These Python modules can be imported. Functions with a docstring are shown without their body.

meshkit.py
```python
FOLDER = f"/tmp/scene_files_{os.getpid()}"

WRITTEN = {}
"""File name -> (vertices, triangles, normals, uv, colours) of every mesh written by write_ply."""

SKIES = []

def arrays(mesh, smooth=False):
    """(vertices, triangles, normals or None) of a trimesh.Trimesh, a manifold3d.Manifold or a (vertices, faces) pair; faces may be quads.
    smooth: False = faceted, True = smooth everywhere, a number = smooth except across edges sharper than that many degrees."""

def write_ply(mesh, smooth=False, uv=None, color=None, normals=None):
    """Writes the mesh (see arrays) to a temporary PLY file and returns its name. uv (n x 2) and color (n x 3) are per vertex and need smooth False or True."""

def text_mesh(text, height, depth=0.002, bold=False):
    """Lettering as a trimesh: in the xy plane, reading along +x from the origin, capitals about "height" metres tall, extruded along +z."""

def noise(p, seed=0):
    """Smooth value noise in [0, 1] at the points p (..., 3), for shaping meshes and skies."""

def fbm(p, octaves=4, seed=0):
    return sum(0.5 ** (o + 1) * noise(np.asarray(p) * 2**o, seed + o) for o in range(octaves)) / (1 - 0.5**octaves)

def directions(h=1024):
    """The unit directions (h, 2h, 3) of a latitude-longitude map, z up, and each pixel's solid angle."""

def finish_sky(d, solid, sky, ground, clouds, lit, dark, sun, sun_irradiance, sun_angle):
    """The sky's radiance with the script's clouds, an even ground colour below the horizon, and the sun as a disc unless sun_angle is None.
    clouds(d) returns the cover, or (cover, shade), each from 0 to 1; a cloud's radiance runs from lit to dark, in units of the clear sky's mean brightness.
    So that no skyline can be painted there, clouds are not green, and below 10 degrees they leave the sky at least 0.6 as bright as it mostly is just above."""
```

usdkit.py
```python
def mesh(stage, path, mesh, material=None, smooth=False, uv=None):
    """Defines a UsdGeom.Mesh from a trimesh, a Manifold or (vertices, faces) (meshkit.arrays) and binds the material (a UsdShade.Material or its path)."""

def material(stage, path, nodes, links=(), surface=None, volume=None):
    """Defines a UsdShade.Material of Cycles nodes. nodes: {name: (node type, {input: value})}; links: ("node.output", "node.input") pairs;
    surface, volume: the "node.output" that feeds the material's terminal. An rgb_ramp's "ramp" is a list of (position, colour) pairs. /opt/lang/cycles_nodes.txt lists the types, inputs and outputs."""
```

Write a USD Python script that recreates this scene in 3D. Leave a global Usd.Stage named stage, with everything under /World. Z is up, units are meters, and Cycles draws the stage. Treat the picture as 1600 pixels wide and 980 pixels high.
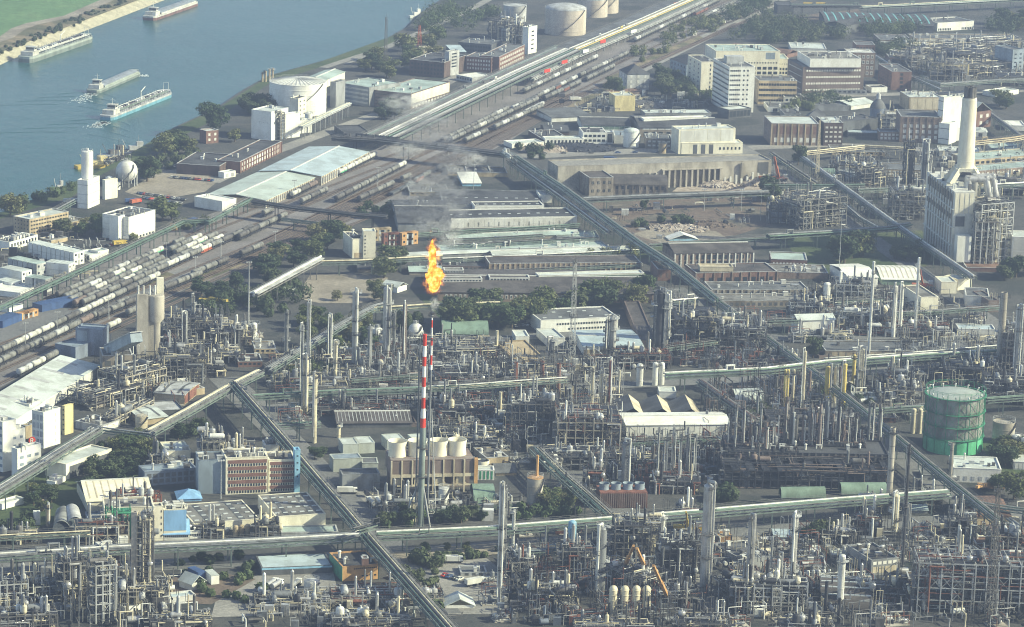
import math,random
import numpy as np
import usdkit,meshkit
from pxr import Usd,UsdGeom,UsdLux,UsdShade,Gf,Sdf,Vt

stage = Usd.Stage.CreateInMemory()
UsdGeom.SetStageUpAxis(stage,'Z'); UsdGeom.SetStageMetersPerUnit(stage,1.0)
UsdGeom.Xform.Define(stage,'/World'); UsdGeom.Scope.Define(stage,'/World/Looks')
rnd = random.Random(7)

# ---------------------------------------------------------------- camera
FPX,PITCH,ROLL = 5000.0,math.atan(1190 / 5000.0),math.radians(1.7)
EYE = np.array([0.0,-1213.0,301.7])
_F = np.array([0,math.cos(PITCH),-math.sin(PITCH)])
_U0 = np.array([0,math.sin(PITCH),math.cos(PITCH)]); _R0 = np.array([1.0,0,0])
_R = _R0 * math.cos(ROLL) + _U0 * math.sin(ROLL); _U = _U0 * math.cos(ROLL) - _R0 * math.sin(ROLL)
cam = UsdGeom.Camera.Define(stage,'/World/camera')
cam.AddTransformOp().Set(Gf.Matrix4d(*_R,0,*_U,0,*(-_F),0,*EYE,1))
cam.CreateFocalLengthAttr(50.0); cam.CreateHorizontalApertureAttr(16.0); cam.CreateVerticalApertureAttr(16.0 * 980 / 1600)
cam.CreateClippingRangeAttr(Gf.Vec2f(10,20000))
cam.CreateExposureAttr(0.74)

# ---------------------------------------------------------------- sun and sky
SUN_AZ,SUN_EL = math.radians(-9.0),math.radians(31.0)
SDIR = np.array([math.cos(SUN_AZ) * math.cos(SUN_EL),math.sin(SUN_AZ) * math.cos(SUN_EL),math.sin(SUN_EL)])
sky_mat = usdkit.material(stage,'/World/Looks/sky',{
 's': ('sky_texture',{'sky_type': 'single_scattering','sun_disc': False,'sun_elevation': SUN_EL,
        'sun_rotation': math.atan2(SDIR[0],SDIR[1]),'air_density': 1.0,'aerosol_density': 1.5,'altitude': 100.0}),
 'b': ('background_shader',{'strength': 0.10})},[('s.color','b.color')],surface='b.background')
dome = UsdLux.DomeLight.Define(stage,'/World/sky')
UsdShade.MaterialBindingAPI.Apply(dome.GetPrim()).Bind(sky_mat)
dome.GetPrim().SetCustomDataByKey('kind','structure')
sun = UsdLux.DistantLight.Define(stage,'/World/sun')
sun.CreateNormalizeAttr(True); sun.CreateIntensityAttr(1.25); sun.CreateAngleAttr(0.5); sun.CreateColorAttr(Gf.Vec3f(1.0,0.985,0.70))
_x = np.cross([0,0,1.0],SDIR); _x /= np.linalg.norm(_x); _y = np.cross(SDIR,_x)
sun.AddTransformOp().Set(Gf.Matrix4d(*_x,0,*_y,0,*SDIR,0,0,0,0,1))

# ---------------------------------------------------------------- pixel of the photograph (1600 x 980) -> point of the ground
def G(px,py,z=0.0):
 d = _F + (px - 800) / FPX * _R - (py - 490) / FPX * _U
 return EYE + d * ((z - EYE[2]) / d[2])
def S(px,py,z=0.0):
 return FPX / np.dot(G(px,py,z) - EYE,_F)
def HT(px,yb,yt):
 p = G(px,yb)
 up = (490 - yt) / FPX
 # solve for z so that the projected row is yt
 a = p - EYE
 num = up * np.dot(a,_F) - np.dot(a,_U); den = _U[2] - up * _F[2]
 return num / den

# ---------------------------------------------------------------- materials
LOOKS = {}
def rgb(h): return tuple((int(h[i:i + 2],16) / 255.0) ** 2.2 for i in (0,2,4))
PAL = {
 'white': ((.72,.72,.65),.5,0,.10,.25),'cream': ((.72,.68,.53),.6,0,.12,.25),'offwhite': ((.58,.58,.53),.6,0,.14,.2),
 'lightgrey': ((.42,.43,.42),.6,0,.3,.2),'grey': ((.26,.27,.27),.7,0,.3,.2),'darkgrey': ((.10,.105,.11),.8,0,.35,.15),
 'bluegrey': ((.24,.29,.33),.6,0,.25,.2),'greenroof': ((.36,.44,.40),.6,0,.25,.1),'paleroof': ((.52,.56,.52),.55,0,.22,.12),
 'tarroof': ((.07,.072,.078),.85,0,.45,.1),'greyroof': ((.125,.13,.132),.8,0,.4,.1),'brownroof': ((.09,.08,.075),.8,0,.4,.12),'rustroof': ((.20,.12,.085),.8,0,.4,.12),
 'gravelroof': ((.19,.185,.17),.9,0,.45,.12),'brick': ((.185,.108,.085),.85,0,.3,.3),'palebrick': ((.245,.185,.145),.85,0,.3,.3),'darkbrick': ((.10,.07,.06),.85,0,.35,.3),'tanwall': ((.42,.34,.22),.8,0,.3,.2),
 'concrete': ((.40,.37,.31),.85,0,.35,.15),'oldconcrete': ((.27,.235,.19),.9,0,.5,.2),'yellow': ((.55,.40,.08),.6,0,.25,.3),'orange': ((.50,.29,.12),.6,0,.25,.3),'paleyellow': ((.62,.53,.27),.6,0,.2,.3),
 'green': ((.05,.24,.13),.5,0,.3,.3),'palegreen': ((.19,.27,.205),.6,0,.25,.2),'brightgreen': ((.10,.42,.22),.5,0,.2,.3),'blue': ((.045,.085,.20),.5,0,.2,.3),'lightblue': ((.22,.40,.62),.5,0,.15,.3),'skyblue': ((.25,.46,.60),.5,0,.2,.3),
 'red': ((.55,.055,.03),.5,0,.2,.3),'rust': ((.20,.085,.06),.8,0,.4,.6),'orangered': ((.42,.12,.06),.6,0,.2,.3),
 'steel': ((.14,.135,.13),.55,.2,.35,.5),'darksteel': ((.045,.047,.056),.6,.2,.35,.5),'framegrey': ((.22,.215,.20),.55,.1,.3,.5),'framecream': ((.36,.33,.26),.6,0,.3,.5),'silver': ((.46,.46,.44),.38,.4,.25,.5),'pipegreen': ((.125,.185,.145),.5,.1,.3,.2),'pipegrey': ((.21,.22,.225),.5,.2,.3,.3),'pipewhite': ((.68,.68,.62),.45,.1,.25,.4),'pipecream': ((.60,.54,.38),.5,0,.25,.4),'pipeyellow': ((.60,.47,.13),.5,0,.2,.3),
 'beige': ((.52,.46,.33),.7,0,.25,.2),'wagongrey': ((.19,.19,.175),.55,0,.45,.4),'wagondark': ((.10,.095,.09),.6,0,.4,.4),'wagonwhite': ((.50,.50,.45),.5,0,.3,.4),'brown': ((.16,.122,.105),.7,0,.25,.4),
 'rail': ((.22,.17,.14),.5,.5,.3,.2),'bark': ((.10,.075,.05),.9,0,.3,1.0),'black': ((.025,.025,.027),.7,0,.3,.3),'sleeper': ((.085,.075,.07),.9,0,.3,.5),
}
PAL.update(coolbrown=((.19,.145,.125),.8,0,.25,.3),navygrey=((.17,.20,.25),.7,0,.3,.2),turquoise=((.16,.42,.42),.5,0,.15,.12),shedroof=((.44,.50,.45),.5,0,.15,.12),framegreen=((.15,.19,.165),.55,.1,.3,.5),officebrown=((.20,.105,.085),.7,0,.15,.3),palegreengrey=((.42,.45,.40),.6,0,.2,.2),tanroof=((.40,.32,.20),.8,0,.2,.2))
def mat(key):
 if key in LOOKS: return LOOKS[key]
 c,rough,metal,dirt,sc = PAL[key]
 c = np.array(c); d = c * (1 - dirt) * np.array([.97,.95,.92]); d2 = c * (1 - dirt * 1.9)
 m = usdkit.material(stage,'/World/Looks/' + key,{
  'g': ('geometry',{}),'mp': ('mapping',{'scale': (1,1,.35)}),
  'n': ('noise_texture',{'scale': sc,'detail': 7.0,'roughness': .68}),
  'r': ('rgb_ramp',{'ramp': [(0.0,tuple(d2)),(.42,tuple(d)),(.56,tuple(c)),(1.0,tuple(np.minimum(c * 1.08,.95)))]}),
  'p': ('principled_bsdf',{'roughness': rough,'metallic': metal,'specular_ior_level': .35})},
  [('g.position','mp.vector'),('mp.vector','n.vector'),('n.fac','r.fac'),('r.color','p.base_color')],surface='p.BSDF')
 LOOKS[key] = m
 return m
def ground_mat(key,stops,scale,fine=1.2,bump=0.0,detail=9.0):
 nodes = {'g': ('geometry',{}),'n': ('noise_texture',{'scale': scale,'detail': detail,'roughness': .66}),'n2': ('noise_texture',{'scale': fine,'detail': 4.0,'roughness': .7}),
    'r': ('rgb_ramp',{'ramp': stops}),'r2': ('rgb_ramp',{'ramp': [(.25,(.62,.62,.62)),(.75,(1.25,1.25,1.25))]}),
    'm': ('mix',{'mix_type': 'multiply','fac': 1.0}),'p': ('principled_bsdf',{'roughness': .92,'specular_ior_level': .2})}
 LOOKS[key] = usdkit.material(stage,'/World/Looks/' + key,nodes,[('g.position','n.vector'),('g.position','n2.vector'),('n.fac','r.fac'),('n2.fac','r2.fac'),
  ('r.color','m.color1'),('r2.color','m.color2'),('m.color','p.base_color')],surface='p.BSDF')
ground_mat('ground',[(.30,(.034,.046,.034)),(.42,(.046,.050,.048)),(.50,(.085,.083,.078)),(.60,(.054,.058,.058)),(.70,(.15,.138,.116))],.018,.6)
ground_mat('ballast',[(.3,(.12,.118,.105)),(.45,(.175,.162,.155)),(.58,(.215,.198,.19)),(.72,(.27,.25,.235))],.03,1.0)
ground_mat('asphalt',[(.3,(.12,.122,.12)),(.55,(.17,.17,.166)),(.72,(.23,.225,.215))],.03,.8)
ground_mat('lightroad',[(.3,(.19,.18,.165)),(.55,(.26,.25,.225)),(.72,(.33,.31,.28))],.04,.8)
ground_mat('sand',[(.3,(.16,.14,.105)),(.48,(.25,.22,.175)),(.7,(.34,.305,.25))],.05,.6)
ground_mat('earth',[(.3,(.085,.066,.054)),(.48,(.155,.118,.094)),(.6,(.10,.095,.075)),(.72,(.24,.19,.15))],.05,.5)
ground_mat('grass',[(.3,(.035,.055,.025)),(.5,(.06,.085,.038)),(.7,(.11,.115,.06))],.04,.7)
ground_mat('field',[(.3,(.085,.155,.065)),(.5,(.11,.20,.085)),(.7,(.15,.225,.10))],.012,.2)
ground_mat('rough_grass',[(.3,(.06,.075,.035)),(.48,(.13,.12,.07)),(.6,(.25,.20,.13)),(.7,(.10,.105,.055))],.05,.5)
ground_mat('riprap',[(.3,(.27,.25,.18)),(.5,(.40,.37,.26)),(.7,(.5,.46,.34))],.2,1.0)
ground_mat('rubble',[(.3,(.19,.15,.12)),(.5,(.34,.29,.24)),(.7,(.48,.43,.37))],.3,1.4)
LOOKS['water'] = usdkit.material(stage,'/World/Looks/water',{
 'g': ('geometry',{}),'mp': ('mapping',{'scale': (1.0,.55,1.0),'rotation': (0,0,.9)}),
 'n': ('noise_texture',{'scale': .16,'detail': 5.0,'roughness': .6}),'n3': ('noise_texture',{'scale': .006,'detail': 4.0,'roughness': .55,'distortion': .6}),
 'r': ('rgb_ramp',{'ramp': [(.3,(.004,.044,.036)),(.5,(.008,.058,.050)),(.7,(.024,.074,.068))]}),
 'b': ('bump',{'strength': .55,'distance': .9}),'p': ('principled_bsdf',{'roughness': .22,'ior': 1.33})},
 [('g.position','mp.vector'),('mp.vector','n.vector'),('g.position','n3.vector'),('n3.fac','r.fac'),('r.color','p.base_color'),('n.fac','b.height'),('b.normal','p.normal')],surface='p.BSDF')
LOOKS['glass'] = usdkit.material(stage,'/World/Looks/glass',{'p': ('principled_bsdf',{'base_color': (.03,.036,.042),'roughness': .12,'ior': 1.5})},surface='p.BSDF')
LOOKS['rooflight'] = usdkit.material(stage,'/World/Looks/rooflight',{'p': ('principled_bsdf',{'base_color': (.50,.53,.51),'roughness': .35})},surface='p.BSDF')
def leaf_mat(key,a,b,c):
 LOOKS[key] = usdkit.material(stage,'/World/Looks/' + key,{
  'o': ('object_info',{}),'g': ('geometry',{}),'n': ('noise_texture',{'scale': .35,'detail': 4.0}),'ma': ('math',{'math_type': 'add'}),'mb': ('math',{'math_type': 'multiply','value2': .5}),
  'r': ('rgb_ramp',{'ramp': [(.2,a),(.5,b),(.8,c)]}),
  'd': ('principled_bsdf',{'roughness': .75,'specular_ior_level': .2}),'t': ('translucent_bsdf',{}),'x': ('mix_closure',{'fac': .2})},
  [('o.random','ma.value1'),('g.position','n.vector'),('n.fac','ma.value2'),('ma.value','mb.value1'),('mb.value','r.fac'),('r.color','d.base_color'),('r.color','t.color'),('d.BSDF','x.closure1'),('t.BSDF','x.closure2')],surface='x.closure')
leaf_mat('leaf',(.034,.060,.028),(.078,.108,.046),(.165,.168,.07))
leaf_mat('leaf_light',(.075,.095,.036),(.125,.14,.058),(.19,.18,.09))
leaf_mat('leaf_dark',(.036,.056,.028),(.062,.085,.042),(.098,.112,.054))

def setmat(prim,key): UsdShade.MaterialBindingAPI.Apply(prim).Bind(LOOKS[key] if key in LOOKS else mat(key))

# ---------------------------------------------------------------- mesh builder: vertices are shared only where a surface is round
_BX = np.array([[0,0,0],[1,0,0],[1,1,0],[0,1,0],[0,0,1],[1,0,1],[1,1,1],[0,1,1]],float)
_BQ = np.array([[0,3,2,1],[4,5,6,7],[0,1,5,4],[1,2,6,5],[2,3,7,6],[3,0,4,7]])
_BV = _BX[_BQ].reshape(-1,3)
_BF = np.array([[4 * i,4 * i + 1,4 * i + 2] for i in range(6)] + [[4 * i,4 * i + 2,4 * i + 3] for i in range(6)])
class MB:
 def __init__(s): s.v,s.f,s.n = [],[],0
 def add(s,v,f):
  s.v.append(np.asarray(v,float)); s.f.append(np.asarray(f,int) + s.n); s.n += len(v); return s
 def box(s,x0,y0,z0,x1,y1,z1):
  return s.add(_BV * [x1 - x0,y1 - y0,z1 - z0] + [x0,y0,z0],_BF)
 def bar(s,p,q,w,h=None):
  p,q = np.asarray(p,float),np.asarray(q,float); h = h or w
  t = q - p; L = np.linalg.norm(t)
  if L < 1e-6: return s
  t /= L
  a = np.cross(t,[0,0,1.0] if abs(t[2]) < .95 else [1.0,0,0]); a /= np.linalg.norm(a); b = np.cross(a,t)
  o = (_BV - [0,.5,.5])
  return s.add(p + o[:,:1] * t * L + o[:,1:2] * a * w + o[:,2:] * b * h,_BF)
 def cyl(s,p,q,r,n=8,r1=None,cap=True):
  p,q = np.asarray(p,float),np.asarray(q,float); r1 = r if r1 is None else r1
  t = q - p; L = np.linalg.norm(t)
  if L < 1e-6: return s
  t /= L
  a = np.cross(t,[0,0,1.0] if abs(t[2]) < .95 else [1.0,0,0]); a /= np.linalg.norm(a); b = np.cross(t,a)
  an = np.arange(n) * 2 * np.pi / n
  ring = np.cos(an)[:,None] * a + np.sin(an)[:,None] * b
  i = np.arange(n); j = (i + 1) % n
  s.add(np.vstack([p + ring * r,q + ring * r1]),np.vstack([np.stack([i,j,j + n],1),np.stack([i,j + n,i + n],1)]))
  if cap:
   for c,rr,flip in ((p,r,True),(q,r1,False)):
    if rr > 1e-3:
     k = np.arange(1,n - 1); f = np.stack([0 * k,k,k + 1],1)
     s.add(c + ring * rr,f[:,::-1] if flip else f)
  return s
 def rev(s,prof,n=24,c=(0,0,0),a0=0,a1=2 * np.pi):
  prof = np.asarray(prof,float); full = abs(a1 - a0 - 2 * np.pi) < 1e-6
  an = a0 + (a1 - a0) * np.arange(n if full else n + 1) / n; m = len(prof); k = len(an)
  v = np.stack([prof[:,None,0] * np.cos(an),prof[:,None,0] * np.sin(an),np.broadcast_to(prof[:,None,1],(m,k))],-1).reshape(-1,3) + np.asarray(c,float)
  i,j = np.meshgrid(np.arange(m - 1),np.arange(n),indexing='ij'); j2 = (j + 1) % k
  A,B_,C_,D_ = i * k + j,i * k + j2,(i + 1) * k + j2,(i + 1) * k + j
  return s.add(v,np.vstack([np.stack([A,B_,C_],-1).reshape(-1,3),np.stack([A,C_,D_],-1).reshape(-1,3)]))
 def tube(s,pts,r,n=6):
  for a,b in zip(pts[:-1],pts[1:]):
   a,b = np.asarray(a,float),np.asarray(b,float); L = np.linalg.norm(b - a)
   if L > 1e-6: d = (b - a) / L * r * .8; s.cyl(a - d,b + d,r,n)
  return s
 def quad(s,a,b,c,d): return s.add([a,b,c,d],[[0,1,2],[0,2,3]])
 def prism(s,poly,z0,z1):
  poly = np.asarray(poly,float); n = len(poly)
  top = np.column_stack([poly,np.full(n,z1)]); bot = np.column_stack([poly,np.full(n,z0)])
  k = np.arange(1,n - 1); f = np.stack([0 * k,k,k + 1],1)
  s.add(top,f); s.add(bot,f[:,::-1])
  for i in range(n):
   j = (i + 1) % n; s.quad(bot[i],bot[j],top[j],top[i])
  return s
 def sphere(s,c,r,n=10,sq=(1,1,1)):
  th = np.linspace(-np.pi / 2,np.pi / 2,n // 2 + 2)
  m = MB(); m.rev(np.stack([np.cos(th) * r,np.sin(th) * r],1),n)
  return s.add(m.v[0] * np.asarray(sq) + np.asarray(c,float),m.f[0])
 def move(s,R=None,t=(0,0,0)):
  s.v = [(x if R is None else x @ np.asarray(R).T) + np.asarray(t,float) for x in s.v]; return s

NAMES = {}
def numbered(parent,name):
 k = (parent,name); c = NAMES.get(k,0); NAMES[k] = c + 1
 return f'{parent}/{name}' + (f'_{c:03d}' if c else '')
def obj(name,m,material,parent='/World',label=None,kind=None):
 """One Mesh prim."""
 parent = parent if isinstance(parent,str) else str(parent.GetPath())
 v = np.vstack(m.v); f = np.vstack(m.f)
 nn = np.zeros_like(v); fn = np.cross(v[f[:,1]] - v[f[:,0]],v[f[:,2]] - v[f[:,0]])
 for k in range(3): np.add.at(nn,f[:,k],fn)
 L = np.linalg.norm(nn,axis=1,keepdims=True); nn = np.where(L > 1e-12,nn / np.maximum(L,1e-12),[0,0,1.0])
 p = UsdGeom.Mesh.Define(stage,numbered(parent,name))
 p.CreatePointsAttr(Vt.Vec3fArray.FromNumpy(v.astype(np.float32)))
 p.CreateFaceVertexCountsAttr(Vt.IntArray.FromNumpy(np.full(len(f),3,np.int32)))
 p.CreateFaceVertexIndicesAttr(Vt.IntArray.FromNumpy(f.astype(np.int32).ravel()))
 p.CreateSubdivisionSchemeAttr('none')
 p.CreateNormalsAttr(Vt.Vec3fArray.FromNumpy(nn.astype(np.float32))); p.SetNormalsInterpolation('vertex')
 pr = p.GetPrim(); setmat(pr,material)
 if label: pr.SetCustomDataByKey('label',label)
 if kind: pr.SetCustomDataByKey('kind',kind)
 return pr
def tag(o,label,cat,group=None,kind=None):
 o.SetCustomDataByKey('label',label); o.SetCustomDataByKey('category',cat)
 if group: o.SetCustomDataByKey('group',group)
 if kind: o.SetCustomDataByKey('kind',kind)
 return o
def place(x,loc,rz=0.0,sc=None):
 x.AddTranslateOp().Set(Gf.Vec3d(*map(float,loc))); x.AddRotateZOp().Set(math.degrees(rz))
 if sc is not None: x.AddScaleOp().Set(Gf.Vec3f(*map(float,(sc if np.ndim(sc) else (sc,sc,sc)))))
def thing(name,label,cat,loc,rz=0.0,group=None):
 x = UsdGeom.Xform.Define(stage,numbered('/World',name)); place(x,loc,rz)
 return tag(x.GetPrim(),label,cat,group)
PROTO = {}
def proto(key):
 if key in PROTO: return None
 PROTO[key] = stage.CreateClassPrim('/World/kind_' + key)
 PROTO[key].SetTypeName('Xform')
 return PROTO[key]
def copy(key,name,label,cat,loc,rz=0.0,sc=None,group=None):
 x = UsdGeom.Xform.Define(stage,numbered('/World',name)); p = x.GetPrim()
 p.GetReferences().AddInternalReference(PROTO[key].GetPath()); p.SetInstanceable(True)
 place(x,loc,rz,sc)
 return tag(p,label,cat,group)
def struct(name,m,material,kind='structure'):
 o = obj(name,m,material); o.SetCustomDataByKey('kind',kind); return o
def rot2(a): return np.array([[math.cos(a),-math.sin(a)],[math.sin(a),math.cos(a)]])
# ---------------------------------------------------------------- builders of whole things
from shapely.geometry import Polygon,LineString
import trimesh
def tri(poly,z):
 v,f = trimesh.creation.triangulate_polygon(poly,engine='earcut')
 v = np.column_stack([v,np.full(len(v),z)])
 m = MB(); f = np.asarray(f)
 a = np.cross(v[f[:,1]] - v[f[:,0]],v[f[:,2]] - v[f[:,0]])[:,2] < 0
 f[a] = f[a][:,::-1]
 return m.add(v,f)
def patch(name,px,z,material,zg=0.0,kind='structure'):
 p = Polygon([G(x,y,zg)[:2] for x,y in px]).buffer(0)
 return struct(name,tri(p,z),material,kind)
ROADS = []
def on_road(x,y):
 from shapely.geometry import Point
 return any(l.contains(Point(x,y)) for l in ROADS)
def strip(name,px,width,z,material,kind='structure'):
 if name == 'road': ROADS.append(LineString([G(x,y)[:2] for x,y in px]).buffer(width / 2 + 1.5,cap_style='flat'))
 l = LineString([G(x,y)[:2] for x,y in px]).buffer(width / 2,cap_style='flat',join_style='mitre')
 return struct(name,tri(l,z),material,kind)

def frame_of(P0,P1,P2,z):
 p0,p1,p2 = (G(*p,z) for p in (P0,P1,P2))
 u,e = p1 - p0,p2 - p0; a = math.atan2(u[1],u[0]); d = (math.atan2(e[1],e[0]) - math.pi / 2 - a + math.pi) % (2 * math.pi) - math.pi
 if abs(d) < .55 and P2[0] < P0[0] and abs(P1[1] - P0[1]) < .2 * abs(P1[0] - P0[0]):
  wu,wv = (abs(P1[0] - P0[0]) / 5) ** 2 + 1,(5 * (P0[1] - P2[1])) ** 2; a += d * wv / (wu + wv)
 u1 = np.array([math.cos(a),math.sin(a),0]); v = np.array([-u1[1],u1[0],0])
 return p0,a,abs(np.dot(u,u1)),max(abs(np.dot(e,v)),1.0)

def facepts(face,W,D,a,z,off):
 """point of a wall: a along it from its left end as seen from outside"""
 return {'f': (a,-off,z),'r': (W + off,a,z),'b': (W - a,D + off,z),'l': (-off,D - a,z)}[face]
def wallbox(m,face,W,D,a0,a1,z0,z1,t0,t1):
 if face == 'f': m.box(a0,-t1,z0,a1,-t0,z1)
 elif face == 'b': m.box(W - a1,D + t0,z0,W - a0,D + t1,z1)
 elif face == 'r': m.box(W + t0,a0,z0,W + t1,a1,z1)
 else: m.box(-t1,D - a1,z0,-t0,D - a0,z1)

WNAME = {'glass': 'window','rooflight': 'window'}
def windows(t,W,D,h,specs):
 """specs: (face, rows, cols, z0, z1, wfrac, hfrac, material[, x0, x1[, name]]) with z and x as fractions of the wall"""
 for sp in specs:
  face,rows,cols,z0,z1,wf,hf,material = sp[:8]
  x0,x1 = sp[8:10] if len(sp) >= 10 else (0.03,.97)
  name = sp[10] if len(sp) > 10 else WNAME.get(material,'panel')
  L = W if face in 'fb' else D
  rh = (z1 - z0) * h / rows; cw = (x1 - x0) * L / cols
  for i in range(rows):
   for j in range(cols):
    zc = z0 * h + (i + .5) * rh; ac = x0 * L + (j + .5) * cw
    m = MB(); wallbox(m,face,W,D,ac - cw * wf / 2,ac + cw * wf / 2,zc - rh * hf / 2,zc + rh * hf / 2,-.02,.07)
    obj(name,m,material,t)

def roof_clutter(t,W,D,z,n,r,mats=('lightgrey','offwhite','steel','pipewhite')):
 for _ in range(n):
  x,y = r.uniform(.08,.9) * W,r.uniform(.12,.85) * D
  k = r.random(); mk = r.choice(mats); m = MB()
  if k < .45:
   a,b,c = r.uniform(.8,2.2),r.uniform(.8,2.0),r.uniform(.7,1.6)
   m.box(x - a / 2,y - b / 2,z,x + a / 2,y + b / 2,z + c); m.box(x - a / 2 - .1,y - b / 2 - .1,z + c,x + a / 2 + .1,y + b / 2 + .1,z + c + .12)
   obj('air_unit',m,mk,t)
  elif k < .8:
   q = r.uniform(.2,.5); hh = r.uniform(.8,2.2); m.cyl((x,y,z),(x,y,z + hh),q,8); m.cyl((x,y,z + hh),(x,y,z + hh + .35),q * 1.6,8,r1=q * .5)
   obj('vent',m,mk,t)
  else:
   m.tube([(x,y,z),(x,y,z + 1.2),(x + 1.6,y,z + 1.2),(x + 1.6,y,z)],.25,6); obj('duct',m,mk,t)

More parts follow.
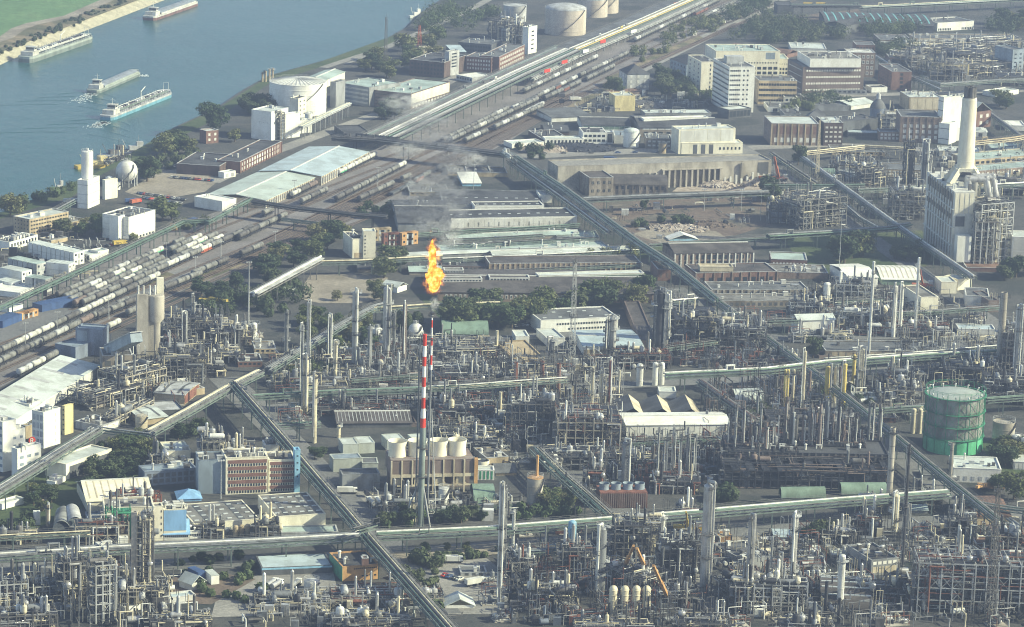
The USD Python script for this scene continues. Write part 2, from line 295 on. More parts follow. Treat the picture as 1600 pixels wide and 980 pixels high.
def B(name,label,cat,P0,P1,P2,hp,wall='offwhite',roof='greyroof',kind='flat',rh=2.0,win=(),clutter=0,lights=0,pil=0,pilm=None,strips=0,seed=1,group=None,z0=0.0,par=.32,over=.35,base=None,h=None):
 """A building. P0, P1 front roof corners, P2 a back roof corner in the photograph; hp: the pixels from P0 down to the foot."""
 if h is None: h = HT(P0[0] - .03 * hp,P0[1] + hp,P0[1])
 p0,a,W,D = frame_of(P0,P1,P2,h + z0)
 t = thing(name,label,cat,(p0[0],p0[1],z0),a,group); r = random.Random(seed * 31 + len(label))
 w = MB(); T = .35
 wh = h if kind == 'flat' else h - .02
 w.box(0,0,0,W,T,wh); w.box(0,D - T,0,W,D,wh); w.box(0,T,0,T,D - T,wh); w.box(W - T,T,0,W,D - T,wh)
 R = MB(); slope = None
 if kind == 'flat':
  R.box(T,T,h - par - .3,W - T,D - T,h - par)
  cp = MB()
  for q in ((-.08,-.08,W + .08,T + .05),(-.08,D - T - .05,W + .08,D + .08)): cp.box(q[0],q[1],h,q[2],q[3],h + .12)
  for q in ((-.08,T + .05,T + .05,D - T - .05),(W - T - .05,T + .05,W + .08,D - T - .05)): cp.box(q[0],q[1],h,q[2],q[3],h + .12)
  obj('coping',cp,'lightgrey' if wall in ('brick','darkbrick','palebrick','oldconcrete','tanwall') else wall,t); zr = h - par
 elif kind == 'gx':
  zr = h
  for (y0,y1,za,zb) in ((-over,D / 2,h - over * rh / D * 2,h + rh),(D / 2,D + over,h + rh,h - over * rh / D * 2)):
   R.quad((-over,y0,za),(W + over,y0,za),(W + over,y1,zb),(-over,y1,zb)); R.quad((-over,y1,zb - .2),(W + over,y1,zb - .2),(W + over,y0,za - .2),(-over,y0,za - .2))
   R.quad((-over,y0,za - .2),(-over,y0,za),(-over,y1,zb),(-over,y1,zb - .2)); R.quad((W + over,y0,za),(W + over,y0,za - .2),(W + over,y1,zb - .2),(W + over,y1,zb))
  R.quad((-over,-over,h - over * rh / D * 2 - .2),(W + over,-over,h - over * rh / D * 2 - .2),(W + over,-over,h - over * rh / D * 2),(-over,-over,h - over * rh / D * 2))
  for x in (0.0,W): w.add([(x,0,h),(x,D,h),(x,D / 2,h + rh - .1)],[[0,1,2],[0,2,1]])
  if W > 18: q = MB(); q.box(-over,D / 2 - .4,h + rh - .1,W + over,D / 2 + .4,h + rh + .18); obj('ridge_cap',q,'offwhite',t)
  slope = lambda x,y: h + rh * (1 - abs(y - D / 2) / (D / 2))
 elif kind == 'gy':
  zr = h
  for (x0,x1,za,zb) in ((-over,W / 2,h - over * rh / W * 2,h + rh),(W / 2,W + over,h + rh,h - over * rh / W * 2)):
   R.quad((x0,-over,za),(x1,-over,zb),(x1,D + over,zb),(x0,D + over,za)); R.quad((x0,D + over,za - .2),(x1,D + over,zb - .2),(x1,-over,zb - .2),(x0,-over,za - .2))
   R.quad((x0,-over,za - .2),(x1,-over,zb - .2),(x1,-over,zb),(x0,-over,za)); R.quad((x0,D + over,za),(x1,D + over,zb),(x1,D + over,zb - .2),(x0,D + over,za - .2))
  for y in (0.0,D): w.add([(0,y,h),(W,y,h),(W / 2,y,h + rh - .1)],[[0,1,2],[0,2,1]])
  slope = lambda x,y: h + rh * (1 - abs(x - W / 2) / (W / 2))
 elif kind in ('shed','shedx'):
  c = [(-over,-over),(W + over,-over),(W + over,D + over),(-over,D + over)]
  zz = [h,h,h + rh,h + rh] if kind == 'shed' else [h,h + rh,h + rh,h]
  top = [(*q,z + .05) for q,z in zip(c,zz)]; bot = [(*q,z - .2) for q,z in zip(c,zz)]
  R.quad(*top); R.quad(*bot[::-1])
  for i in range(4): j = (i + 1) % 4; R.quad(bot[i],bot[j],top[j],top[i])
  if kind == 'shed':
   w.box(0,D - T,h,W,D,h + rh - .2)
   for x in (0.,W): w.add([(x,0,h),(x,D,h),(x,D,h + rh - .2)],[[0,1,2],[0,2,1]])
  else:
   w.box(W - T,0,h,W,D,h + rh - .2)
   for y in (0.,D): w.add([(0,y,h),(W,y,h),(W,y,h + rh - .2)],[[0,1,2],[0,2,1]])
  slope = (lambda x,y: h + rh * y / D) if kind == 'shed' else (lambda x,y: h + rh * x / W); zr = h
 elif kind in ('vx','vy'):
  n = 12; an = np.linspace(0,np.pi,n + 1); zr = h; span,LL = (D,W) if kind == 'vx' else (W,D)
  q = [(span / 2 - (span / 2 + over) * math.cos(x),h + rh * math.sin(x)) for x in an]
  f = (lambda l,s_,z: (l,s_,z)) if kind == 'vx' else (lambda l,s_,z: (s_,l,z))
  v0 = [f(-over,*x) for x in q]; v1 = [f(LL + over,*x) for x in q]; k = np.arange(n); N = n + 1
  F = np.vstack([np.stack([k,k + N,k + N + 1],1),np.stack([k,k + N + 1,k + 1],1)])
  R.add(np.vstack([v0,v1]),F if kind == 'vx' else F[:,::-1])
  for l in (0.0,LL): w.add([f(l,*x) for x in q],[[0,i,i + 1] for i in range(1,n)] + [[0,i + 1,i] for i in range(1,n)])
  def slope(x,y):
   c = (y - D / 2) / (D / 2 + over) if kind == 'vx' else (x - W / 2) / (W / 2 + over)
   return h + rh * math.sqrt(max(0,1 - c * c))
 elif kind == 'saw':
  n = strips or 3; strips = 0; zr = h; cw = W / n
  R2 = MB()
  for i in range(n):
   x0,x1,xm = i * cw,(i + 1) * cw,(i + .62) * cw
   R.quad((x0,-over,h),(xm,-over,h + rh),(xm,D + over,h + rh),(x0,D + over,h))
   R2.quad((xm,-over,h + rh),(x1,-over,h),(x1,D + over,h),(xm,D + over,h + rh))
   for y in (0.,D): w.add([(x0,y,h),(x1,y,h),(xm,y,h + rh - .05)],[[0,1,2],[0,2,1]])
  obj('roof',R2,base or 'beige',t)
 elif kind == 'hip':
  zr = h; o = over; s = min(W,D) / 2
  A,B_,C_,D_ = (-o,-o,h),(W + o,-o,h),(W + o,D + o,h),(-o,D + o,h)
  e,f = ((s,D / 2,h + rh),(W - s + .01,D / 2,h + rh)) if W >= D else ((W / 2,s,h + rh),(W / 2,D - s + .01,h + rh))
  if W >= D: R.quad(A,B_,f,e); R.add([B_,C_,f],[[0,1,2]]); R.quad(C_,D_,e,f); R.add([D_,A,e],[[0,1,2]])
  else: R.add([A,B_,e],[[0,1,2]]); R.quad(B_,C_,f,e); R.add([C_,D_,f],[[0,1,2]]); R.quad(D_,A,e,f)
  R.quad(D_,C_,B_,A)
 obj('wall',w,wall,t); obj('roof',R,roof,t)
 windows(t,W,D,h,win)
 zz = (lambda x,y: zr) if slope is None else slope
 if lights:
  nx,ny = lights
  for i in range(nx):
   for j in range(ny):
    x,y = (i + .5) / nx * W,(j + .5) / ny * D * .9 + .05 * D; z = zz(x,y)
    m = MB(); m.box(x - .75,y - .3,z - .3,x + .75,y + .3,z + .22); obj('skylight',m,'rooflight',t)
 if strips:
  for i in range(strips):
   x = (i + .5) / strips * W; m = MB(); sw = W / strips * .09; ys = np.linspace(.06 * D,.94 * D,9)
   if kind in ('gx','vx','shed','shedx','flat'):
    for y0,y1 in zip(ys[:-1],ys[1:]):
     if (y0 - D / 2) * (y1 - D / 2) < -1e-6 : continue
     m.quad((x - sw,y0,zz(x - sw,y0) + .06),(x + sw,y0,zz(x + sw,y0) + .06),(x + sw,y1,zz(x + sw,y1) + .06),(x - sw,y1,zz(x - sw,y1) + .06))
    obj('roof_strip',m,base or 'greyroof',t)
 for i in range(pil and pil + 1):
  m = MB(); x = i / pil * W; m.box(x - .3,-.3,0,x + .3,.02,h - .1); obj('pilaster',m,pilm or wall,t)
 if clutter: roof_clutter(t,W,D,zz(W / 2,D * .3) if kind != 'flat' else zr,clutter,r) if kind == 'flat' else [None for _ in range(clutter) if not _vent(t,W,D,zz,r)]
 return t
def _vent(t,W,D,zz,r):
 x,y = r.uniform(.08,.92) * W,r.uniform(.1,.9) * D; z = zz(x,y); m = MB(); q = r.uniform(.25,.5)
 m.cyl((x,y,z - .4),(x,y,z + 1.0),q,8); m.cyl((x,y,z + 1.0),(x,y,z + 1.4),q * 1.6,8,r1=.1); obj('vent',m,'lightgrey',t)

def ladder(m,x,y,z0,z1,out):
 ox,oy = out; px,py = -oy,ox
 for s_ in (-.25,.25): m.bar((x + px * s_,y + py * s_,z0),(x + px * s_,y + py * s_,z1),.07)
 for z in np.arange(z0,z1,.9): m.bar((x - px * .25,y - py * .25,z),(x + px * .25,y + py * .25,z),.05)
def rail_ring(m,r,z,n=24,c=(0,0),hgt=1.1,w=.07,a0=0,a1=2 * np.pi):
 an = a0 + (a1 - a0) * np.arange(n + 1) / n
 P = [(c[0] + r * math.cos(a),c[1] + r * math.sin(a)) for a in an]
 for a,b in zip(P[:-1],P[1:]):
  m.bar((*a,z + hgt),(*b,z + hgt),w); m.bar((*a,z + hgt * .5),(*b,z + hgt * .5),w * .8); m.bar((*a,z),(*a,z + hgt),w)

def TK(label,x,yb,yt,wpx,shell='offwhite',roof=None,top='cone',rise=.18,bands=3,stair=True,name='storage_tank',cat='tank',group=None,rail=True,n=40):
 """A standing tank: foot centre at (x, yb) minus its front bulge, upper rim centre at row yt."""
 base = G(x,yb); R = wpx / S(x,yb) / 2; H = HT(x,yb,yt)
 t = thing(name,label,cat,base,0,group); m = MB(); m.rev([(R,0),(R,H),(R - .1,H + .02)],n); obj('shell',m,shell,t)
 m = MB(); rr = R * rise
 if top == 'cone': m.rev([(R + .12,H - .05),(R + .12,H + .1),(R * .5,H + rr * .55),(.02,H + rr)],n)
 elif top == 'dome': m.rev([(R + .1,H - .05)] + [(R * math.cos(q),H + rr * 2 * math.sin(q)) for q in np.linspace(.05,np.pi / 2 - .01,7)],n)
 elif top == 'flat': m.rev([(R - .05,H - .6),(.02,H - .4)],n)
 obj('roof',m,roof or shell,t)
 for i in range(bands):
  m = MB(); z = H * (i + 1) / (bands + 1); m.rev([(R + .01,z - .12),(R + .12,z - .1),(R + .12,z + .1),(R + .01,z + .12)],n); obj('band',m,shell,t)
 if rail: m = MB(); rail_ring(m,R + .05,H + .05,min(n,28)); obj('railing',m,'lightgrey',t)
 if stair:
  m = MB(); an = np.linspace(-1.9,-.5,14); zs = np.linspace(.3,H,14)
  for (a,z),(b,z2) in zip(list(zip(an,zs))[:-1],list(zip(an,zs))[1:]):
   p = [((R + .5) * math.cos(a),(R + .5) * math.sin(a),z)]; q = [((R + .5) * math.cos(b),(R + .5) * math.sin(b),z2)]
   m.bar(p[0],q[0],.7,.15); m.bar((p[0][0] * 1.02,p[0][1] * 1.02,z + 1),(q[0][0] * 1.02,q[0][1] * 1.02,z2 + 1),.07)
  obj('stair',m,'steel',t)
 return t,R,H

def platform(t,R,z,a0,a1,mt='steel',wd=1.1):
 m = MB(); m.rev([(R,z),(R + wd,z),(R + wd,z + .12),(R,z + .12)],10,a0=a0,a1=a1); rail_ring(m,R + wd - .05,z + .1,8,a0=a0,a1=a1,w=.08); obj('platform',m,mt,t)

def C(label,x,yb,yt,wpx,shell='silver',plats=4,pipe=1,kind='column',name='distillation_column',cat='column',group=None,seed=0,cap='dome',pm='pipewhite',z0=0.0,taper=1.0,lad=True,base=None,bandm=None):
 """A slim standing column with its platforms, ladder and overhead pipe."""
 b = G(x,yb,z0); R = wpx / S(x,yb) / 2; H = HT(x,yb,yt); r = random.Random(seed * 7 + int(x) * 3 + int(yt))
 t = thing(name,label,cat,b,r.uniform(-.3,.3),group); m = MB(); R1 = R * taper
 zs = r.uniform(.55,.75) * H
 if cap == 'dome': prof = [(R,0),(R1,H - R1 * .6)] + [(R1 * math.cos(q),H - R1 * .6 + R1 * .6 * math.sin(q)) for q in np.linspace(.15,1.5,5)] + [(.01,H)]
 else: prof = [(R,0),(R1,H),(R1 * .8,H),(R1 * .78,H - 1.0),(.01,H - 1.0)]
 m.rev(prof,18); obj('shell',m,shell,t)
 if base: m = MB(); m.cyl((0,0,0),(0,0,H * .1),R * 1.25,14,r1=R * 1.1); obj('skirt',m,base,t)
 m = MB()
 for k in range(max(2,int(H / 4))):
  z = (k + .5) * H / max(2,int(H / 4)); RR = R + (R1 - R) * z / H; m.rev([(RR + .01,z - .07),(RR + .09,z - .06),(RR + .09,z + .06),(RR + .01,z + .07)],16)
 if not name.endswith('chimney') or bandm: obj('flange',m,bandm or shell,t)
 for k in range(plats):
  z = H * (1 - (k + .15) / max(plats,1) * .85); a0 = r.uniform(-3,1.5); platform(t,R + (R1 - R) * z / H,z,a0,a0 + r.uniform(2.4,4.2),r.choice(['steel','lightgrey','darksteel']),max(.8,min(1.2,R)))
 if lad and H > 8:
  m = MB(); a = r.uniform(-2.3,-.8); ladder(m,(R + .35) * math.cos(a),(R + .35) * math.sin(a),.5,H,(math.cos(a),math.sin(a))); obj('ladder',m,'lightgrey',t)
 for k in range(pipe):
  a = r.uniform(-2.6,-.2); q = r.uniform(.14,.3) * min(1.3,R + .3); ca,sa = math.cos(a),math.sin(a); ro = R + q + .35; zt = H + r.uniform(.3,1.0) if cap == 'dome' else H * .9
  pts = [(0,0,H - .2),(0,0,zt + q),(ro * ca,ro * sa,zt + q),(ro * ca,ro * sa,r.uniform(1,.25 * H))] if cap == 'dome' else [(R * ca,R * sa,zt),(ro * ca,ro * sa,zt),(ro * ca,ro * sa,1)]
  m = MB(); m.tube(pts,q,8); obj('pipe',m,pm,t)
 return t,R,H

def SPH(label,x,yc,wpx,yb,shell='offwhite',group=None):
 """A ball tank on legs: centre of the ball at (x, yc), foot row yb."""
 b = G(x,yb); R = wpx / S(x,yb) / 2; zc = HT(x,yb,yc)
 t = thing('spherical_tank',label,'tank',b,0,group); m = MB(); m.sphere((0,0,zc),R,28); obj('shell',m,shell,t)
 for k in range(10):
  a = k * 2 * np.pi / 10; m = MB(); m.cyl((R * .97 * math.cos(a),R * .97 * math.sin(a),0),(R * .97 * math.cos(a),R * .97 * math.sin(a),zc),.22,8); obj('leg',m,'lightgrey',t)
 m = MB(); rail_ring(m,R * .35,zc + R * .94,12); m.cyl((0,0,zc + R - .1),(0,0,zc + R + 1),.4,8); obj('railing',m,'lightgrey',t)
 m = MB()
 for q in np.linspace(-.6,.6,3): m.rev([((R + .02) * math.cos(q - .01),zc + (R + .02) * math.sin(q - .01)),((R + .07) * math.cos(q),zc + (R + .07) * math.sin(q)),((R + .02) * math.cos(q + .01),zc + (R + .02) * math.sin(q + .01))],28)
 obj('seam',m,shell,t)
 m = MB(); an = np.linspace(-2.2,-.6,12); zs = np.linspace(.2,zc + R * .7,12)
 P = [(max(.4 * R,math.sqrt(max(0,R * R - max(0,z - zc) ** 2)) + .6) * math.cos(a),max(.4 * R,math.sqrt(max(0,R * R - max(0,z - zc) ** 2)) + .6) * math.sin(a),z) for a,z in zip(an,zs)]
 for a,b_ in zip(P[:-1],P[1:]): m.bar(a,b_,.7,.15)
 obj('stair',m,'steel',t)
 return t

PIPES = ['pipegreen','pipegrey','pipegreen','steel','silver','pipegreen','darksteel','pipegreen','pipegrey','framegreen','pipecream']
def PB(label,pts,z,width,n=8,cols=None,r0=.16,r1=.42,name='pipe_bridge',cat='pipe bridge',two=True,truss=True,seed=0,step=14.0,group=None,walk=True,post='framegreen',cover=None):
 """An elevated pipe bridge along pixels of its deck: trestles, girders, pipes lying side by side, a walkway."""
 P = [G(x,y,z) for x,y in pts]; c = P[0]; r = random.Random(seed * 13 + int(pts[0][0]))
 t = thing(name,label,cat,(c[0],c[1],0),0,group); cols = cols or PIPES
 Q = [np.array([p[0] - c[0],p[1] - c[1]]) for p in P]
 dirs = [(b - a) / np.linalg.norm(b - a) for a,b in zip(Q[:-1],Q[1:])]
 nor = [np.array([-d[1],d[0]]) for d in dirs]
 mit = [nor[0]] + [(a + b) / (1 + np.dot(a,b)) for a,b in zip(nor[:-1],nor[1:])] + [nor[-1]]
 line = lambda o,zz: [(*(q + m_ * o),zz) for q,m_ in zip(Q,mit)]
 hw = width * .5 * (.72 if width < 15 else 1)
 for o in (-hw,hw):
  m = MB(); L = line(o,z - .3); L2 = line(o,z - (1.3 if two else 1.0))
  for a,b in zip(L[:-1],L[1:]): m.bar(a,b,.28,.4)
  if truss:
   for a,b in zip(L2[:-1],L2[1:]): m.bar(a,b,.25,.3)
   for (a,b),(a2,b2) in zip(zip(L[:-1],L[1:]),zip(L2[:-1],L2[1:])):
    a,b,a2,b2 = map(np.array,(a,b,a2,b2)); k = max(1,int(np.linalg.norm(b - a) / 4))
    for i in range(k):
     s0,s1 = i / k,(i + 1) / k; e = (i % 2)
     m.bar((a if e else a2) * (1 - s0) + (b if e else b2) * s0,(a2 if e else a) * (1 - s1) + (b2 if e else b) * s1,.14)
  obj('girder',m,post,t)
 for (a,b,d,nn) in zip(Q[:-1],Q[1:],dirs,nor):
  L = np.linalg.norm(b - a); k = max(1,round(L / step))
  for i in range(k):
   q = a + d * (i + .5) * L / k; m = MB()
   for s_ in (-1,1): e = q + nn * s_ * (hw - .2); m.bar((*e,0),(*e,z - .1),.38)
   e0,e1 = q - nn * hw,q + nn * hw
   for zz in ([z - .5,z - 1.5] if two else [z - .5]): m.bar((*e0,zz),(*e1,zz),.3)
   obj('trestle',m,post,t)
 if cover: m = MB(); [m.bar((*a,z + .05),(*b,z + .05),width * .96,.25) for a,b in zip(Q[:-1],Q[1:])]; obj('deck',m,cover,t)
 for lev in range(2 if two else 1):
  o = -hw + .4
  for i in range(n):
   rr = r.uniform(r0,r1); o += rr + r.choice((.05,.15,.4,.9))
   if o + rr > hw - (.9 if walk and lev == 0 else .2): break
   zz = (z + rr + (.18 if cover else 0)) if lev == 0 else z - 1.2 + rr
   m = MB(); L = line(o,zz)
   if lev == 0 and r.random() < .45:
    k = 0; a,b = np.array(L[k]),np.array(L[k + 1]); s_ = r.uniform(.12,.9); d3 = (b - a) / np.linalg.norm(b - a); mid = a + (b - a) * s_
    L = L[:k + 1] + [tuple(mid),tuple(mid + [0,0,1.6]),tuple(mid + d3 * 3 + [0,0,1.6]),tuple(mid + d3 * 3)] + L[k + 1:]
   m.tube(L,rr,7); obj('pipe',m,r.choice(cols),t); o += rr
 if walk:
  m = MB(); L = line(hw - .35,z - .02)
  for a,b in zip(L[:-1],L[1:]): m.bar(a,b,.8,.1)
  for dz in (.55,1.1):
   L3 = line(hw,z + dz)
   for a,b in zip(L3[:-1],L3[1:]): m.bar(a,b,.07)
  for a,b in zip(Q[:-1],Q[1:]):
   k = max(1,int(np.linalg.norm(b - a) / 3))
   for i in range(k): q = a + (b - a) * i / k; m.bar((*q,z),(*q,z + 1.1),.06) if False else m.bar((*(q + nor[0] * hw),z),(*(q + nor[0] * hw),z + 1.1),.06)
  obj('walkway',m,'framegrey',t)
 return t

def pipework(m,W,D,z0,z1,n,r,q0=.07,q1=.2,seg=6):
 for _ in range(n):
  p = np.array([r.uniform(0,W),r.uniform(0,D),r.uniform(z0,z1)]); pts = [p.copy()]; ax = r.randrange(3)
  for _k in range(r.randint(2,4)):
   ax = (ax + r.choice((1,2))) % 3; q = pts[-1].copy(); rng = (W,D,z1 - z0)[ax]; lo = (0,0,z0)[ax]
   q[ax] = min(max(q[ax] + r.uniform(-.5,.5) * rng,lo),lo + rng); pts.append(q)
  m.tube(pts,r.uniform(q0,q1),5)
def vessel(t,r,x,y,z,rr,hh,mk,horiz=None):
 m = MB()
 if horiz is None:
  m.rev([(rr * .35,z - .0),(rr * .9,z + .25 * rr),(rr,z + .5 * rr),(rr,z + hh - .5 * rr),(rr * .8,z + hh - .15 * rr),(.02,z + hh)],12,c=(x,y,0)); m.cyl((x,y,z + hh - .1),(x,y,z + hh + .6),rr * .25,6)
  obj('vessel',m,mk,t)
 else:
  d = np.array([math.cos(horiz),math.sin(horiz),0]); c = np.array([x,y,z + rr + .4])
  m.cyl(c - d * hh / 2,c + d * hh / 2,rr,12,cap=False); m.cyl(c + d * hh / 2,c + d * (hh / 2 + rr * .4),rr,12,r1=rr * .5); m.cyl(c - d * (hh / 2 + rr * .4),c - d * hh / 2,rr * .5,12,r1=rr)
  for s_ in (-.3,.3): e = c + d * hh * s_; m.box(e[0] - .3,e[1] - .3,z,e[0] + .3,e[1] + .3,z + rr + .2)
  obj('drum',m,mk,t)

EQ = ['silver','pipegrey','lightgrey','silver','pipewhite','pipecream','steel','darksteel','pipegrey']
FR = {'lightgrey': 'framegrey','offwhite': 'lightgrey','beige': 'framecream','pipecream': 'framecream'}
def U(label,P0,P1,P2,hp,nx=5,ny=3,nf=3,seed=0,name='process_plant',cat='process plant',ves=8,pw=90,steel='steel',pm=('pipegrey','silver','pipecream'),floor='darksteel',group=None,top=4,brace=.25,eq=None,h=None,q1=.2,roofed=None):
 """An open steel frame full of vessels and pipework. Corners are those of its top deck."""
 if h is None: h = HT(P0[0] - .03 * hp,P0[1] + hp,P0[1])
 p0,a,W,D = frame_of(P0,P1,P2,h); r = random.Random(seed * 101 + int(P0[0]))
 t = thing(name,label,cat,(p0[0],p0[1],0),a,group); m = MB(); eq = eq or EQ; steel = FR.get(steel,steel); floor = 'framegrey' if floor == 'lightgrey' else floor
 X = np.linspace(0,W,nx + 1); Y = np.linspace(0,D,ny + 1); Z = np.linspace(0,h,nf + 1)[1:]
 for x in X:
  for y in Y: m.bar((x,y,0),(x,y,h + (1.2 if r.random() < .3 else 0)),.34)
 for z in Z:
  for x in X: m.bar((x,0,z),(x,D,z),.22,.32)
  for y in Y: m.bar((0,y,z),(W,y,z),.22,.32)
 zp = 0
 for z in Z:
  for i in range(nx):
   for y in (0,D):
    if r.random() < brace: m.bar((X[i],y,zp),(X[i + 1],y,z),.14); m.bar((X[i + 1],y,zp),(X[i],y,z),.14)
  zp = z
 obj('frame',m,steel,t)
 for z in Z:
  m = MB()
  for i in range(nx):
   for j in range(ny):
    if r.random() < .5: m.box(X[i] + .06,Y[j] + .06,z - .02,X[i + 1] - .06,Y[j + 1] - .06,z + .08)
  for (a_,b_) in (((0,0),(W,0)),((0,0),(0,D)),((W,0),(W,D))):
   for dz in (.55,1.1): m.bar((*a_,z + dz),(*b_,z + dz),.07)
  if m.n: obj('floor',m,floor,t)
 for k in range(max(2,nx // 3)):
  bx,by,bh = min(W * .9,W / nx * r.uniform(.7,1.7)),D * r.uniform(.4,.85),h * r.uniform(.35,.85); x,y = r.uniform(0,W - bx),r.uniform(.1,max(.2,D - by)); m = MB(); m.box(x,y,.1,x + bx,y + by,bh); m.box(x - .1,y - .1,bh * .5,x + bx + .1,y + by + .1,bh * .5 + .25); m.box(x - .12,y - .12,bh,x + bx + .12,y + by + .12,bh + .2); obj('casing',m,r.choice(['darksteel','steel','navygrey','oldconcrete','grey','coolbrown','darksteel']),t)
 zs = [0.0] + list(Z)
 for k in range(ves):
  i = r.randrange(len(zs)); z = zs[i] + .1; rr = r.uniform(.5,1.25) * min(1,D / 7 + .4); fh = h / nf
  x,y = r.uniform(.05,.95) * W,r.uniform(.05,.8) * D
  if r.random() < .6: vessel(t,r,x,y,z,rr,r.uniform(.7,1.4) * fh if i < len(zs) - 1 else r.uniform(1.5,3.5),r.choice(eq))
  else: vessel(t,r,x,y,z,rr * .85,r.uniform(2.5,5.5),r.choice(eq),r.choice((0,math.pi / 2)))
 for q in range(3):
  m = MB(); pipework(m,W,D,.4,h + 1.2,max(2,pw // 3),r,.07,q1); obj('pipework',m,pm[q % len(pm)],t,kind='stuff')
 for k in range(6):
  x,y = r.uniform(0,W),r.choice((r.uniform(-.4,.3),r.uniform(0,D))); rr = r.uniform(.16,.38); z1 = r.uniform(.5,1.0) * h
  m = MB(); m.tube([(x,y,.3),(x,y,z1),(min(max(x + r.uniform(-6,6),0),W),y,z1),(min(max(x + r.uniform(-6,6),0),W),r.uniform(0,D),z1 + .5)],rr,7); obj('pipe',m,r.choice(pm),t)
 for k in range(top):
  x,y = r.uniform(.1,.9) * W,r.uniform(.1,.9) * D; rr = r.uniform(.2,.55); hh = r.uniform(2,7); m = MB(); m.cyl((x,y,h),(x,y,h + hh),rr,9); m.cyl((x,y,h + hh),(x,y,h + hh + rr),rr,9,r1=rr * .3); obj('vent_stack',m,r.choice(eq),t)
 if roofed:
  m = MB(); m.box(-.3,-.3,h + 1.4,W + .3,D + .3,h + 1.6); obj('roof',m,roofed,t)
 m = MB(); zp = 0; x = -1.3
 for k,z in enumerate(Z):
  y0,y1 = (0.3,min(D,4.3)) if k % 2 == 0 else (min(D,4.3),.3)
  m.bar((x,y0,zp),(x,y1,z),.9,.15); m.bar((x - .45,y0,zp + 1),(x - .45,y1,z + 1),.07); m.box(x - .5,min(y1,y0 + .1) - .6,z - .05,x + .9,min(y1,y0 + .1) + .6,z + .05); zp = z
 obj('stair',m,'framegrey',t)
 return t,W,D,h
# ---------------------------------------------------------------- the ground, the river, the rail yard
BANK = [(-900,420),(-400,380),(0,332),(60,315),(112,296),(150,268),(190,250),(240,228),(270,200),(340,168),(380,140),(420,118),(500,96),(560,78),(600,62),(640,40),(660,18),(700,-8),(800,-62),(1000,-170),(1200,-260),(1500,-400)]
land = [G(x,y)[:2] for x,y in BANK] + [(7000,7500),(7000,-1500),(-1500,-1500)]
gm = tri(Polygon(land).buffer(0),0.0)
q = [G(x,y) for x,y in BANK]
for a,b in zip(q[:-1],q[1:]):
 d = np.array([-(b - a)[1],(b - a)[0],0]); d = d / np.linalg.norm(d) * 7
 gm.quad(a,b,b + d + [0,0,-5],a + d + [0,0,-5])
struct('ground',gm,'ground')
struct('river',MB().quad((-7000,-1500,-3.2),(7500,-1500,-3.2),(7500,9000,-3.2),(-7000,9000,-3.2)),'water')
FAR = [(-700,440),(-300,235),(0,91),(120,45),(240,-1),(330,-36),(600,-140),(900,-250),(1300,-400)]
far = [G(x,y,-3)[:2] for x,y in FAR]
fm = tri(Polygon(far + [(7000,12000),(-7000,12000),(-7000,0)]).buffer(0),0.6)
struct('far_bank_meadow',fm,'rough_grass')
rm = MB(); q = [np.array([*p,.62]) for p in far]
for a,b in zip(q[:-1],q[1:]):
 d = np.array([(b - a)[1],-(b - a)[0],0]); d = d / np.linalg.norm(d)
 rm.quad(a + d * 9 + [0,0,-4.4],b + d * 9 + [0,0,-4.4],b + d * -2,a + d * -2)
struct('far_bank_riprap',rm,'riprap')
patch('far_field',[(-300,190),(-20,72),(28,46),(100,30),(176,-2),(230,-22),(500,-130),(300,-300),(-600,-300)],.66,'field')
strip('far_bank_path',[(-100,96),(10,60),(28,47),(50,39),(110,27),(178,-3),(260,-36)],9,.7,'sand')
patch('embankment_strip',[(0,342),(112,308),(160,272),(240,236),(300,205),(345,182),(425,128),(505,104),(600,74),(640,56),(620,54),(500,97),(420,119),(340,170),(270,202),(150,270),(0,333)],.03,'grass')
patch('rail_ballast',[(-120,565),(0,487),(150,414),(280,352),(390,312),(470,282),(590,232),(650,200),(800,132),(1000,47),(1095,0),(1200,-52),(1330,-52),(1265,-12),(1150,32),(1100,60),(1000,100),(945,128),(880,166),(800,218),(710,268),(640,318),(560,345),(470,378),(400,412),(290,452),(210,490),(110,545),(0,606),(-120,668)],.04,'ballast')
patch('asphalt_yard',[(-60,520),(0,490),(70,462),(130,470),(230,445),(250,430),(300,415),(260,455),(150,500),(60,530),(-60,590)],.08,'asphalt')
patch('sandy_lot',[(484,430),(545,428),(606,434),(600,466),(560,474),(500,474),(462,466)],.05,'sand')
patch('demolition_ground',[(925,318),(980,306),(1180,298),(1262,300),(1240,340),(1150,368),(1000,384),(950,352)],.05,'earth')
patch('sandy_lot',[(985,366),(1045,352),(1120,362),(1145,378),(1040,382)],.09,'sand')
patch('rubble_ground',[(1060,292),(1200,286),(1240,290),(1200,299),(1050,300)],.09,'rubble')
patch('gravel_lot',[(195,300),(250,268),(300,262),(345,280),(320,300),(240,314)],.05,'sand')
patch('gravel_lot',[(508,775),(556,758),(612,772),(660,800),(655,812),(560,808),(530,796)],.05,'lightroad')
patch('gravel_lot',[(604,866),(690,856),(775,849),(785,866),(640,882)],.2,'sand')
patch('rail_ballast',[(1222,52),(1240,26),(1340,14),(1350,24),(1300,46),(1240,66)],.05,'earth')
patch('gravel_lot',[(650,884),(760,872),(800,905),(790,960),(700,960)],.05,'lightroad')
patch('gravel_lot',[(400,900),(520,890),(530,935),(470,960),(330,965),(340,925)],.05,'lightroad')
patch('gravel_lot',[(245,905),(340,895),(400,905),(330,945),(250,940)],.08,'earth')
patch('sandy_lot',[(1080,820),(1180,815),(1210,850),(1150,862),(1080,850)],.05,'sand')
patch('lawn',[(1225,372),(1440,360),(1480,395),(1440,420),(1260,430)],.05,'grass')
patch('lawn',[(0,770),(60,735),(130,750),(190,700),(230,690),(220,740),(120,800),(0,850)],.05,'grass')
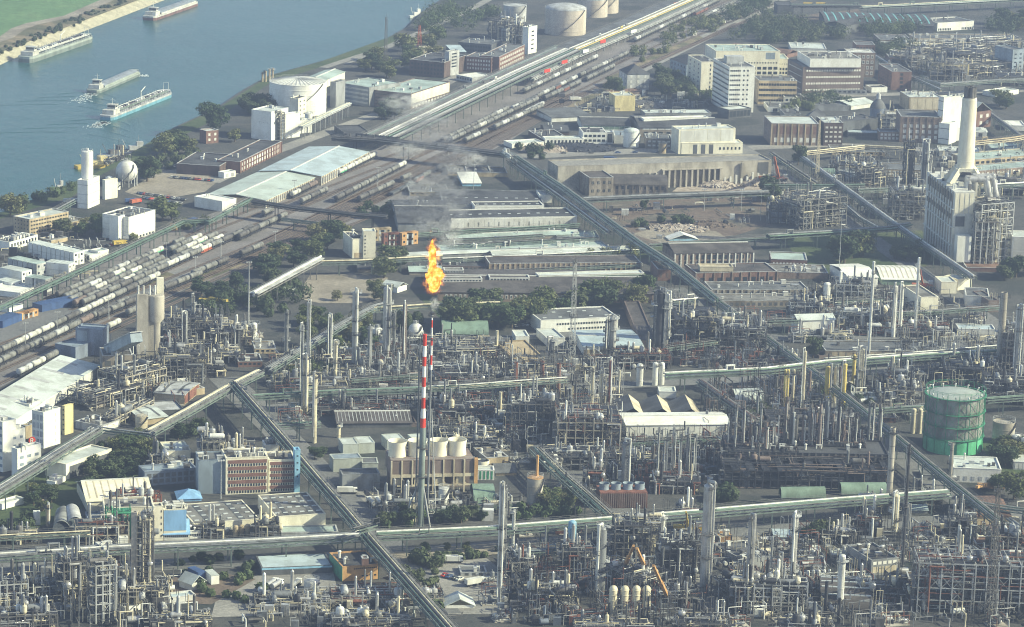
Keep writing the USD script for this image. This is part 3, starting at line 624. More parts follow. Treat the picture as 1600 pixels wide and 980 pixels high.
patch('lawn',[(650,460),(980,440),(1000,470),(820,500),(690,500)],.05,'grass')
patch('lawn',[(880,400),(1080,380),(1100,395),(900,412)],.05,'grass')
patch('lawn',[(1530,690),(1640,680),(1640,740),(1560,740)],.05,'grass')
strip('road',[(1150,232),(1300,226),(1480,236),(1640,228)],12,.06,'lightroad')
strip('road',[(800,246),(900,240),(1010,236),(1160,240)],14,.07,'lightroad')
strip('road',[(1090,190),(1180,245),(1300,330),(1500,470),(1640,570)],10,.1,'asphalt')
strip('road',[(350,590),(480,720),(600,850),(690,960)],12,.1,'asphalt')
strip('road',[(-40,890),(300,882),(600,868),(1000,838),(1640,805)],11,.12,'asphalt')
strip('road',[(1050,450),(1290,610),(1420,720),(1640,890)],11,.1,'asphalt')
strip('road',[(400,640),(800,610),(1240,590),(1640,560)],9,.13,'asphalt')
strip('road',[(700,535),(1040,512),(1240,530),(1640,520)],9,.13,'asphalt')
strip('road',[(840,660),(900,740),(1000,820),(1130,960)],9,.14,'asphalt')
strip('road',[(330,285),(420,240),(530,200),(600,175),(720,118)],9,.06,'lightroad')
strip('road',[(870,175),(960,130),(1080,70),(1180,20),(1300,-40)],9,.06,'lightroad')
strip('road',[(1180,140),(1300,150),(1480,145),(1640,140)],10,.06,'lightroad')
strip('embankment_road',[(505,106),(560,88),(610,72),(680,40),(740,12),(800,-20)],6,.07,'lightroad')
strip('embankment_road',[(540,100),(600,78)],3,.09,'lightroad')

# tracks: a bed of sleepers and two rails each
TRK = [((-60,520),(560,236)),]
def track(p,q):
 a,b = G(*p),G(*q); d = (b - a) / np.linalg.norm(b - a); nn = np.array([-d[1],d[0],0])
 t = UsdGeom.Xform.Define(stage,numbered('/World','rail_track')).GetPrim(); t.SetCustomDataByKey('kind','structure')
 m = MB(); m.quad(a - nn * 1.35 + [0,0,.1],b - nn * 1.35 + [0,0,.1],b + nn * 1.35 + [0,0,.1],a + nn * 1.35 + [0,0,.1]); obj('sleeper_bed',m,'sleeper',t)
 for s_ in (-.75,.75): m = MB(); m.bar(a + nn * s_ + [0,0,.2],b + nn * s_ + [0,0,.2],.16,.2); obj('rail',m,'rail',t)
TRACKS = [((60,472),(330,352)),((75,478),(340,358)),((92,482),(352,362)),((110,485),(365,365)),((128,487),(378,366)),((330,352),(640,232)),((378,366),(700,224)),((340,358),(660,236)),((365,365),(690,230)),
    ((-60,562),(240,445)),((-60,592),(210,476)),((-60,606),(215,484)),((-60,628),(190,510)),((240,445),(420,372)),((210,476),(470,372)),((420,372),(660,256)),((470,372),(690,254)),((500,362),(720,244)),
    ((640,250),(810,166)),((660,256),(850,168)),((690,254),(880,160)),((680,226),(800,168)),((700,224),(840,158)),((800,168),(960,92)),((840,158),(1000,84)),((850,168),(1040,76)),((880,160),(1060,78)),((960,92),(1130,10)),((985,70),(1140,-8)),((1060,36),(1170,-14)),((1080,40),(1190,-10)),((1000,84),(1160,8)),((1040,76),(1220,2)),((1060,78),(1290,-20))]
for (a,b,c,d,n) in [((60,548),(540,330),(130,540),(600,335),3),((300,428),(640,262),(400,408),(720,256),7),((640,262),(870,150),(740,250),(930,142),7),((700,215),(960,92),(720,226),(1000,84),2),((930,142),(1140,40),(950,130),(1200,20),3)]:
 for i in range(n): f = (i + .5) / n; TRACKS.append(((a[0] + (c[0] - a[0]) * f,a[1] + (c[1] - a[1]) * f),(b[0] + (d[0] - b[0]) * f,b[1] + (d[1] - b[1]) * f)))
for p,q in TRACKS: track(p,q)
for px in ([(150,470),(260,425),(275,430),(160,478)],[(400,395),(520,345),(530,350),(410,400)],[(270,445),(380,400),(395,408),(290,452)],[(560,300),(640,268),(650,272),(570,306)],[(950,118),(1090,55),(1100,60),(960,124)],[(880,168),(960,130),(965,136),(890,172)],[(720,205),(800,170),(806,174),(730,210)]): patch('weedy_strip',px,.09,'rough_grass')
# ---------------------------------------------------------------- landmarks
def gasholder():
 x,yb,yt,wpx = 1488,700,615,88
 b = G(x,yb); R = wpx / S(x,yb) / 2; H = HT(x,yb,yt); RO = R + .6
 t = thing('gas_holder','big round green gas holder inside a green lattice guide frame','gas holder',b)
 m = MB(); m.rev([(R + .5,0),(R + .5,H * .26),(R,H * .27)],48); obj('tank_base',m,'brightgreen',t)
 m = MB(); m.rev([(R,H * .26),(R,H - .3),(R - .3,H)],48); obj('bell',m,'bellgrey',t)
 m = MB(); m.rev([(R - .3,H)] + [(R * k,H + 1.3 * (1 - k * k)) for k in (.8,.6,.4,.2,.01)],48); obj('crown',m,'bellroof',t)
 NP = 16
 for k in range(NP):
  a = k * 2 * np.pi / NP; m = MB(); c,s_ = math.cos(a) * RO,math.sin(a) * RO; m.bar((c,s_,0),(c,s_,H + 1.6),.22); obj('guide_post',m,'green',t)
 for lev in (.26,.49,.72,1.0):
  m = MB(); rail_ring(m,RO,H * lev - .1 + (1.5 if lev == 1 else 0),32,w=.08,hgt=1.0); m.rev([(RO - .4,H * lev),(RO + .4,H * lev),(RO + .4,H * lev + .12),(RO - .4,H * lev + .12)],32)
  obj('ring_walkway',m,'green',t)
 for k in range(NP):
  a,a2 = k * 2 * np.pi / NP,(k + 1) * 2 * np.pi / NP; m = MB()
  for z0,z1 in ((.27,.49),(.5,.72),(.73,1.0)):
   m.bar((RO * math.cos(a),RO * math.sin(a),H * z0),(RO * math.cos(a2),RO * math.sin(a2),H * z1),.1); m.bar((RO * math.cos(a2),RO * math.sin(a2),H * z0),(RO * math.cos(a),RO * math.sin(a),H * z1),.1)
  obj('brace',m,'green',t)
 for k in range(14):
  a = k * 2 * np.pi / 14 + .1; m = MB(); c = (math.cos(a) * (R - .1),math.sin(a) * (R - .1)); m.bar((*c,H - .2),(c[0] * 1.03,c[1] * 1.03,H + .9),.35); m.sphere((c[0] * 1.04,c[1] * 1.04,H + .9),.35,8); obj('guide_roller',m,'pipewhite',t)
PAL['bellgrey'] = ((.24,.245,.225),.7,0,.4,.3); PAL['bellroof'] = ((.33,.37,.34),.6,0,.2,.1)
gasholder()

def flare():
 x,yb,yt = 657,822,524
 b = G(x,yb); H = HT(x,yb,yt); k = S(x,yb)
 t = thing('flare_stack','tall thick flare stack with red and white bands, grey below, propped by struts','flare stack',b)
 R0,R1 = 9.8 / k / 2,5.4 / k / 2
 hh = lambda row: HT(x,yb,row) / H
 m = MB(); m.rev([(R0,0),(R0 * .95,H * hh(668)),(R0 * .9,H * hh(668) + .02)],20); obj('lower_shaft',m,'flaregreen',t)
 rows = [668,653,638,621,604,589,572,557,540,524]
 for i,(a,c) in enumerate(zip(rows[:-1],rows[1:])):
  za,zc = H * hh(a),H * hh(c); q0 = R0 * .9 if i == 0 else R1 * 1.15 if i > 1 else R0 * .88
  q1 = R0 * .88 if i == 0 else R1 * 1.15; m = MB(); m.rev([(q0,za),(q1,zc - .02)] if i != 1 else [(q0,za),(q0,za + (zc - za) * .45),(R1 * 1.15,zc - .02)],20); obj('red_band' if i % 2 == 0 else 'white_band',m,'stackred' if i % 2 == 0 else 'stackwhite',t)
 m = MB(); m.rev([(R1 * 1.15,H),(R1 * 1.3,H + .3),(R1 * .9,H + .35),(.02,H + .3)],20); obj('tip',m,'stackred',t)
 zt = H * hh(745)
 for (fx,fy) in ((628,818),(672,824)):
  f = G(fx,fy) - b; m = MB(); m.cyl((f[0],f[1],0),(0,0,zt),.28,8); obj('strut',m,'lightgrey',t)
 for rr,z in ((R0 * .95,zt),(R0 * .93,H * hh(700))): platform(t,rr,z,-3.1,3.0,'steel',.9)
 m = MB(); ladder(m,-R0 - .3,-.4,0,H,(-1,0)); obj('ladder',m,'lightgrey',t)
 m = MB(); m.cyl((-R0 - .9,.3,0),(-R0 * .5 - .9,.3,H * .97),.22,8); obj('riser_pipe',m,'pipegrey',t)
 # the slim burning flare behind it
 x2,yb2,yt2 = 668,800,488; b2 = G(x2,yb2); H2 = HT(x2,yb2,yt2)
 t = thing('flare_stack','slim flare stack with faded red and white top, the one that burns','flare stack',b2)
 r_ = .34; h2 = lambda row: HT(x2,yb2,row)
 m = MB(); m.cyl((0,0,0),(0,0,h2(578)),r_,12); obj('lower_shaft',m,'pipegrey',t)
 rows = [578,570,555,540,528,512,500,492]
 for i,(a,c) in enumerate(zip(rows[:-1],rows[1:])):
  m = MB(); m.cyl((0,0,h2(a)),(0,0,h2(c)),r_ * (1.35 if i == 0 else 1.05 - i * .03),12); obj('white_band' if i % 2 == 0 else 'red_band',m,'stackwhite' if i % 2 == 0 else 'stackred',t)
 m = MB(); m.cyl((0,0,h2(492)),(0,0,h2(488)),r_ * 1.6,12,r1=r_ * 2.2); obj('tip',m,'darksteel',t)
 platform(t,r_,h2(530),-3.1,3.1,'steel',.9); platform(t,r_,h2(494),-3.1,3.1,'steel',.9)
 for s_ in (-1,1):
  m = MB(); m.cyl((s_ * 2.6,1.5,0),(s_ * .5,0,h2(640)),.2,6); obj('strut',m,'lightgrey',t)
 return b2,h2
PAL['flaregreen'] = ((.20,.24,.22),.5,0,.25,.3); PAL['stackred'] = ((.55,.045,.025),.5,0,.2,.3); PAL['stackwhite'] = ((.74,.73,.70),.5,0,.15,.3)
FB,FH2 = flare()

def flame_and_smoke():
 def fire(key,ramp,k):
  LOOKS[key] = usdkit.material(stage,'/World/Looks/' + key,{'g': ('geometry',{}),'n': ('noise_texture',{'scale': .55,'detail': 6.0,'roughness': .68}),'r': ('rgb_ramp',{'ramp': ramp}),'e': ('emission',{'strength': k})},
   [('g.position','n.vector'),('n.fac','r.fac'),('r.color','e.color')],surface='e.emission')
 fire('flame_hot',[(.36,(.7,.13,.01)),(.45,(1.0,.34,.02)),(.52,(1.0,.56,.07)),(.60,(1.0,.76,.22)),(.70,(1.0,.9,.5))],1.0)
 fire('flame_cool',[(.34,(.45,.10,.01)),(.46,(.95,.30,.02)),(.56,(1.0,.55,.07)),(.68,(1.0,.80,.3))],.95)
 t = thing('flame','tall yellow and orange flame burning above the slim flare stack','flame',(FB[0],FB[1],0))
 r = random.Random(5); zz = FH2
 # rows of the photograph and half widths in pixels, centre offset in pixels
 prof = [(457,2,0),(454,6,1),(449,9,2),(441,10,2),(433,10,3),(425,9,2),(418,6,0),(411,5,-1),(404,6,-2),(397,6,-2),(390,5,-2),(384,3.4,-3),(379,2,-3),(375,.6,-2)]
 k = S(668,800)
 def sheet(name,prof,seed,amp,heat):
  z = np.array([zz(p[0]) for p in prof]); w = np.array([p[1] / k for p in prof]); o = np.array([p[2] / k for p in prof])
  zs = np.linspace(z[0],z[-1],90); ws = np.interp(zs,z,w); os_ = np.interp(zs,z,o); n = 56; an = np.arange(n) * 2 * np.pi / n
  P = np.stack([ws[:,None] * np.cos(an) + os_[:,None],ws[:,None] * np.sin(an) * .8,np.broadcast_to(zs[:,None],(90,n))],-1)
  base = P.copy(); f = meshkit.fbm(P * [.55,.55,.32] + 40,5,seed) - .5; f2 = meshkit.fbm(P * [1.4,1.4,.9] + 90,3,seed + 9) - .5
  s_ = 1 + amp * f * 2.2 + amp * .8 * f2
  P[...,0] = (P[...,0] - os_[:,None]) * s_ + os_[:,None]; P[...,1] *= s_; P[...,2] += (f2 * 1.6 + f * 1.0)
  m = MB(); i,j = np.meshgrid(np.arange(89),np.arange(n),indexing='ij'); j2 = (j + 1) % n
  A,B_,C_,D_ = i * n + j,i * n + j2,(i + 1) * n + j2,(i + 1) * n + j
  m.add(P.reshape(-1,3),np.vstack([np.stack([A,B_,C_],-1).reshape(-1,3),np.stack([A,C_,D_],-1).reshape(-1,3)]))
  obj(name,m,'flame_hot' if heat > .5 else 'flame_cool',t)
 sheet('fire_body',prof,3,.95,.92)
 LOOKS['fire_glow'] = usdkit.material(stage,'/World/Looks/fire_glow',{
  'o': ('texture_coordinate',{}),'g': ('gradient_texture',{'gradient_type': 'spherical'}),'w': ('geometry',{}),'n': ('noise_texture',{'scale': .7,'detail': 6.0,'roughness': .7,'distortion': .8}),
  'q': ('math',{'math_type': 'multiply_add','value2': 2.8}),'k': ('map_range',{'from_min': 1.86,'from_max': 2.5,'clamp': True}),'r': ('rgb_ramp',{'ramp': [(0,(.9,.13,.01)),(.35,(1,.30,.02)),(.7,(1,.52,.07)),(1,(1,.74,.2))]}),
  's': ('math',{'math_type': 'multiply','value2': .5}),'v': ('principled_volume',{'density': 0.0,'color': (0,0,0)})},
  [('o.object','g.vector'),('w.position','n.vector'),('n.fac','q.value1'),('g.fac','q.value3'),('q.value','k.value'),('k.result','r.fac'),('k.result','s.value1'),('r.color','v.emission_color'),('s.value','v.emission_strength')],volume='v.volume')
 for i,(row,dx,w,hh) in enumerate([(452,1,19,13),(440,2,24,15),(428,4,22,14),(414,-1,16,15),(400,-2,18,15),(387,-2,16,15),(376,-1,9,12),(362,-5,5,7),(445,-11,10,12),(432,13,10,16),(405,8,8,14),(392,7,8,14)]):
  m = MB(); m.sphere((0,0,0),1.0,14); o = obj('fire_tongue',m,'fire_glow',t); X = UsdGeom.Xformable(o); X.AddTranslateOp().Set(Gf.Vec3d(dx / k,r.uniform(-.6,.6),zz(row))); X.AddScaleOp().Set(Gf.Vec3f(w / k,w / k * .8,hh / k))
 # smoke: soft volumes drifting up and away over the yard
 def smoke_mat(key,col,dens,lo,hi,sc):
  LOOKS[key] = usdkit.material(stage,'/World/Looks/' + key,{
   'g': ('texture_coordinate',{}),'gp': ('geometry',{}),'ln': ('math',{'math_type': 'multiply'}),'sx': ('mapping',{'mapping_type': 'point','scale': (1,1,1)}),
   'gr': ('gradient_texture',{'gradient_type': 'spherical'}),'n': ('noise_texture',{'scale': sc,'detail': 5.0,'roughness': .62}),
   'nr': ('map_range',{'from_min': lo,'from_max': hi,'to_min': 0.0,'to_max': 1.0,'clamp': True}),'m': ('math',{'math_type': 'multiply'}),'d': ('math',{'math_type': 'multiply','value2': dens}),
   'v': ('principled_volume',{'color': col,'anisotropy': .1})},
   [('g.object','gr.vector'),('g.object','n.vector'),('n.fac','nr.value'),('gr.fac','m.value1'),('nr.result','m.value2'),('m.value','d.value1'),('d.value','v.density')],volume='v.volume')
 smoke_mat('dark_smoke',(.46,.48,.52),.6,.49,.66,2.2); smoke_mat('pale_smoke',(.90,.92,.90),.6,.46,.62,2.0)
 # (row, px, half width px, half height px, material): all at the flare's own distance, drifting a little away
 puffs = [(473,671,9,13,'pale_smoke'),(345,680,46,30,'dark_smoke'),(366,690,26,20,'pale_smoke'),(362,655,26,14,'pale_smoke'),(318,668,56,26,'dark_smoke'),(305,640,30,16,'pale_smoke'),(290,676,50,28,'dark_smoke'),(262,690,44,24,'dark_smoke'),(335,630,40,22,'dark_smoke'),(240,655,48,20,'dark_smoke'),(258,620,34,16,'pale_smoke'),(215,640,60,20,'dark_smoke'),(190,620,50,18,'pale_smoke'),(268,720,26,14,'pale_smoke'),(384,690,24,16,'pale_smoke')]
 for i,(row,px,w,h,mk) in enumerate(puffs):
  z = zz(row); far_ = (460 - row) * .12
  x = (px - 668) / k * (1 + far_ / 900); c = np.array([FB[0] + x,FB[1] + far_,z])
  m = MB(); m.sphere((0,0,0),1.0,16)
  o = obj('smoke_puff',m,mk); X = UsdGeom.Xformable(o); X.AddTranslateOp().Set(Gf.Vec3d(*map(float,c))); X.AddScaleOp().Set(Gf.Vec3f(w / k,max(w / k * .7,4),h / k))
  tag(o,('thin dark smoke' if mk[0] == 'd' else 'thin whitish smoke') + ' drifting over the rail yard above the flame','smoke','dark smoke above the flame' if mk[0] == 'd' else 'whitish smoke above the flame','stuff')
flame_and_smoke()

def cooling_block():
 P0,P1,P2 = (612,721),(739,713),(603,703); hp = 50
 h = HT(P0[0] - 1,P0[1] + hp,P0[1]); p0,a,W,D = frame_of(P0,P1,P2,h)
 t = thing('cooling_tower_block','long brown panelled cooling tower block under four cream fan stacks','cooling tower',p0 * [1,1,0],a)
 m = MB(); m.box(0,.5,h * .52,W,D,h); m.box(.6,D * .4,0,W - .6,D - .4,h * .52); obj('core',m,'coolbrown',t)
 for i in range(8):
  m = MB(); m.box(i * W / 8 + .35,-.02,h * .56,(i + 1) * W / 8 - .35,.5,h - .4); obj('panel',m,'coolbrown',t)
 for i in range(9):
  m = MB(); x = i / 8 * W; m.box(x - .25,-.3,0,x + .25,.48,h); obj('pilaster',m,'beige',t)
 for z,hh in ((h * .48,1.1),(h * .2,.5)): m = MB(); m.box(0,-.2,z,W,.35,z + hh); obj('ledge',m,'beige',t)
 for i in range(4):
  m = MB(); x = i * W / 4 + .8; m.add([(x,.2,h * .26),(x + W / 8,.2,h * .26),(x + W / 8,D * .38,h * .48),(x,D * .38,h * .48)],[[0,1,2],[0,2,3]]); m.box(x,.3,h * .26,x + W / 9,.45,h * .45); obj('louvre',m,'beige',t)
 m = MB(); m.box(W - .2,-.6,0,W + 1.0,.8,h + .4); obj('orange_column',m,'orange',t)
 for (x0,y0,x1,y1) in ((0,0,W,0),(0,D,W,D),(0,0,0,D)):
  m = MB()
  for dz in (.5,1.0): m.bar((x0,y0,h + dz),(x1,y1,h + dz),.08)
  obj('railing',m,'lightgrey',t)
 R = 14.5 / S(612,760)
 for i,xc in enumerate((621,651,684,712)):
  c = G(xc,712 - i * 2.0,h); d = (c - p0)[:2] @ rot2(a); d[1] = D * .5
  HH = 24 / S(612,760); m = MB(); m.rev([(R * 1.0,h - .05),(R * .95,h + HH * .35),(R * .96,h + HH * .7),(R * 1.06,h + HH),(R * 1.0,h + HH),(R * .86,h + HH * .6),(R * .86,h + HH * .3)],32,c=(d[0],d[1],0)); obj('fan_stack',m,'cream',t)
  m = MB()
  for q in range(6): a2 = q * np.pi / 3; m.bar((d[0],d[1],h + HH * .35),(d[0] + R * .82 * math.cos(a2),d[1] + R * .82 * math.sin(a2),h + HH * .35),.5,.1)
  obj('fan',m,'darksteel',t)
cooling_block()
# ---------------------------------------------------------------- barges
def barge(label,stern,bow,kind,hull,trim,wf=.115,hh=3.0,houses='wagonwhite'):
 a,b = G(*stern,-3.2),G(*bow,-3.2); L = np.linalg.norm(b - a); d = (b - a) / L; W = L * wf
 t = thing('cargo_barge' if kind == 'dry' else 'tank_barge',label,'barge',a,math.atan2(d[1],d[0])); m = MB()
 out = [(0,-W * .32),(L * .02,-W * .46),(L * .05,-W / 2),(L * .93,-W / 2),(L * .97,-W * .34),(L,-W * .08),(L,W * .08),(L * .97,W * .34),(L * .93,W / 2),(L * .05,W / 2),(L * .02,W * .46),(0,W * .32)]
 m.prism(out,-.8,hh * .62); obj('hull',m,hull,t)
 m = MB(); m.prism([(x,y * 1.01) for x,y in out],hh * .63,hh); obj('bulwark',m,trim,t)
 m = MB(); m.prism([(L * .94,-W * .40),(L * .975,-W * .26),(L * .995,0),(L * .975,W * .26),(L * .94,W * .40)],hh,hh + 1.1); obj('bow_deck',m,trim,t)
 m = MB(); m.box(L * .035,-W * .38,hh,L * .13,W * .38,hh + 2.4); obj('cabin',m,houses,t)
 m = MB(); m.box(L * .085,-W * .26,hh + 2.4,L * .125,W * .26,hh + 4.6); m.box(L * .08,-W * .32,hh + 4.6,L * .13,W * .32,hh + 4.8); w = obj('wheelhouse',m,houses,t)
 m = MB(); m.box(L * .084,-W * .24,hh + 3.2,L * .126,W * .24,hh + 4.2); m.box(L * .09,-W * .265,hh + 3.2,L * .12,W * .265,hh + 4.2); obj('window',m,'glass',w)
 m = MB(); m.cyl((L * .11,0,hh + 4.8),(L * .11,0,hh + 8),.12,6); m.bar((L * .11,-1.5,hh + 7),(L * .11,1.5,hh + 7),.1); obj('mast',m,'white',t)
 if kind == 'dry':
  n = 9; x0,x1 = L * .15,L * .92
  m = MB(); m.box(x0,-W * .42,hh,x1,W * .42,hh + .9); obj('coaming',m,trim,t)
  for i in range(n):
   a0,a1 = x0 + (x1 - x0) * i / n + .15,x0 + (x1 - x0) * (i + 1) / n - .15; m = MB(); z = hh + .9
   m.add([(a0,-W * .42,z),(a1,-W * .42,z),(a1,0,z + 1.0),(a0,0,z + 1.0),(a0,W * .42,z),(a1,W * .42,z)],[[0,1,2],[0,2,3],[3,2,5],[3,5,4]]); obj('hatch_cover',m,'hatch',t)
 else:
  r = random.Random(int(L));
  for y in (-.28,-.12,.05,.2,.33): m = MB(); m.cyl((L * .15,W * y,hh + 1.1),(L * .93,W * y,hh + 1.1),r.uniform(.18,.3),6); obj('deck_pipe',m,r.choice(['pipewhite','pipegrey','palegreen']),t)
  for i in range(22):
   x = L * (.16 + .77 * i / 22); m = MB(); m.bar((x,-W * .44,hh + .6),(x,W * .44,hh + .6),.3); m.bar((x,-W * .44,hh),(x,-W * .44,hh + 1.6),.2); m.bar((x,W * .44,hh),(x,W * .44,hh + 1.6),.2)
   m.box(x - .9,-.9,hh + .2,x + .9,.9,hh + 1.9); obj('pipe_support',m,r.choice(['pipewhite','steel','lightgrey','darkgrey']),t)
  m = MB(); m.bar((L * .55,0,hh),(L * .55,0,hh + 6),.4); m.bar((L * .55,0,hh + 5.5),(L * .62,0,hh + 7.5),.3); obj('deck_crane',m,'white',t)
  m = MB(); [m.bar((L * .96,y,hh + 1),(L * .96,y,hh + 5.2),.18) for y in (-1.5,1.5)]; m.bar((L * .96,-1.5,hh + 5.2),(L * .96,1.5,hh + 5.2),.2); obj('bow_mast',m,'white',t)
 return t
PAL['hullrim'] = ((.30,.34,.30),.5,0,.2,.2); PAL['hatch'] = ((.33,.36,.38),.5,.2,.25,.2); PAL['hullgrey'] = ((.16,.19,.17),.5,0,.3,.2); PAL['hullblue'] = ((.13,.29,.37),.5,0,.2,.2); PAL['hullbrown'] = ((.16,.09,.075),.6,0,.35,.2)
barge('long grey-green tank barge with deck pipes, nearest the far bank',(38,98),(139,63),'tank','hullgrey','hullrim',.105,3.6)
barge('empty-looking dry cargo barge with brown hull at the top of the river',(232,32),(303,7),'dry','hullbrown','wagonwhite',.12,2.8)
barge('short grey barge with blue-grey hatch covers trailing a white wake',(144,146),(213,116),'dry','hullgrey','hullrim',.115,2.0)
barge('light blue tank barge with white stern, nearest the near bank',(165,188),(263,149),'tank','hullblue','lightgrey',.098,2.6)
def foam(px,w0,w1,seed):
 P = [G(x,y,-3.2) for x,y in px]; m = MB(); r = random.Random(seed)
 for i in range(120):
  s = r.random() ** 1.3; k = s * (len(P) - 1); j = min(int(k),len(P) - 2); p = P[j] + (P[j + 1] - P[j]) * (k - j); d = P[j + 1] - P[j]; d = d / np.linalg.norm(d); nn = np.array([-d[1],d[0],0])
  w = (w0 + (w1 - w0) * s); c = p + nn * r.gauss(0,w * .4); a,b = r.uniform(.5,2.4) * (1 - s * .7),r.uniform(.2,.6) * (1 - s * .6)
  c[2] = -3.14; m.quad(c - d * a - nn * b,c + d * a - nn * b,c + d * a + nn * b,c - d * a + nn * b)
 return m
PAL['foam'] = ((.62,.68,.66),.6,0,.1,.5)
for px,w in ((((143,147),(131,154),(118,162)),4.0),(((164,191),(152,196),(142,201)),4.0),(((214,117),(212,120)),5.0)):
 struct('wake_foam',foam(px,w,w * 2.2,int(px[0][0])),'foam','stuff')
# wave trains behind the two barges: low ridges of water
def ridges(px,lead,n,gap,seed):
 r = random.Random(seed); m = MB(); a,b = G(*px[0],-3.2),G(*px[1],-3.2); d = (b - a) / np.linalg.norm(b - a); nn = np.array([d[1],-d[0],0])
 for i in range(n):
  for s_ in (1,-1):
   c = a - d * (i * gap) ; L = 12 + i * 7; e = nn * s_ * .94 - d * .34; P = []
   for k in range(9): p = c + nn * s_ * 6 + e * L * k / 8 - d * (k / 8) ** 2 * 6; P.append(p + [0,0,.02])
   for p,q_ in zip(P[:-1],P[1:]): w = d * 1.5; m.quad(p - w,q_ - w,q_ + [0,0,.13],p + [0,0,.13]); m.quad(p + [0,0,.13],q_ + [0,0,.13],q_ + w,p + w)
 return m
struct('wake_waves',ridges(((146,146),(213,116)),0,4,14,1),'water','stuff'); struct('wake_waves',ridges(((168,188),(263,149)),0,4,14,2),'water','stuff')

# ---------------------------------------------------------------- railway wagons
def wagon_kind(key,tank,frame,stripe=None,box=False,flat=False):
 t = proto('wagon_' + key); L = 12.4; m = MB()
 m.box(-L / 2,-1.25,1.0,L / 2,1.25,1.3);
 for s_ in (-1,1): m.bar((s_ * L / 2,-.9,1.15),(s_ * (L / 2 + .55),-.9,1.15),.35); m.bar((s_ * L / 2,.9,1.15),(s_ * (L / 2 + .55),.9,1.15),.35)
 obj('underframe',m,frame,t)
 for x in (-4.6,-2.9,2.9,4.6):
  m = MB(); [m.cyl((x,y - .08,.5),(x,y + .08,.5),.5,10) for y in (-.75,.75)]; m.bar((x,-.75,.5),(x,.75,.5),.15); obj('wheelset',m,'darksteel',t)
 if box:
  m = MB(); m.box(-L / 2 + .1,-1.4,1.32,L / 2 - .1,1.4,3.3 if not flat else 2.1); obj('body',m,tank,t)
  if not flat: m = MB(); m.rev([(1.42,0),(1.42,.01)],4) if False else m.add([(-L / 2,-1.45,3.3),(L / 2,-1.45,3.3),(L / 2,0,4.0),(-L / 2,0,4.0),(L / 2,1.45,3.3),(-L / 2,1.45,3.3)],[[0,1,2],[0,2,3],[3,2,4],[3,4,5]]); obj('roof',m,'greyroof',t)
  return
 R = 1.42; zc = 2.85; m = MB(); q = np.linspace(.2,1.5,4)
 pr = [(.01,-L / 2)] + [(R * math.sin(x),-L / 2 + .55 * (1 - math.cos(x))) for x in q] + [(R * math.sin(x),L / 2 - .55 * (1 - math.cos(x))) for x in q[::-1]] + [(.01,L / 2)]
 mm = MB(); mm.rev(pr,18); m.add(mm.v[0][:,[2,0,1]] + [0,0,zc],mm.f[0]); obj('tank',m,tank,t)
 if stripe:
  m = MB(); mm = MB(); mm.rev([(R + .03,-L * .42),(R + .03,L * .42)],14,a0=-1.1 - .5,a1=-.35); m.add(mm.v[0][:,[2,1,0]] * [1,1,-1] * [1,1,1] + [0,0,zc],mm.f[0])
  mm = MB(); mm.rev([(R + .03,-L * .30),(R + .03,L * .30)],14,a0=.0,a1=1.0)
  m = MB(); m.box(-L * .4,-1.5,zc - .9,L * .4,-1.2,zc - .35); m.box(-L * .4,1.2,zc - .9,L * .4,1.5,zc - .35); obj('stripe',m,stripe,t)
 m = MB(); m.cyl((0,0,zc + R - .1),(0,0,zc + R + .35),.45,10); m.box(-1.6,-.35,zc + R + .02,1.6,.35,zc + R + .1); m.bar((-1.6,-.4,zc + R + .9),(1.6,-.4,zc + R + .9),.07); obj('dome',m,'steel',t)
 m = MB(); ladder(m,0.9,-1.62,1.1,zc + R,(0,-1)); obj('ladder',m,'steel',t)
 for x in (-3.4,3.4): m = MB(); m.box(x - .3,-1.2,1.3,x + .3,1.2,2.0); obj('saddle',m,frame,t)
WK = {'g': ('grey','wagongrey','darksteel'),'d': ('dark','wagondark','darksteel'),'w': ('white','wagonwhite','darksteel'),'n': ('green-striped white','wagonwhite','darksteel','brightgreen'),'r': ('red-framed white','wagonwhite','orangered','orangered'),'b': ('brown','brown','darksteel'),'u': ('blue','blue','darksteel'),'l': ('pale grey','lightgrey','darksteel')}
for k,v in WK.items(): wagon_kind(k,*v[1:])
wagon_kind('x','rust','darksteel',box=True); wagon_kind('f','darkgrey','darksteel',box=True,flat=True); wagon_kind('c','blue','darksteel',box=True)
WN = {'x': 'rusty box','f': 'low open','c': 'blue covered'}
ORD = lambda i: f"{i}{'th' if 10 <= i % 100 <= 20 else {1: 'st', 2: 'nd', 3: 'rd'}.get(i % 10, 'th')}"
def train(where,p,q,codes,z=.3,gap=11.1):
 """wagons from the near end p towards the far end q of a track; a dot leaves a gap"""
 a,b = G(*p),G(*q); L = np.linalg.norm(b - a); d = (b - a) / L; rz = math.atan2(d[1],d[0]); n = int(L / gap); i = 0
 seq = [codes[k % len(codes)] for k in range(n)]
 for k,c in enumerate(seq):
  if c == '.': continue
  i += 1; pos = a + d * (k + .5) * gap; kind = WK[c][0] + ' tank' if c in WK else WN[c]
  copy('wagon_' + c,'rail_wagon',f'{kind} wagon, {ORD(i)} from the near end {where}','rail wagon',(pos[0],pos[1],.28),rz,.82,group='wagons ' + where)
train('on the leftmost siding',(88,470),(300,376),'dgggglggn.ggdg.glggw')
train('on the second siding from left',(100,473),(330,369),'ggldngdg.ggwgg.ndgg')
train('on the third siding from left',(108,478),(352,367),'gdwggngg.gwngd.gdg')
train('on the fourth siding from left',(115,483),(362,371),'bggdwgggdgngrg.dgg')
train('on the fifth siding from left',(128,482),(400,360),'gdgdgggwlgrgdgdgg.gggg')
train('on the line beside the blue containers',(-20,567),(258,432),'dgwwwgdwwwgdgwrr.gg')
train('on the second line by the containers',(-20,583),(212,470),'ggdgglgbgdgwrrb')
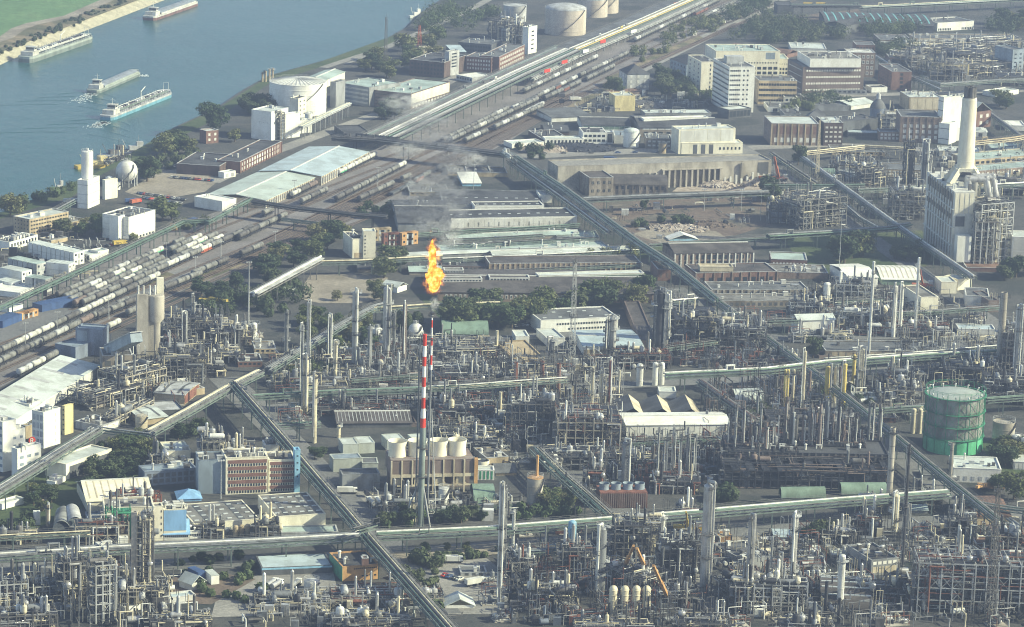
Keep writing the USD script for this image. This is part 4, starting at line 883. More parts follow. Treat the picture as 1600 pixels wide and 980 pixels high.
train('on the spur by the pale shed',(28,592),(90,560),'lwgwg')
train('behind the tall concrete silo tower',(168,520),(192,508),'w')
train('in the group behind the silo',(198,498),(250,474),'grrw')
train('under the thin dark pipe bridge',(372,378),(448,342),'ddgggwg')
train('next to the long pale green sheds',(455,312),(500,290),'wdb')
train('before the pale green sheds',(528,277),(594,244),'nwwww')
train('in the dark mid-yard train',(524,318),(640,258),'ddggggggwnn')
train('first row beyond the wide bridge',(690,226),(800,172),'dgggdggglggg')
train('second row beyond the wide bridge',(704,225),(845,158),'ggdgwggggdgg')
train('third row beyond the wide bridge',(726,226),(850,170),'glg.glgwgg')
train('on the row towards the tanks',(800,176),(905,124),'lgxxglgxlg')
train('on the row under the pipe deck',(818,148),(936,92),'gglgglglgw')
train('on the short row right of them',(800,192),(850,167),'lgwl')
train('in the long far train',(992,67),(1128,2),'lgggglgggglgggg')
train('in the left far short train',(1098,32),(1165,0),'gglgggg'); train('in the middle far short train',(1112,30),(1172,2),'gglgggg'); train('in the right far short train',(1128,24),(1180,0),'gglgggg')
train('beside the far trains',(1085,27),(1105,17),'xx')
train('left of the pale green sheds',(395,348),(440,328),'.gwg')

train('on the long middle line',(150,502),(330,428),'dgdggdgg.ddgg.gg'); train('on the long line by the conveyor trees',(300,436),(420,386),'ggd.dgg.gddg')
train('on the line before the dark train',(560,318),(650,276),'ddgg.gddgg'); train('on the line right of the dark train',(610,308),(700,262),'fffxg.ddg'); train('on the line beside the ladder tracks',(470,322),(520,298),'gdg')
train('first far line below the pipe deck',(905,124),(985,86),'gdgglgdgg'); train('second far line below the pipe deck',(850,160),(960,108),'dggxgg.ggdgg')
# ---------------------------------------------------------------- trees
def tree_kind(key,material,seed,tall=1.0,n=1500,leaf=.062):
 """about one unit wide and tall; scaled where it stands"""
 t = proto('tree_' + key); g = np.random.default_rng(seed)
 lob = []
 for i in range(15):
  a = g.uniform(0,2 * np.pi); rr = .30 * math.sqrt(g.random()); z = g.uniform(.30,.82) * tall
  lob.append((rr * math.cos(a),rr * math.sin(a),z,g.uniform(.12,.21) * (1.15 - .5 * abs(z / tall - .5))))
 V,F = [],[]; k = 0
 w = np.array([l[3] ** 2 for l in lob]); pick = g.choice(len(lob),n,p=w / w.sum())
 for i in pick:
  x,y,z,r = lob[i]; d = g.normal(size=3); d /= np.linalg.norm(d); rr = r * (g.uniform(.55,1.08)); p = np.array([x,y,z]) + d * rr * [1,1,.85]
  nn = d + g.normal(size=3) * .55; nn /= np.linalg.norm(nn); a = np.cross(nn,g.normal(size=3)); a /= np.linalg.norm(a) + 1e-9; b = np.cross(nn,a); s = leaf * g.uniform(.5,1.15)
  V += [p - a * s,p - b * s * .6,p + a * s,p + b * s * .6]; F += [[k,k + 1,k + 2],[k,k + 2,k + 3]]; k += 4
 obj('crown',MB().add(V,F),material,t)
 m = MB(); m.cyl((0,0,0),(0,0,.38 * tall),.035,7,r1=.02)
 for l in lob[:7]: m.cyl((0,0,.2 * tall + .1 * g.random()),l[:3],.016,5,r1=.006)
 obj('trunk',m,'bark',t)
for i in range(4): tree_kind(f'broad_{i}',('leaf','leaf_light','leaf','leaf_dark')[i],11 + i,n=(1500,1200,1800,1400)[i],leaf=(.062,.055,.05,.068)[i])
for i in range(2): tree_kind(f'dark_{i}','leaf_dark',31 + i)
tree_kind('tall_0','leaf',41,1.0)
_tr = random.Random(99)
def T(label,spots,group=None,kinds=('broad_0','broad_1','broad_2','broad_3'),asp=.95,name='tree',cat='tree'):
 for i,s in enumerate(sorted(spots,key=lambda q: q[0])):
  x,y,w = s[:3]; W = w / S(x,y); H = W * (s[3] if len(s) > 3 else asp * _tr.uniform(.9,1.1))
  copy('tree_' + _tr.choice(kinds),name,label if len(spots) < 2 else f'{label}, {ORD(i + 1)} from left',cat,G(x,y),_tr.uniform(0,6.28),(W * 1.35,W * 1.35,H * 1.08),group if len(spots) > 1 else None)
def wood(label,group,poly,n,w0,w1,seed,**kw):
 P = Polygon(poly); r = random.Random(seed); out = []; x0,y0,x1,y1 = P.bounds
 from shapely.geometry import Point
 n = max(3,round(n * 1.02))
 while len(out) < n:
  x,y = r.uniform(x0,x1),r.uniform(y0,y1)
  if P.contains(Point(x,y)): out.append((x,y,r.uniform(w0,w1)))
 T(label,out,group,**kw)
def shrubs(poly,n,w0,w1,seed):
 P = Polygon(poly); r = np.random.default_rng(seed); x0,y0,x1,y1 = P.bounds; V,F,k = [],[],0
 from shapely.geometry import Point
 while n > 0:
  x,y = r.uniform(x0,x1),r.uniform(y0,y1)
  if not P.contains(Point(x,y)): continue
  n -= 1; c = G(x,y); W = r.uniform(w0,w1) / S(x,y) / 2
  for _ in range(150):
   d = r.normal(size=3); d /= np.linalg.norm(d); p = c + np.array([0,0,W * .85]) + d * W * r.uniform(.5,1.05) * [1,1,.9]
   a = np.cross(d + r.normal(size=3) * .6,r.normal(size=3)); a /= np.linalg.norm(a); b = np.cross(d,a); s_ = r.uniform(.45,.95); V += [p - a * s_,p - b * s_ * .6,p + a * s_,p + b * s_ * .6]; F += [[k,k + 1,k + 2],[k,k + 2,k + 3]]; k += 4
 struct('shrubs',MB().add(V,F),'leaf' if seed % 2 else 'leaf_dark','stuff')
DK = ('dark_0','dark_1')
wood('tree in the clump on the river bank beside the small brick house','clump beside the small brick house',[(248,238),(262,232),(305,226),(318,236),(300,244),(260,246)],7,26,38,1)
T('single round tree on the river bank behind the small brick house',[(330,204,44)]); T('low round bush between the brick house and the white block',[(367,222,22)])
wood('dark tree beside the water left of the big white domed tank','dark trees left of the white domed tank',[(362,182),(420,168),(425,180),(370,190)],6,24,36,2,kinds=DK)
T('tree on the bank at the left edge of the river',[(16,338,34),(34,332,26)],'trees on the bank at the left edge')
T('bushy tree right of the white ball tank',[(230,284,42),(240,278,28)],'bushy trees right of the white ball tank')
T('tree in front of the white cube building by the gravel lot',[(254,346,40),(240,340,28),(268,344,30)],'trees right of the white cube building')
wood('tree on the green between the office block and the white cube building','trees between the office block and the white cube',[(85,365),(150,345),(165,350),(160,372),(110,378)],8,16,30,3)
shrubs([(195,370),(232,356),(240,362),(205,380)],6,12,20,33)
wood('tree on the river bank beyond the green-roofed office','trees beyond the green-roofed office',[(545,110),(660,62),(700,70),(690,95),(600,125)],16,18,34,4)
shrubs([(640,45),(690,15),(780,8),(790,32),(740,58),(670,62)],33,18,34,5)
wood('dark tree by the wide pipe deck in front of the old office','dark trees by the wide pipe deck',[(580,185),(615,172),(625,185),(600,192)],4,20,30,6,kinds=DK)
wood('tree along the curve of the rail yard below the dark bridge','trees below the dark bridge',[(490,378),(530,362),(540,392),(500,402)],6,22,34,7)
wood('dark tree in the belt left of the glassed conveyor','tree belt left of the conveyor',[(395,430),(440,402),(500,385),(535,395),(480,412),(420,450)],15,22,36,8)
wood('dark tree behind the silo tower beside the yellow crane','trees beside the yellow crane',[(305,465),(330,450),(375,445),(392,462),(340,480)],8,20,34,9,kinds=DK)
wood('tree around the sandy lot','trees around the sandy lot',[(590,420),(640,410),(625,432),(600,440)],5,24,38,10)
T('single tree on the sandy lot',[(584,462,22,1.2),(527,470,16),(598,470,30)],'single trees on the sandy lot')
wood('tree in the belt right of the flare, before the long brown roofs','belt before the long brown roofs',[(690,505),(740,488),(830,486),(980,466),(1010,462),(1020,478),(900,492),(800,514),(700,514)],34,26,44,11)
wood('big tree right behind the slim flare stack','big trees behind the slim flare',[(690,510),(735,503),(745,512),(700,520)],4,36,48,12)
wood('tree in the green patch between conveyor and columns','green patch between conveyor and columns',[(440,520),(500,500),(560,500),(600,540),(500,560)],14,20,36,13)
wood('dark tree beside the small white ball tanks','dark trees beside the small ball tanks',[(555,512),(600,502),(660,505),(640,528),(560,530)],8,20,32,14,kinds=DK)
wood('tree behind the twin white halls on the right','trees behind the twin white halls',[(1290,408),(1350,398),(1362,402),(1310,414)],7,28,42,15)
wood('dark tree under the power station','dark trees under the power station',[(1545,435),(1600,425),(1640,430),(1600,446)],6,26,40,16,kinds=DK)
wood('tree on the lawn beside the green gas holder','trees beside the green gas holder',[(1540,712),(1580,700),(1600,712),(1600,735),(1560,732)],7,24,36,17)
T('large tree at the right edge below the gas holder',[(1584,780,44,1.0),(1560,770,30)],'large trees at the right edge')
wood('tree beside the cylindrical brown-topped tank','trees beside the brown-topped tank',[(850,795),(885,785),(895,798),(860,806)],6,26,40,18)
wood('dark tree in the green area behind the cream barn','green area behind the cream barn',[(130,745),(190,720),(225,700),(240,712),(180,765),(120,775)],16,20,34,19,kinds=DK)
wood('tree below the brown office block yard','trees left of the bright white block',[(175,712),(215,690),(232,715),(190,725)],7,24,36,20)
wood('dark tree left of the small open frame hall','dark trees behind the brick-coloured plant',[(270,690),(310,668),(318,680),(285,700)],5,22,34,21,kinds=DK)
shrubs([(0,830),(40,810),(60,822),(20,842)],12,16,28,22)
wood('tree at the left edge behind the two thin silos','trees behind the two thin silos',[(10,775),(60,765),(100,782),(80,800),(20,800)],9,18,28,23)
shrubs([(640,880),(680,872),(690,885),(650,895)],7,16,30,24)
T('small round tree on the sandy strip by the near pipe bridge',[(664,864,14,1.2),(698,862,12,1.2),(729,862,15,1.1)],'small round trees on the sandy strip')
shrubs([(620,900),(700,955),(690,960),(640,930)],9,14,24,25)
shrubs([(690,872),(780,862),(785,868),(700,878)],15,10,16,26)
wood('dark tree at the flare foot','dark trees at the flare foot',[(580,818),(640,812),(720,815),(760,800),(770,812),(700,826),(600,828)],12,16,30,27,kinds=DK)
wood('tree in the avenue left of the white slab tower','avenue left of the white slab tower',[(1010,148),(1050,120),(1085,150),(1080,165),(1030,150)],10,18,32,28,kinds=DK)
T('tree left of the hip-roofed villa',[(960,146,26),(952,142,18)],'trees left of the villa')
shrubs([(950,100),(1000,72),(1090,30),(1150,12),(1180,18),(1100,60),(1010,98)],45,10,20,29)
shrubs([(1145,60),(1200,30),(1260,40),(1300,55),(1350,45),(1300,62),(1200,70)],33,18,30,30)
shrubs([(1325,50),(1420,42),(1450,50),(1360,62)],18,18,28,31)
wood('tree beside the long flat hall at the right edge','trees beside the long flat hall',[(1540,40),(1600,30),(1640,35),(1600,52)],10,18,28,32)
shrubs([(1365,78),(1405,70),(1420,80),(1380,90)],12,14,24,34)
shrubs([(1215,172),(1290,160),(1300,168),(1230,180)],12,14,22,35)
wood('tree by the white gabled brick house at the right','trees by the gabled brick house',[(1540,168),(1580,160),(1575,172)],4,18,28,36)
T('round tree on the light road by the ruin wall',[(1247,258,24,1.3)]); T('small conifer before the long pipe bridge of the demolition site',[(1006,330,12,1.5)])
wood('tree along the edge of the demolition ground','trees along the demolition ground',[(1180,322),(1200,300),(1215,310),(1195,335)],5,20,30,37,kinds=DK)
shrubs([(985,350),(1080,345),(1085,352),(990,358)],10,10,18,38)
wood('dark tree in the shade before the power station','dark trees in the power station shade',[(1380,395),(1450,400),(1460,418),(1400,412)],8,18,28,39,kinds=DK)
wood('tree near the round white roofed vessels','trees right of the ribbed tunnel',[(1165,652),(1195,645),(1200,658),(1175,662)],4,24,34,40,kinds=DK)
wood('dark tree beside the orange-capped plant','dark trees by the low sheds',[(1255,838),(1290,828),(1290,845),(1262,850)],4,22,32,41,kinds=DK)
shrubs([(1110,785),(1145,775),(1140,790)],6,22,32,42)
T('dark tree beside the old brown hall by the pipe bridge',[(1270,560,26,1.3)])
T('pale round shrub on the street before the brown office',[(492,718,22),(505,712,16)],'shrubs before the twin grey sheds')
shrubs([(-30,92),(60,52),(200,-4),(215,-2),(110,44),(0,86)],70,3,8,50); shrubs([(420,600),(440,590),(500,560),(520,580),(450,620)],20,10,22,51); shrubs([(800,480),(1010,460),(1020,470),(810,492)],40,10,20,53)
# ---------------------------------------------------------------- buildings, river side and north
PAL['tanktan'] = ((.50,.44,.36),.6,0,.15,.2); PAL['skyroof'] = ((.42,.50,.52),.5,0,.2,.15)
W_,OW,CR,BG = 'white','offwhite','cream','bluegrey'
def part_box(t,name,m_,x0,y0,z0,x1,y1,z1): m = MB(); m.box(x0,y0,z0,x1,y1,z1); return obj(name,m,m_,t)
t,R,H = TK('huge white tank with a ribbed conical roof beside the river',465,175,127,89,'white','white','cone',.16,5,True)
for k in range(36):
 a = k * np.pi / 18; m = MB(); m.bar((R * .97 * math.cos(a),R * .97 * math.sin(a),H + .25),(.05 * R * math.cos(a),.05 * R * math.sin(a),H + R * .165),.35,.3); obj('roof_rib',m,'lightgrey',t)
B('process_building','white windowless block with shaded side, left of the big domed tank','building',(393,171),(424,175),(438,167),45,W_,'paleroof',win=[('f',1,3,.55,.65,.1,.3,'glass',.3,.9)],clutter=3)
B('process_building','narrow white block with pale green roof between stair and domed tank','building',(440,177),(446,178.5),(457,173),38,W_,'greenroof')
U('open zigzag stair tower between the two white blocks by the domed tank',(431,176),(438,177),(441,175),42,1,1,8,3,'stair_tower','stair tower',2,10,'lightgrey',top=0)
B('elevator_tower','narrow cream tower standing right in front of the domed tank','tower',(453,153),(466,154.5),(478,151),36,CR,'greyroof',win=[('r',4,2,.2,.95,.25,.3,'glass')],clutter=2)
B('annex','low white annex at the foot of the cream tower','building',(460,187),(467,189),(480,185),20,W_,'paleroof',clutter=1)
TK('small white silo with conical top at the foot of the domed tank',482,196,178,12,'white',None,'cone',.6,1,False,'silo','silo')
for i,(x,y) in enumerate([(410,113),(415,111),(421,108),(426,107)]): C(f'slim tan vent pipe, {ORD(i + 1)} from the left behind the domed tank',x,128,y,3,'tanwall',1,0,name='vent_pipe',cat='pipe',cap='flat',group='tan vent pipes behind the domed tank')
B('low_building','low building with beige roof left of the domed tank','building',(386,157),(404,163),(430,156),10,'tanwall','gravelroof',clutter=5)
PB('inclined white conveyor bridge from the domed tank towards the rails',[(470,198),(510,178),(546,161)],7,3,2,name='conveyor_bridge',cat='conveyor',two=False,cover='paleroof',step=9,post='lightgrey')
B('shed','pale green roofed shed with bright end wall behind the domed tank','shed',(509,125),(539,112),(492,116),12,CR,'greenroof','gx',1.2)
B('stair_block','grey narrow stair block between shed and banded office','building',(516,128),(525,129),(530,124),40,'grey','greyroof')
B('office_building','long three-storey office with bright window bands and pale green roof','building',(528,129),(577,137),(584,122),30,'grey','greenroof',win=[('f',4,1,.06,.95,.98,.38,'offwhite',.02,.98,'window_band'),('f',4,16,.06,.95,.6,.2,'glass')],clutter=5)
B('office_building','big pale green roofed hall with cream lit side by the pipe deck','building',(585,141),(642,147),(695,127),25,'brown','greenroof',win=[('r',1,1,.35,.98,.98,.95,'cream',.01,.99,'cladding'),('r',1,12,.08,.3,.6,.8,'offwhite'),('f',4,14,.05,.9,.7,.3,'glass')],clutter=6,base='brown')
B('gate_building','little flat building with bright white roof by the yellow-edged pipe deck','building',(713,117),(738,122),(761,116),8,'lightgrey','white',win=[('f',1,6,.3,.8,.6,.8,'glass')],clutter=1)
B('concrete_tower','slim grey tower with small cabin beside the pale plate roof','tower',(695,80),(702,81),(709,77),38,'lightgrey','greyroof',win=[('r',5,1,.3,.95,.5,.4,'glass')])
B('workshop','dark workshop under a pale overhanging plate roof','building',(707,81),(728,81),(721,72),25,'darkgrey','skyroof','shed',.6)
B('old_works','dark old works building half hidden behind bank trees','building',(640,93),(694,98),(700,84),24,'darkbrick','tarroof',win=[('f',3,10,.1,.9,.5,.5,'glass')],clutter=5)
B('old_works','dark flat-roofed works building left of the steel plant at the top','building',(716,66),(768,70),(779,62),16,'darkgrey','greyroof',clutter=6,win=[('f',2,12,.1,.9,.6,.5,'glass')])
B('brick_building','square brown brick building with flat roof beside the wide pipe deck','building',(728,88),(768,91),(778,84),23,'brick','greyroof',win=[('f',3,9,.1,.9,.5,.5,'offwhite'),('r',3,3,.1,.9,.5,.5,'offwhite')],clutter=3)
B('brick_building','long brick building with white window rows facing the wide pipe deck','building',(780,89),(820,70),(763,81),25,'brick','greyroof',win=[('f',3,12,.1,.92,.5,.55,'offwhite')],clutter=5)
B('white_tower','slim white tower block standing left of the big beige tank','tower',(817,42),(826,43),(840,40),42,W_,'paleroof',win=[('r',5,1,.1,.9,.3,.3,'glass')],clutter=2)
U('grey steel plant behind the slim white tower block',(764,32),(794,35),(804,27),30,5,3,4,5,ves=8,pw=80)
U('tall steel plant left of the slim white tower',(800,42),(816,43),(822,38),34,3,2,5,6,ves=5,pw=60)
TK('smaller pale storage tank at the top edge, left of the big beige tank',804,33,8,36,'lightgrey','lightgrey','cone',.12,2)
TK('big beige storage tank with grey dome roof and offset outer ring',883,52,13,64,'tanktan','lightgrey','dome',.12,5)
TK('beige storage tank with a dark vertical pipe, second from the left',926,25,-2,46,'tanktan','lightgrey','dome',.1,3)
TK('beige storage tank at the right end of the row, cut by the top edge',946,19,-9,40,'tanktan','lightgrey','dome',.1,3)
PB('wide pipe deck with yellow edge pipe beside the railway yard',[(594,213),(800,115),(885,77)],7,21,34,['pipegrey','pipewhite','silver','pipegreen','steel','pipegrey'],.15,.5,'pipe_deck',two=False,seed=4)
PB('thick yellow pipe on posts along the left edge of the pipe deck',[(582,211),(700,153),(800,104),(870,70)],7.6,2.0,1,['yellow'],.55,.6,'pipe_run','pipe',two=False,truss=False,walk=False)
PB('road-like upper pipe deck with pale edges running to the top of the picture',[(885,77),(1000,29),(1066,0),(1180,-50)],7,17,9,['pipewhite','pipeyellow','pipegrey'],.2,.45,'pipe_deck',two=False,cover='greyroof')
PB('side pipe rack with red and white boards along the upper deck',[(830,122),(900,86),(1000,44),(1080,8),(1150,-25)],5,5,6,two=True,post='lightgrey')
for i,(x,y,c) in enumerate([(855,114,'red'),(882,100,'red'),(915,83,'white'),(942,68,'red'),(990,52,'white'),(1022,31,'white'),(1034,23,'red'),(1046,16,'white'),(1056,9,'orangered'),(1076,2,'red')]):
 g = G(x,y,5.5); t = thing('sign_board',f'{"white" if c == "white" else "red"} board on the upper deck, {ORD(i + 1)} from its near end','board',(g[0],g[1],5.2),math.radians(60)); part_box(t,'panel',c,-3.5,-.1,.6,3.5,.1,2.6); part_box(t,'post','steel',-3.2,-.12,-.2,-3.0,.12,.6); part_box(t,'post','steel',3.0,-.12,-.2,3.2,.12,.6)
PB('wide dark bridge crossing the railway yard',[(520,214),(590,218),(680,228),(792,241)],9,9,6,['darksteel','steel','pipegrey'],cover='darkgrey',post='darksteel',name='covered_bridge',cat='bridge',step=32)
B('shelter','flat dark roof at the river end of the wide dark bridge','shelter',(545,213),(585,212),(575,195),9,'darkgrey','tarroof')
# masts and the red crane
def mast(label,x,yb,yt,w=.5,col='steel',name='lattice_mast',cat='mast',levels=0,bands=None,tip=True):
 b = G(x,yb); H = HT(x,yb,yt); t = thing(name,label,cat,b,.3); n = max(4,int(H / 2.2)); m = MB()
 q = lambda z: w * (1 - .6 * z / H); Z = np.linspace(0,H,n + 1)
 segs = [m] if not bands else [MB(),MB()]
 for i,(z0,z1) in enumerate(zip(Z[:-1],Z[1:])):
  mm = segs[(i // 4) % len(segs)]; c0 = [(sx * q(z0),sy * q(z0),z0) for sx,sy in ((-1,-1),(1,-1),(1,1),(-1,1))]; c1 = [(sx * q(z1),sy * q(z1),z1) for sx,sy in ((-1,-1),(1,-1),(1,1),(-1,1))]
  for k in range(4): j = (k + 1) % 4; mm.bar(c0[k],c1[k],.16); mm.bar(c0[k],c1[j],.09); mm.bar(c1[k],c1[j],.09)
 for i,mm in enumerate(segs): obj('lattice',mm,col if not bands else bands[i],t)
 for k in range(levels): platform(t,q(H * (k + 1) / levels),H * (k + 1) / levels - .4,-3.1,3.1,'steel',.9)
 m = MB(); m.box(-w - .3,-w - .3,-.1,w + .3,w + .3,.35); obj('footing',m,'concrete',t)
 if tip: m = MB(); m.cyl((0,0,H),(0,0,H + 2),.09,6); obj('antenna',m,'steel',t)
 return t
def pole(label,x,yb,yt,r=.22,col='lightgrey',name='lamp_mast',cat='mast',group=None,head=True):
 b = G(x,yb); H = HT(x,yb,yt); t = thing(name,label,cat,b,.4,group); m = MB(); m.cyl((0,0,0),(0,0,H),r,8,r1=r * .5); obj('pole',m,col,t)
 if head: m = MB(); m.bar((-1,0,H),(1,0,H),.25); [m.box(s_ - .25,-.3,H - .15,s_ + .25,.3,H + .25) for s_ in (-.9,0,.9)]; obj('lamp_head',m,'lightgrey',t)
 return t
mast('very tall grey lattice mast on the river bank behind the office',602,112,27,1.0)
mast('red tower crane base standing in white rubble on the river bank',655,78,40,1.3,'orangered','red_crane_tower','crane tower')
# ---- river side, left
t = B('process_tower','tall white banded tower block carrying a white round silo by the river','tower',(121,281),(137,282.5),(156,275),44,W_,'lightgrey',win=[('f',3,1,.0,1,1,.06,'lightgrey',0,1,'joint'),('r',3,1,.0,1,1,.06,'lightgrey',0,1,'joint')])
_l = [c for c in t.GetChildren() if c.GetName() == 'roof'][0]
_b = np.array(UsdGeom.Mesh(_l).GetPointsAttr().Get()); _c = _b.mean(0); _z = _b[:,2].max()
m = MB(); m.rev([(2.75,_z),(2.75,_z + 12.4),(2.4,_z + 12.9),(.02,_z + 13.1)],28,c=(_c[0] - .8,_c[1] + .2,0)); o = obj('silo',m,'white',t)
m = MB(); rail_ring(m,2.7,_z + 12.5,14,c=(_c[0] - .8,_c[1] + .2)); m.box(_c[0] - 1.4,_c[1] - .4,_z + 13,_c[0] - .2,_c[1] + .8,_z + 14.2); obj('railing',m,'lightgrey',o)
B('cream_block','narrow cream block in the shade of the white silo tower','building',(160,281),(164,282),(175,277),30,CR,'greyroof')
TK('small white round tank between cream block and ball tank',171,291,280,13,'white',None,'dome',.4,1); TK('low white round tank right behind the cream block',183,296,288,10,'white',None,'dome',.3,1)
SPH('white ball tank on legs beside the river',198,267,34,290)
B('office_block','four-storey office block with tan window rows on the river bank','building',(21,338),(46,343),(84,326),26,'tanwall','paleroof',win=[('r',4,14,.05,.95,.62,.4,'glass',.02,.98),('f',4,5,.05,.95,.3,.3,'glass')],clutter=2)
t = B('stair_shaft','cream stair shaft on the front of the tan office block','tower',(60,332),(63,333),(67,331),29,CR,'paleroof')
B('laboratory','white low building with busy roof machinery at the left edge','building',(-10,375),(15,379),(46,365),12,W_,'greyroof',clutter=22,win=[('r',1,9,.3,.8,.5,.8,'glass')])
B('low_building','low tan flat building behind the office block green','building',(86,342),(112,347),(127,341),7,'tanwall','gravelroof',clutter=3)
B('cube_building','white cube building with bright right face near the river','building',(160,334),(201,340),(228,326),37,W_,'greyroof',win=[('f',4,1,0,1,1,.04,'lightgrey',0,1,'joint'),('r',1,8,.03,.14,.5,.7,'glass')],clutter=8)
B('stair_shaft','white stair shaft on the shaded face of the white cube','tower',(171,336),(185,338.5),(189,335),39,W_,'greyroof')
B('white_hall','white flat hall beside the shiny sheds and the pipe bridge','building',(304,307),(347,315),(357,308),16,W_,'white',clutter=1)
B('workshop','small dark-roofed workshop behind the white flat hall','building',(333,302),(352,307),(371,301),8,'tanwall','greyroof',win=[('r',1,6,.2,.8,.5,.8,'glass')],clutter=4)
B('small_store','little white store with two doors in front of the brick hall','store',(341,268),(350,270),(368,267),9,W_,'paleroof',win=[('r',1,2,.1,.8,.5,.9,'lightgrey',.05,.95,'door')])
B('brick_hall','red brick hall with dark roof and white window bays','building',(375,253),(440,221),(346,247),18,'brick','tarroof',win=[('f',2,16,.1,.9,.55,.7,'offwhite')],pil=16,pilm='brick',clutter=3)
B('brick_hall','older brick hall with very dark roof, left of the white-windowed one','building',(343,260),(372,242),(285,250),16,'darkbrick','tarroof',clutter=3)
B('goods_shed','pale green steel shed nearest the camera beside the yard','shed',(415,313),(496,275),(326,303),13,'tanwall','shedroof','gx',1.6,win=[('f',1,24,.1,.8,.5,.9,'darkgrey',0,1,'door')],pil=24,pilm='offwhite')
B('goods_shed','pale green steel shed farther along the yard','shed',(502,275),(576,237),(432,254),15,'tanwall','skyroof','gx',1.6,win=[('f',1,22,.1,.8,.5,.9,'darkgrey',0,1,'door')],pil=22,pilm='offwhite')
B('pump_house','small brick house with light roof on the river bank','house',(312,202),(322,205),(331,200),20,'brick','paleroof',win=[('r',2,2,.1,.9,.35,.5,'offwhite')])
PB('long green and white pipe bridge along the left side of the yard',[(-20,487),(140,413),(288,343)],6,3.2,3,['pipegreen','pipewhite','pipegreen'],.35,.6,post='pipegreen',seed=2)
PB('pipe bridge beside the white flat hall at the yard edge',[(286,344),(322,342),(326,344),(392,308)],6,3.2,3,['pipegreen','pipewhite','pipegreen'],.35,.6,post='pipegreen',seed=3)
PB('small pipe bridge from the office block to the white tower',[(84,330),(115,313)],6,3,4); PB('thin dark pipe bridge crossing the yard tracks',[(395,314),(470,325),(560,335),(605,338)],8,4,4,['steel','darksteel'],cover='darkgrey',post='darksteel',step=30)
PB('second low pipe line crossing the yard below the dark bridge',[(440,340),(480,345),(540,352)],5,2.4,2,['darksteel','steel'],step=20)
# small boats at the bank, the yellow work boat
def boat(label,x,y,L,ang,hull,house,cat='boat'):
 g = G(x,y,-3.2); t = thing('work_boat',label,cat,g,ang); W = L * .26; m = MB(); m.prism([(-L / 2,-W * .4),(L * .25,-W / 2),(L / 2,0),(L * .25,W / 2),(-L / 2,W * .4)],-.5,1.5); obj('hull',m,hull,t)
 part_box(t,'cabin',house,-L * .25,-W * .3,1.5,L * .1,W * .3,3.6); part_box(t,'wheelhouse',house,-L * .05,-W * .25,3.6,L * .12,W * .25,5.6)
 m = MB(); m.cyl((0,0,5.6),(0,0,9),.1,6); m.bar((-L * .3,0,2),(-L * .42,0,7),.25); obj('mast',m,house,t)
boat('bright yellow work boat moored behind the white silo tower',157,261,26,.5,'yellow','paleyellow'); boat('dark work boat moored nearest the brick house',216,238,20,.4,'darkgrey','lightgrey'); boat('dark low work boat beside the yellow boat',186,244,22,.55,'navygrey','steel'); boat('white passenger boat at the far bank trees',653,27,13,.5,'white','white')
boat('small white launch at the bank below the silo tower',95,300,9,.7,'white','lightgrey')
U('steel jetty with gangways behind the ball tank',(172,250),(205,240),(170,247),7,6,1,1,4,'jetty','jetty',2,18,'darksteel',top=5)
# grey-white site cabins in the compound at the left
proto('cabin')
def cabin_kind(key,c,r):
 t = proto('cabin_' + key); m = MB(); m.box(-3,-1.25,.1,3,1.25,2.75); obj('body',m,c,t); part_box(t,'roof',r,-3.05,-1.3,2.76,3.05,1.3,2.9)
 for x in (-1.8,1.6): part_box(t,'window','glass',x - .5,-1.28,1.2,x + .5,-1.2,2.1)
 part_box(t,'door','lightgrey',-.45,-1.28,.15,.45,-1.2,2.15)
cabin_kind('w','white','paleroof'); cabin_kind('g','lightgrey','greenroof'); cabin_kind('b','blue','blue'); cabin_kind('o','orange','orange'); cabin_kind('t','tanwall','tanwall'); cabin_kind('r','rust','rust')
def cabins(where,P,Q,n,key,z=0.0,group='',rows=1,cat='site cabin',name='site_cabin',col='white',perp=True,lev=None):
 a,b = G(*P),G(*Q); d = (b - a) / np.linalg.norm(b - a); rz = math.atan2(d[1],d[0])
 for i in range(n):
  for l in range(lev or 1):
   p = a + (b - a) * (i + .5) / n; copy('cabin_' + key,name,f'{col} {cat}{(" on the ground" if l == 0 else " stacked on top") if lev else ""}, {ORD(i + 1)} {where}',cat,(p[0],p[1],z + 2.85 * l),rz + (math.pi / 2 if perp else 0),group=group or where)
cabins('from left in the long double row',(52,397),(124,414),10,'w',lev=2); cabins('from left in the second double row',(20,422),(66,432),6,'g',col='grey',lev=2)
cabins('from the left in the middle cluster',(8,437),(42,444),5,'w',lev=2); cabins('from the left in the right cluster',(76,428),(112,432),5,'w',lev=2); cabins('from the left in the front cluster',(46,452),(76,456),5,'g',col='grey',lev=2)
cabins('from the left in the lowest cluster',(2,446),(26,451),4,'w')
B('low_building','white long-roofed hall among the site cabins','building',(-20,452),(32,458),(56,444),8,W_,'white'); B('low_building','low white hall at the left edge below the site cabins','building',(-10,479),(14,483),(26,474),6,W_,'paleroof')
B('low_building','two-storey white cabin building by the yard fence','building',(119,393),(140,399),(150,393),10,W_,'paleroof',win=[('f',2,5,.1,.9,.5,.4,'glass')]); B('low_building','white flat cabin building beside the parked machines','building',(141,390),(153,393),(162,388),12,W_,'greenroof')
B('low_building','grey building with scrap-like roof gear behind the cabins','building',(60,385),(100,396),(112,385),8,'lightgrey','greyroof',clutter=18)
cabins('from the left at the far end of the yard cabins row',(83,398),(84,398),0,'w')
cabins('in the blue stack beside the rails, counted from the left',(58,486),(118,474),8,'b',col='dark blue',cat='container',name='shipping_container',perp=True)
cabins('in the blue stack at the left edge, counted from the left',(-6,512),(24,500),6,'b',col='dark blue',cat='container',name='shipping_container'); cabins('beside the left blue stack, counted from the left',(30,500),(52,494),3,'o',col='orange',cat='container',name='shipping_container',perp=False)
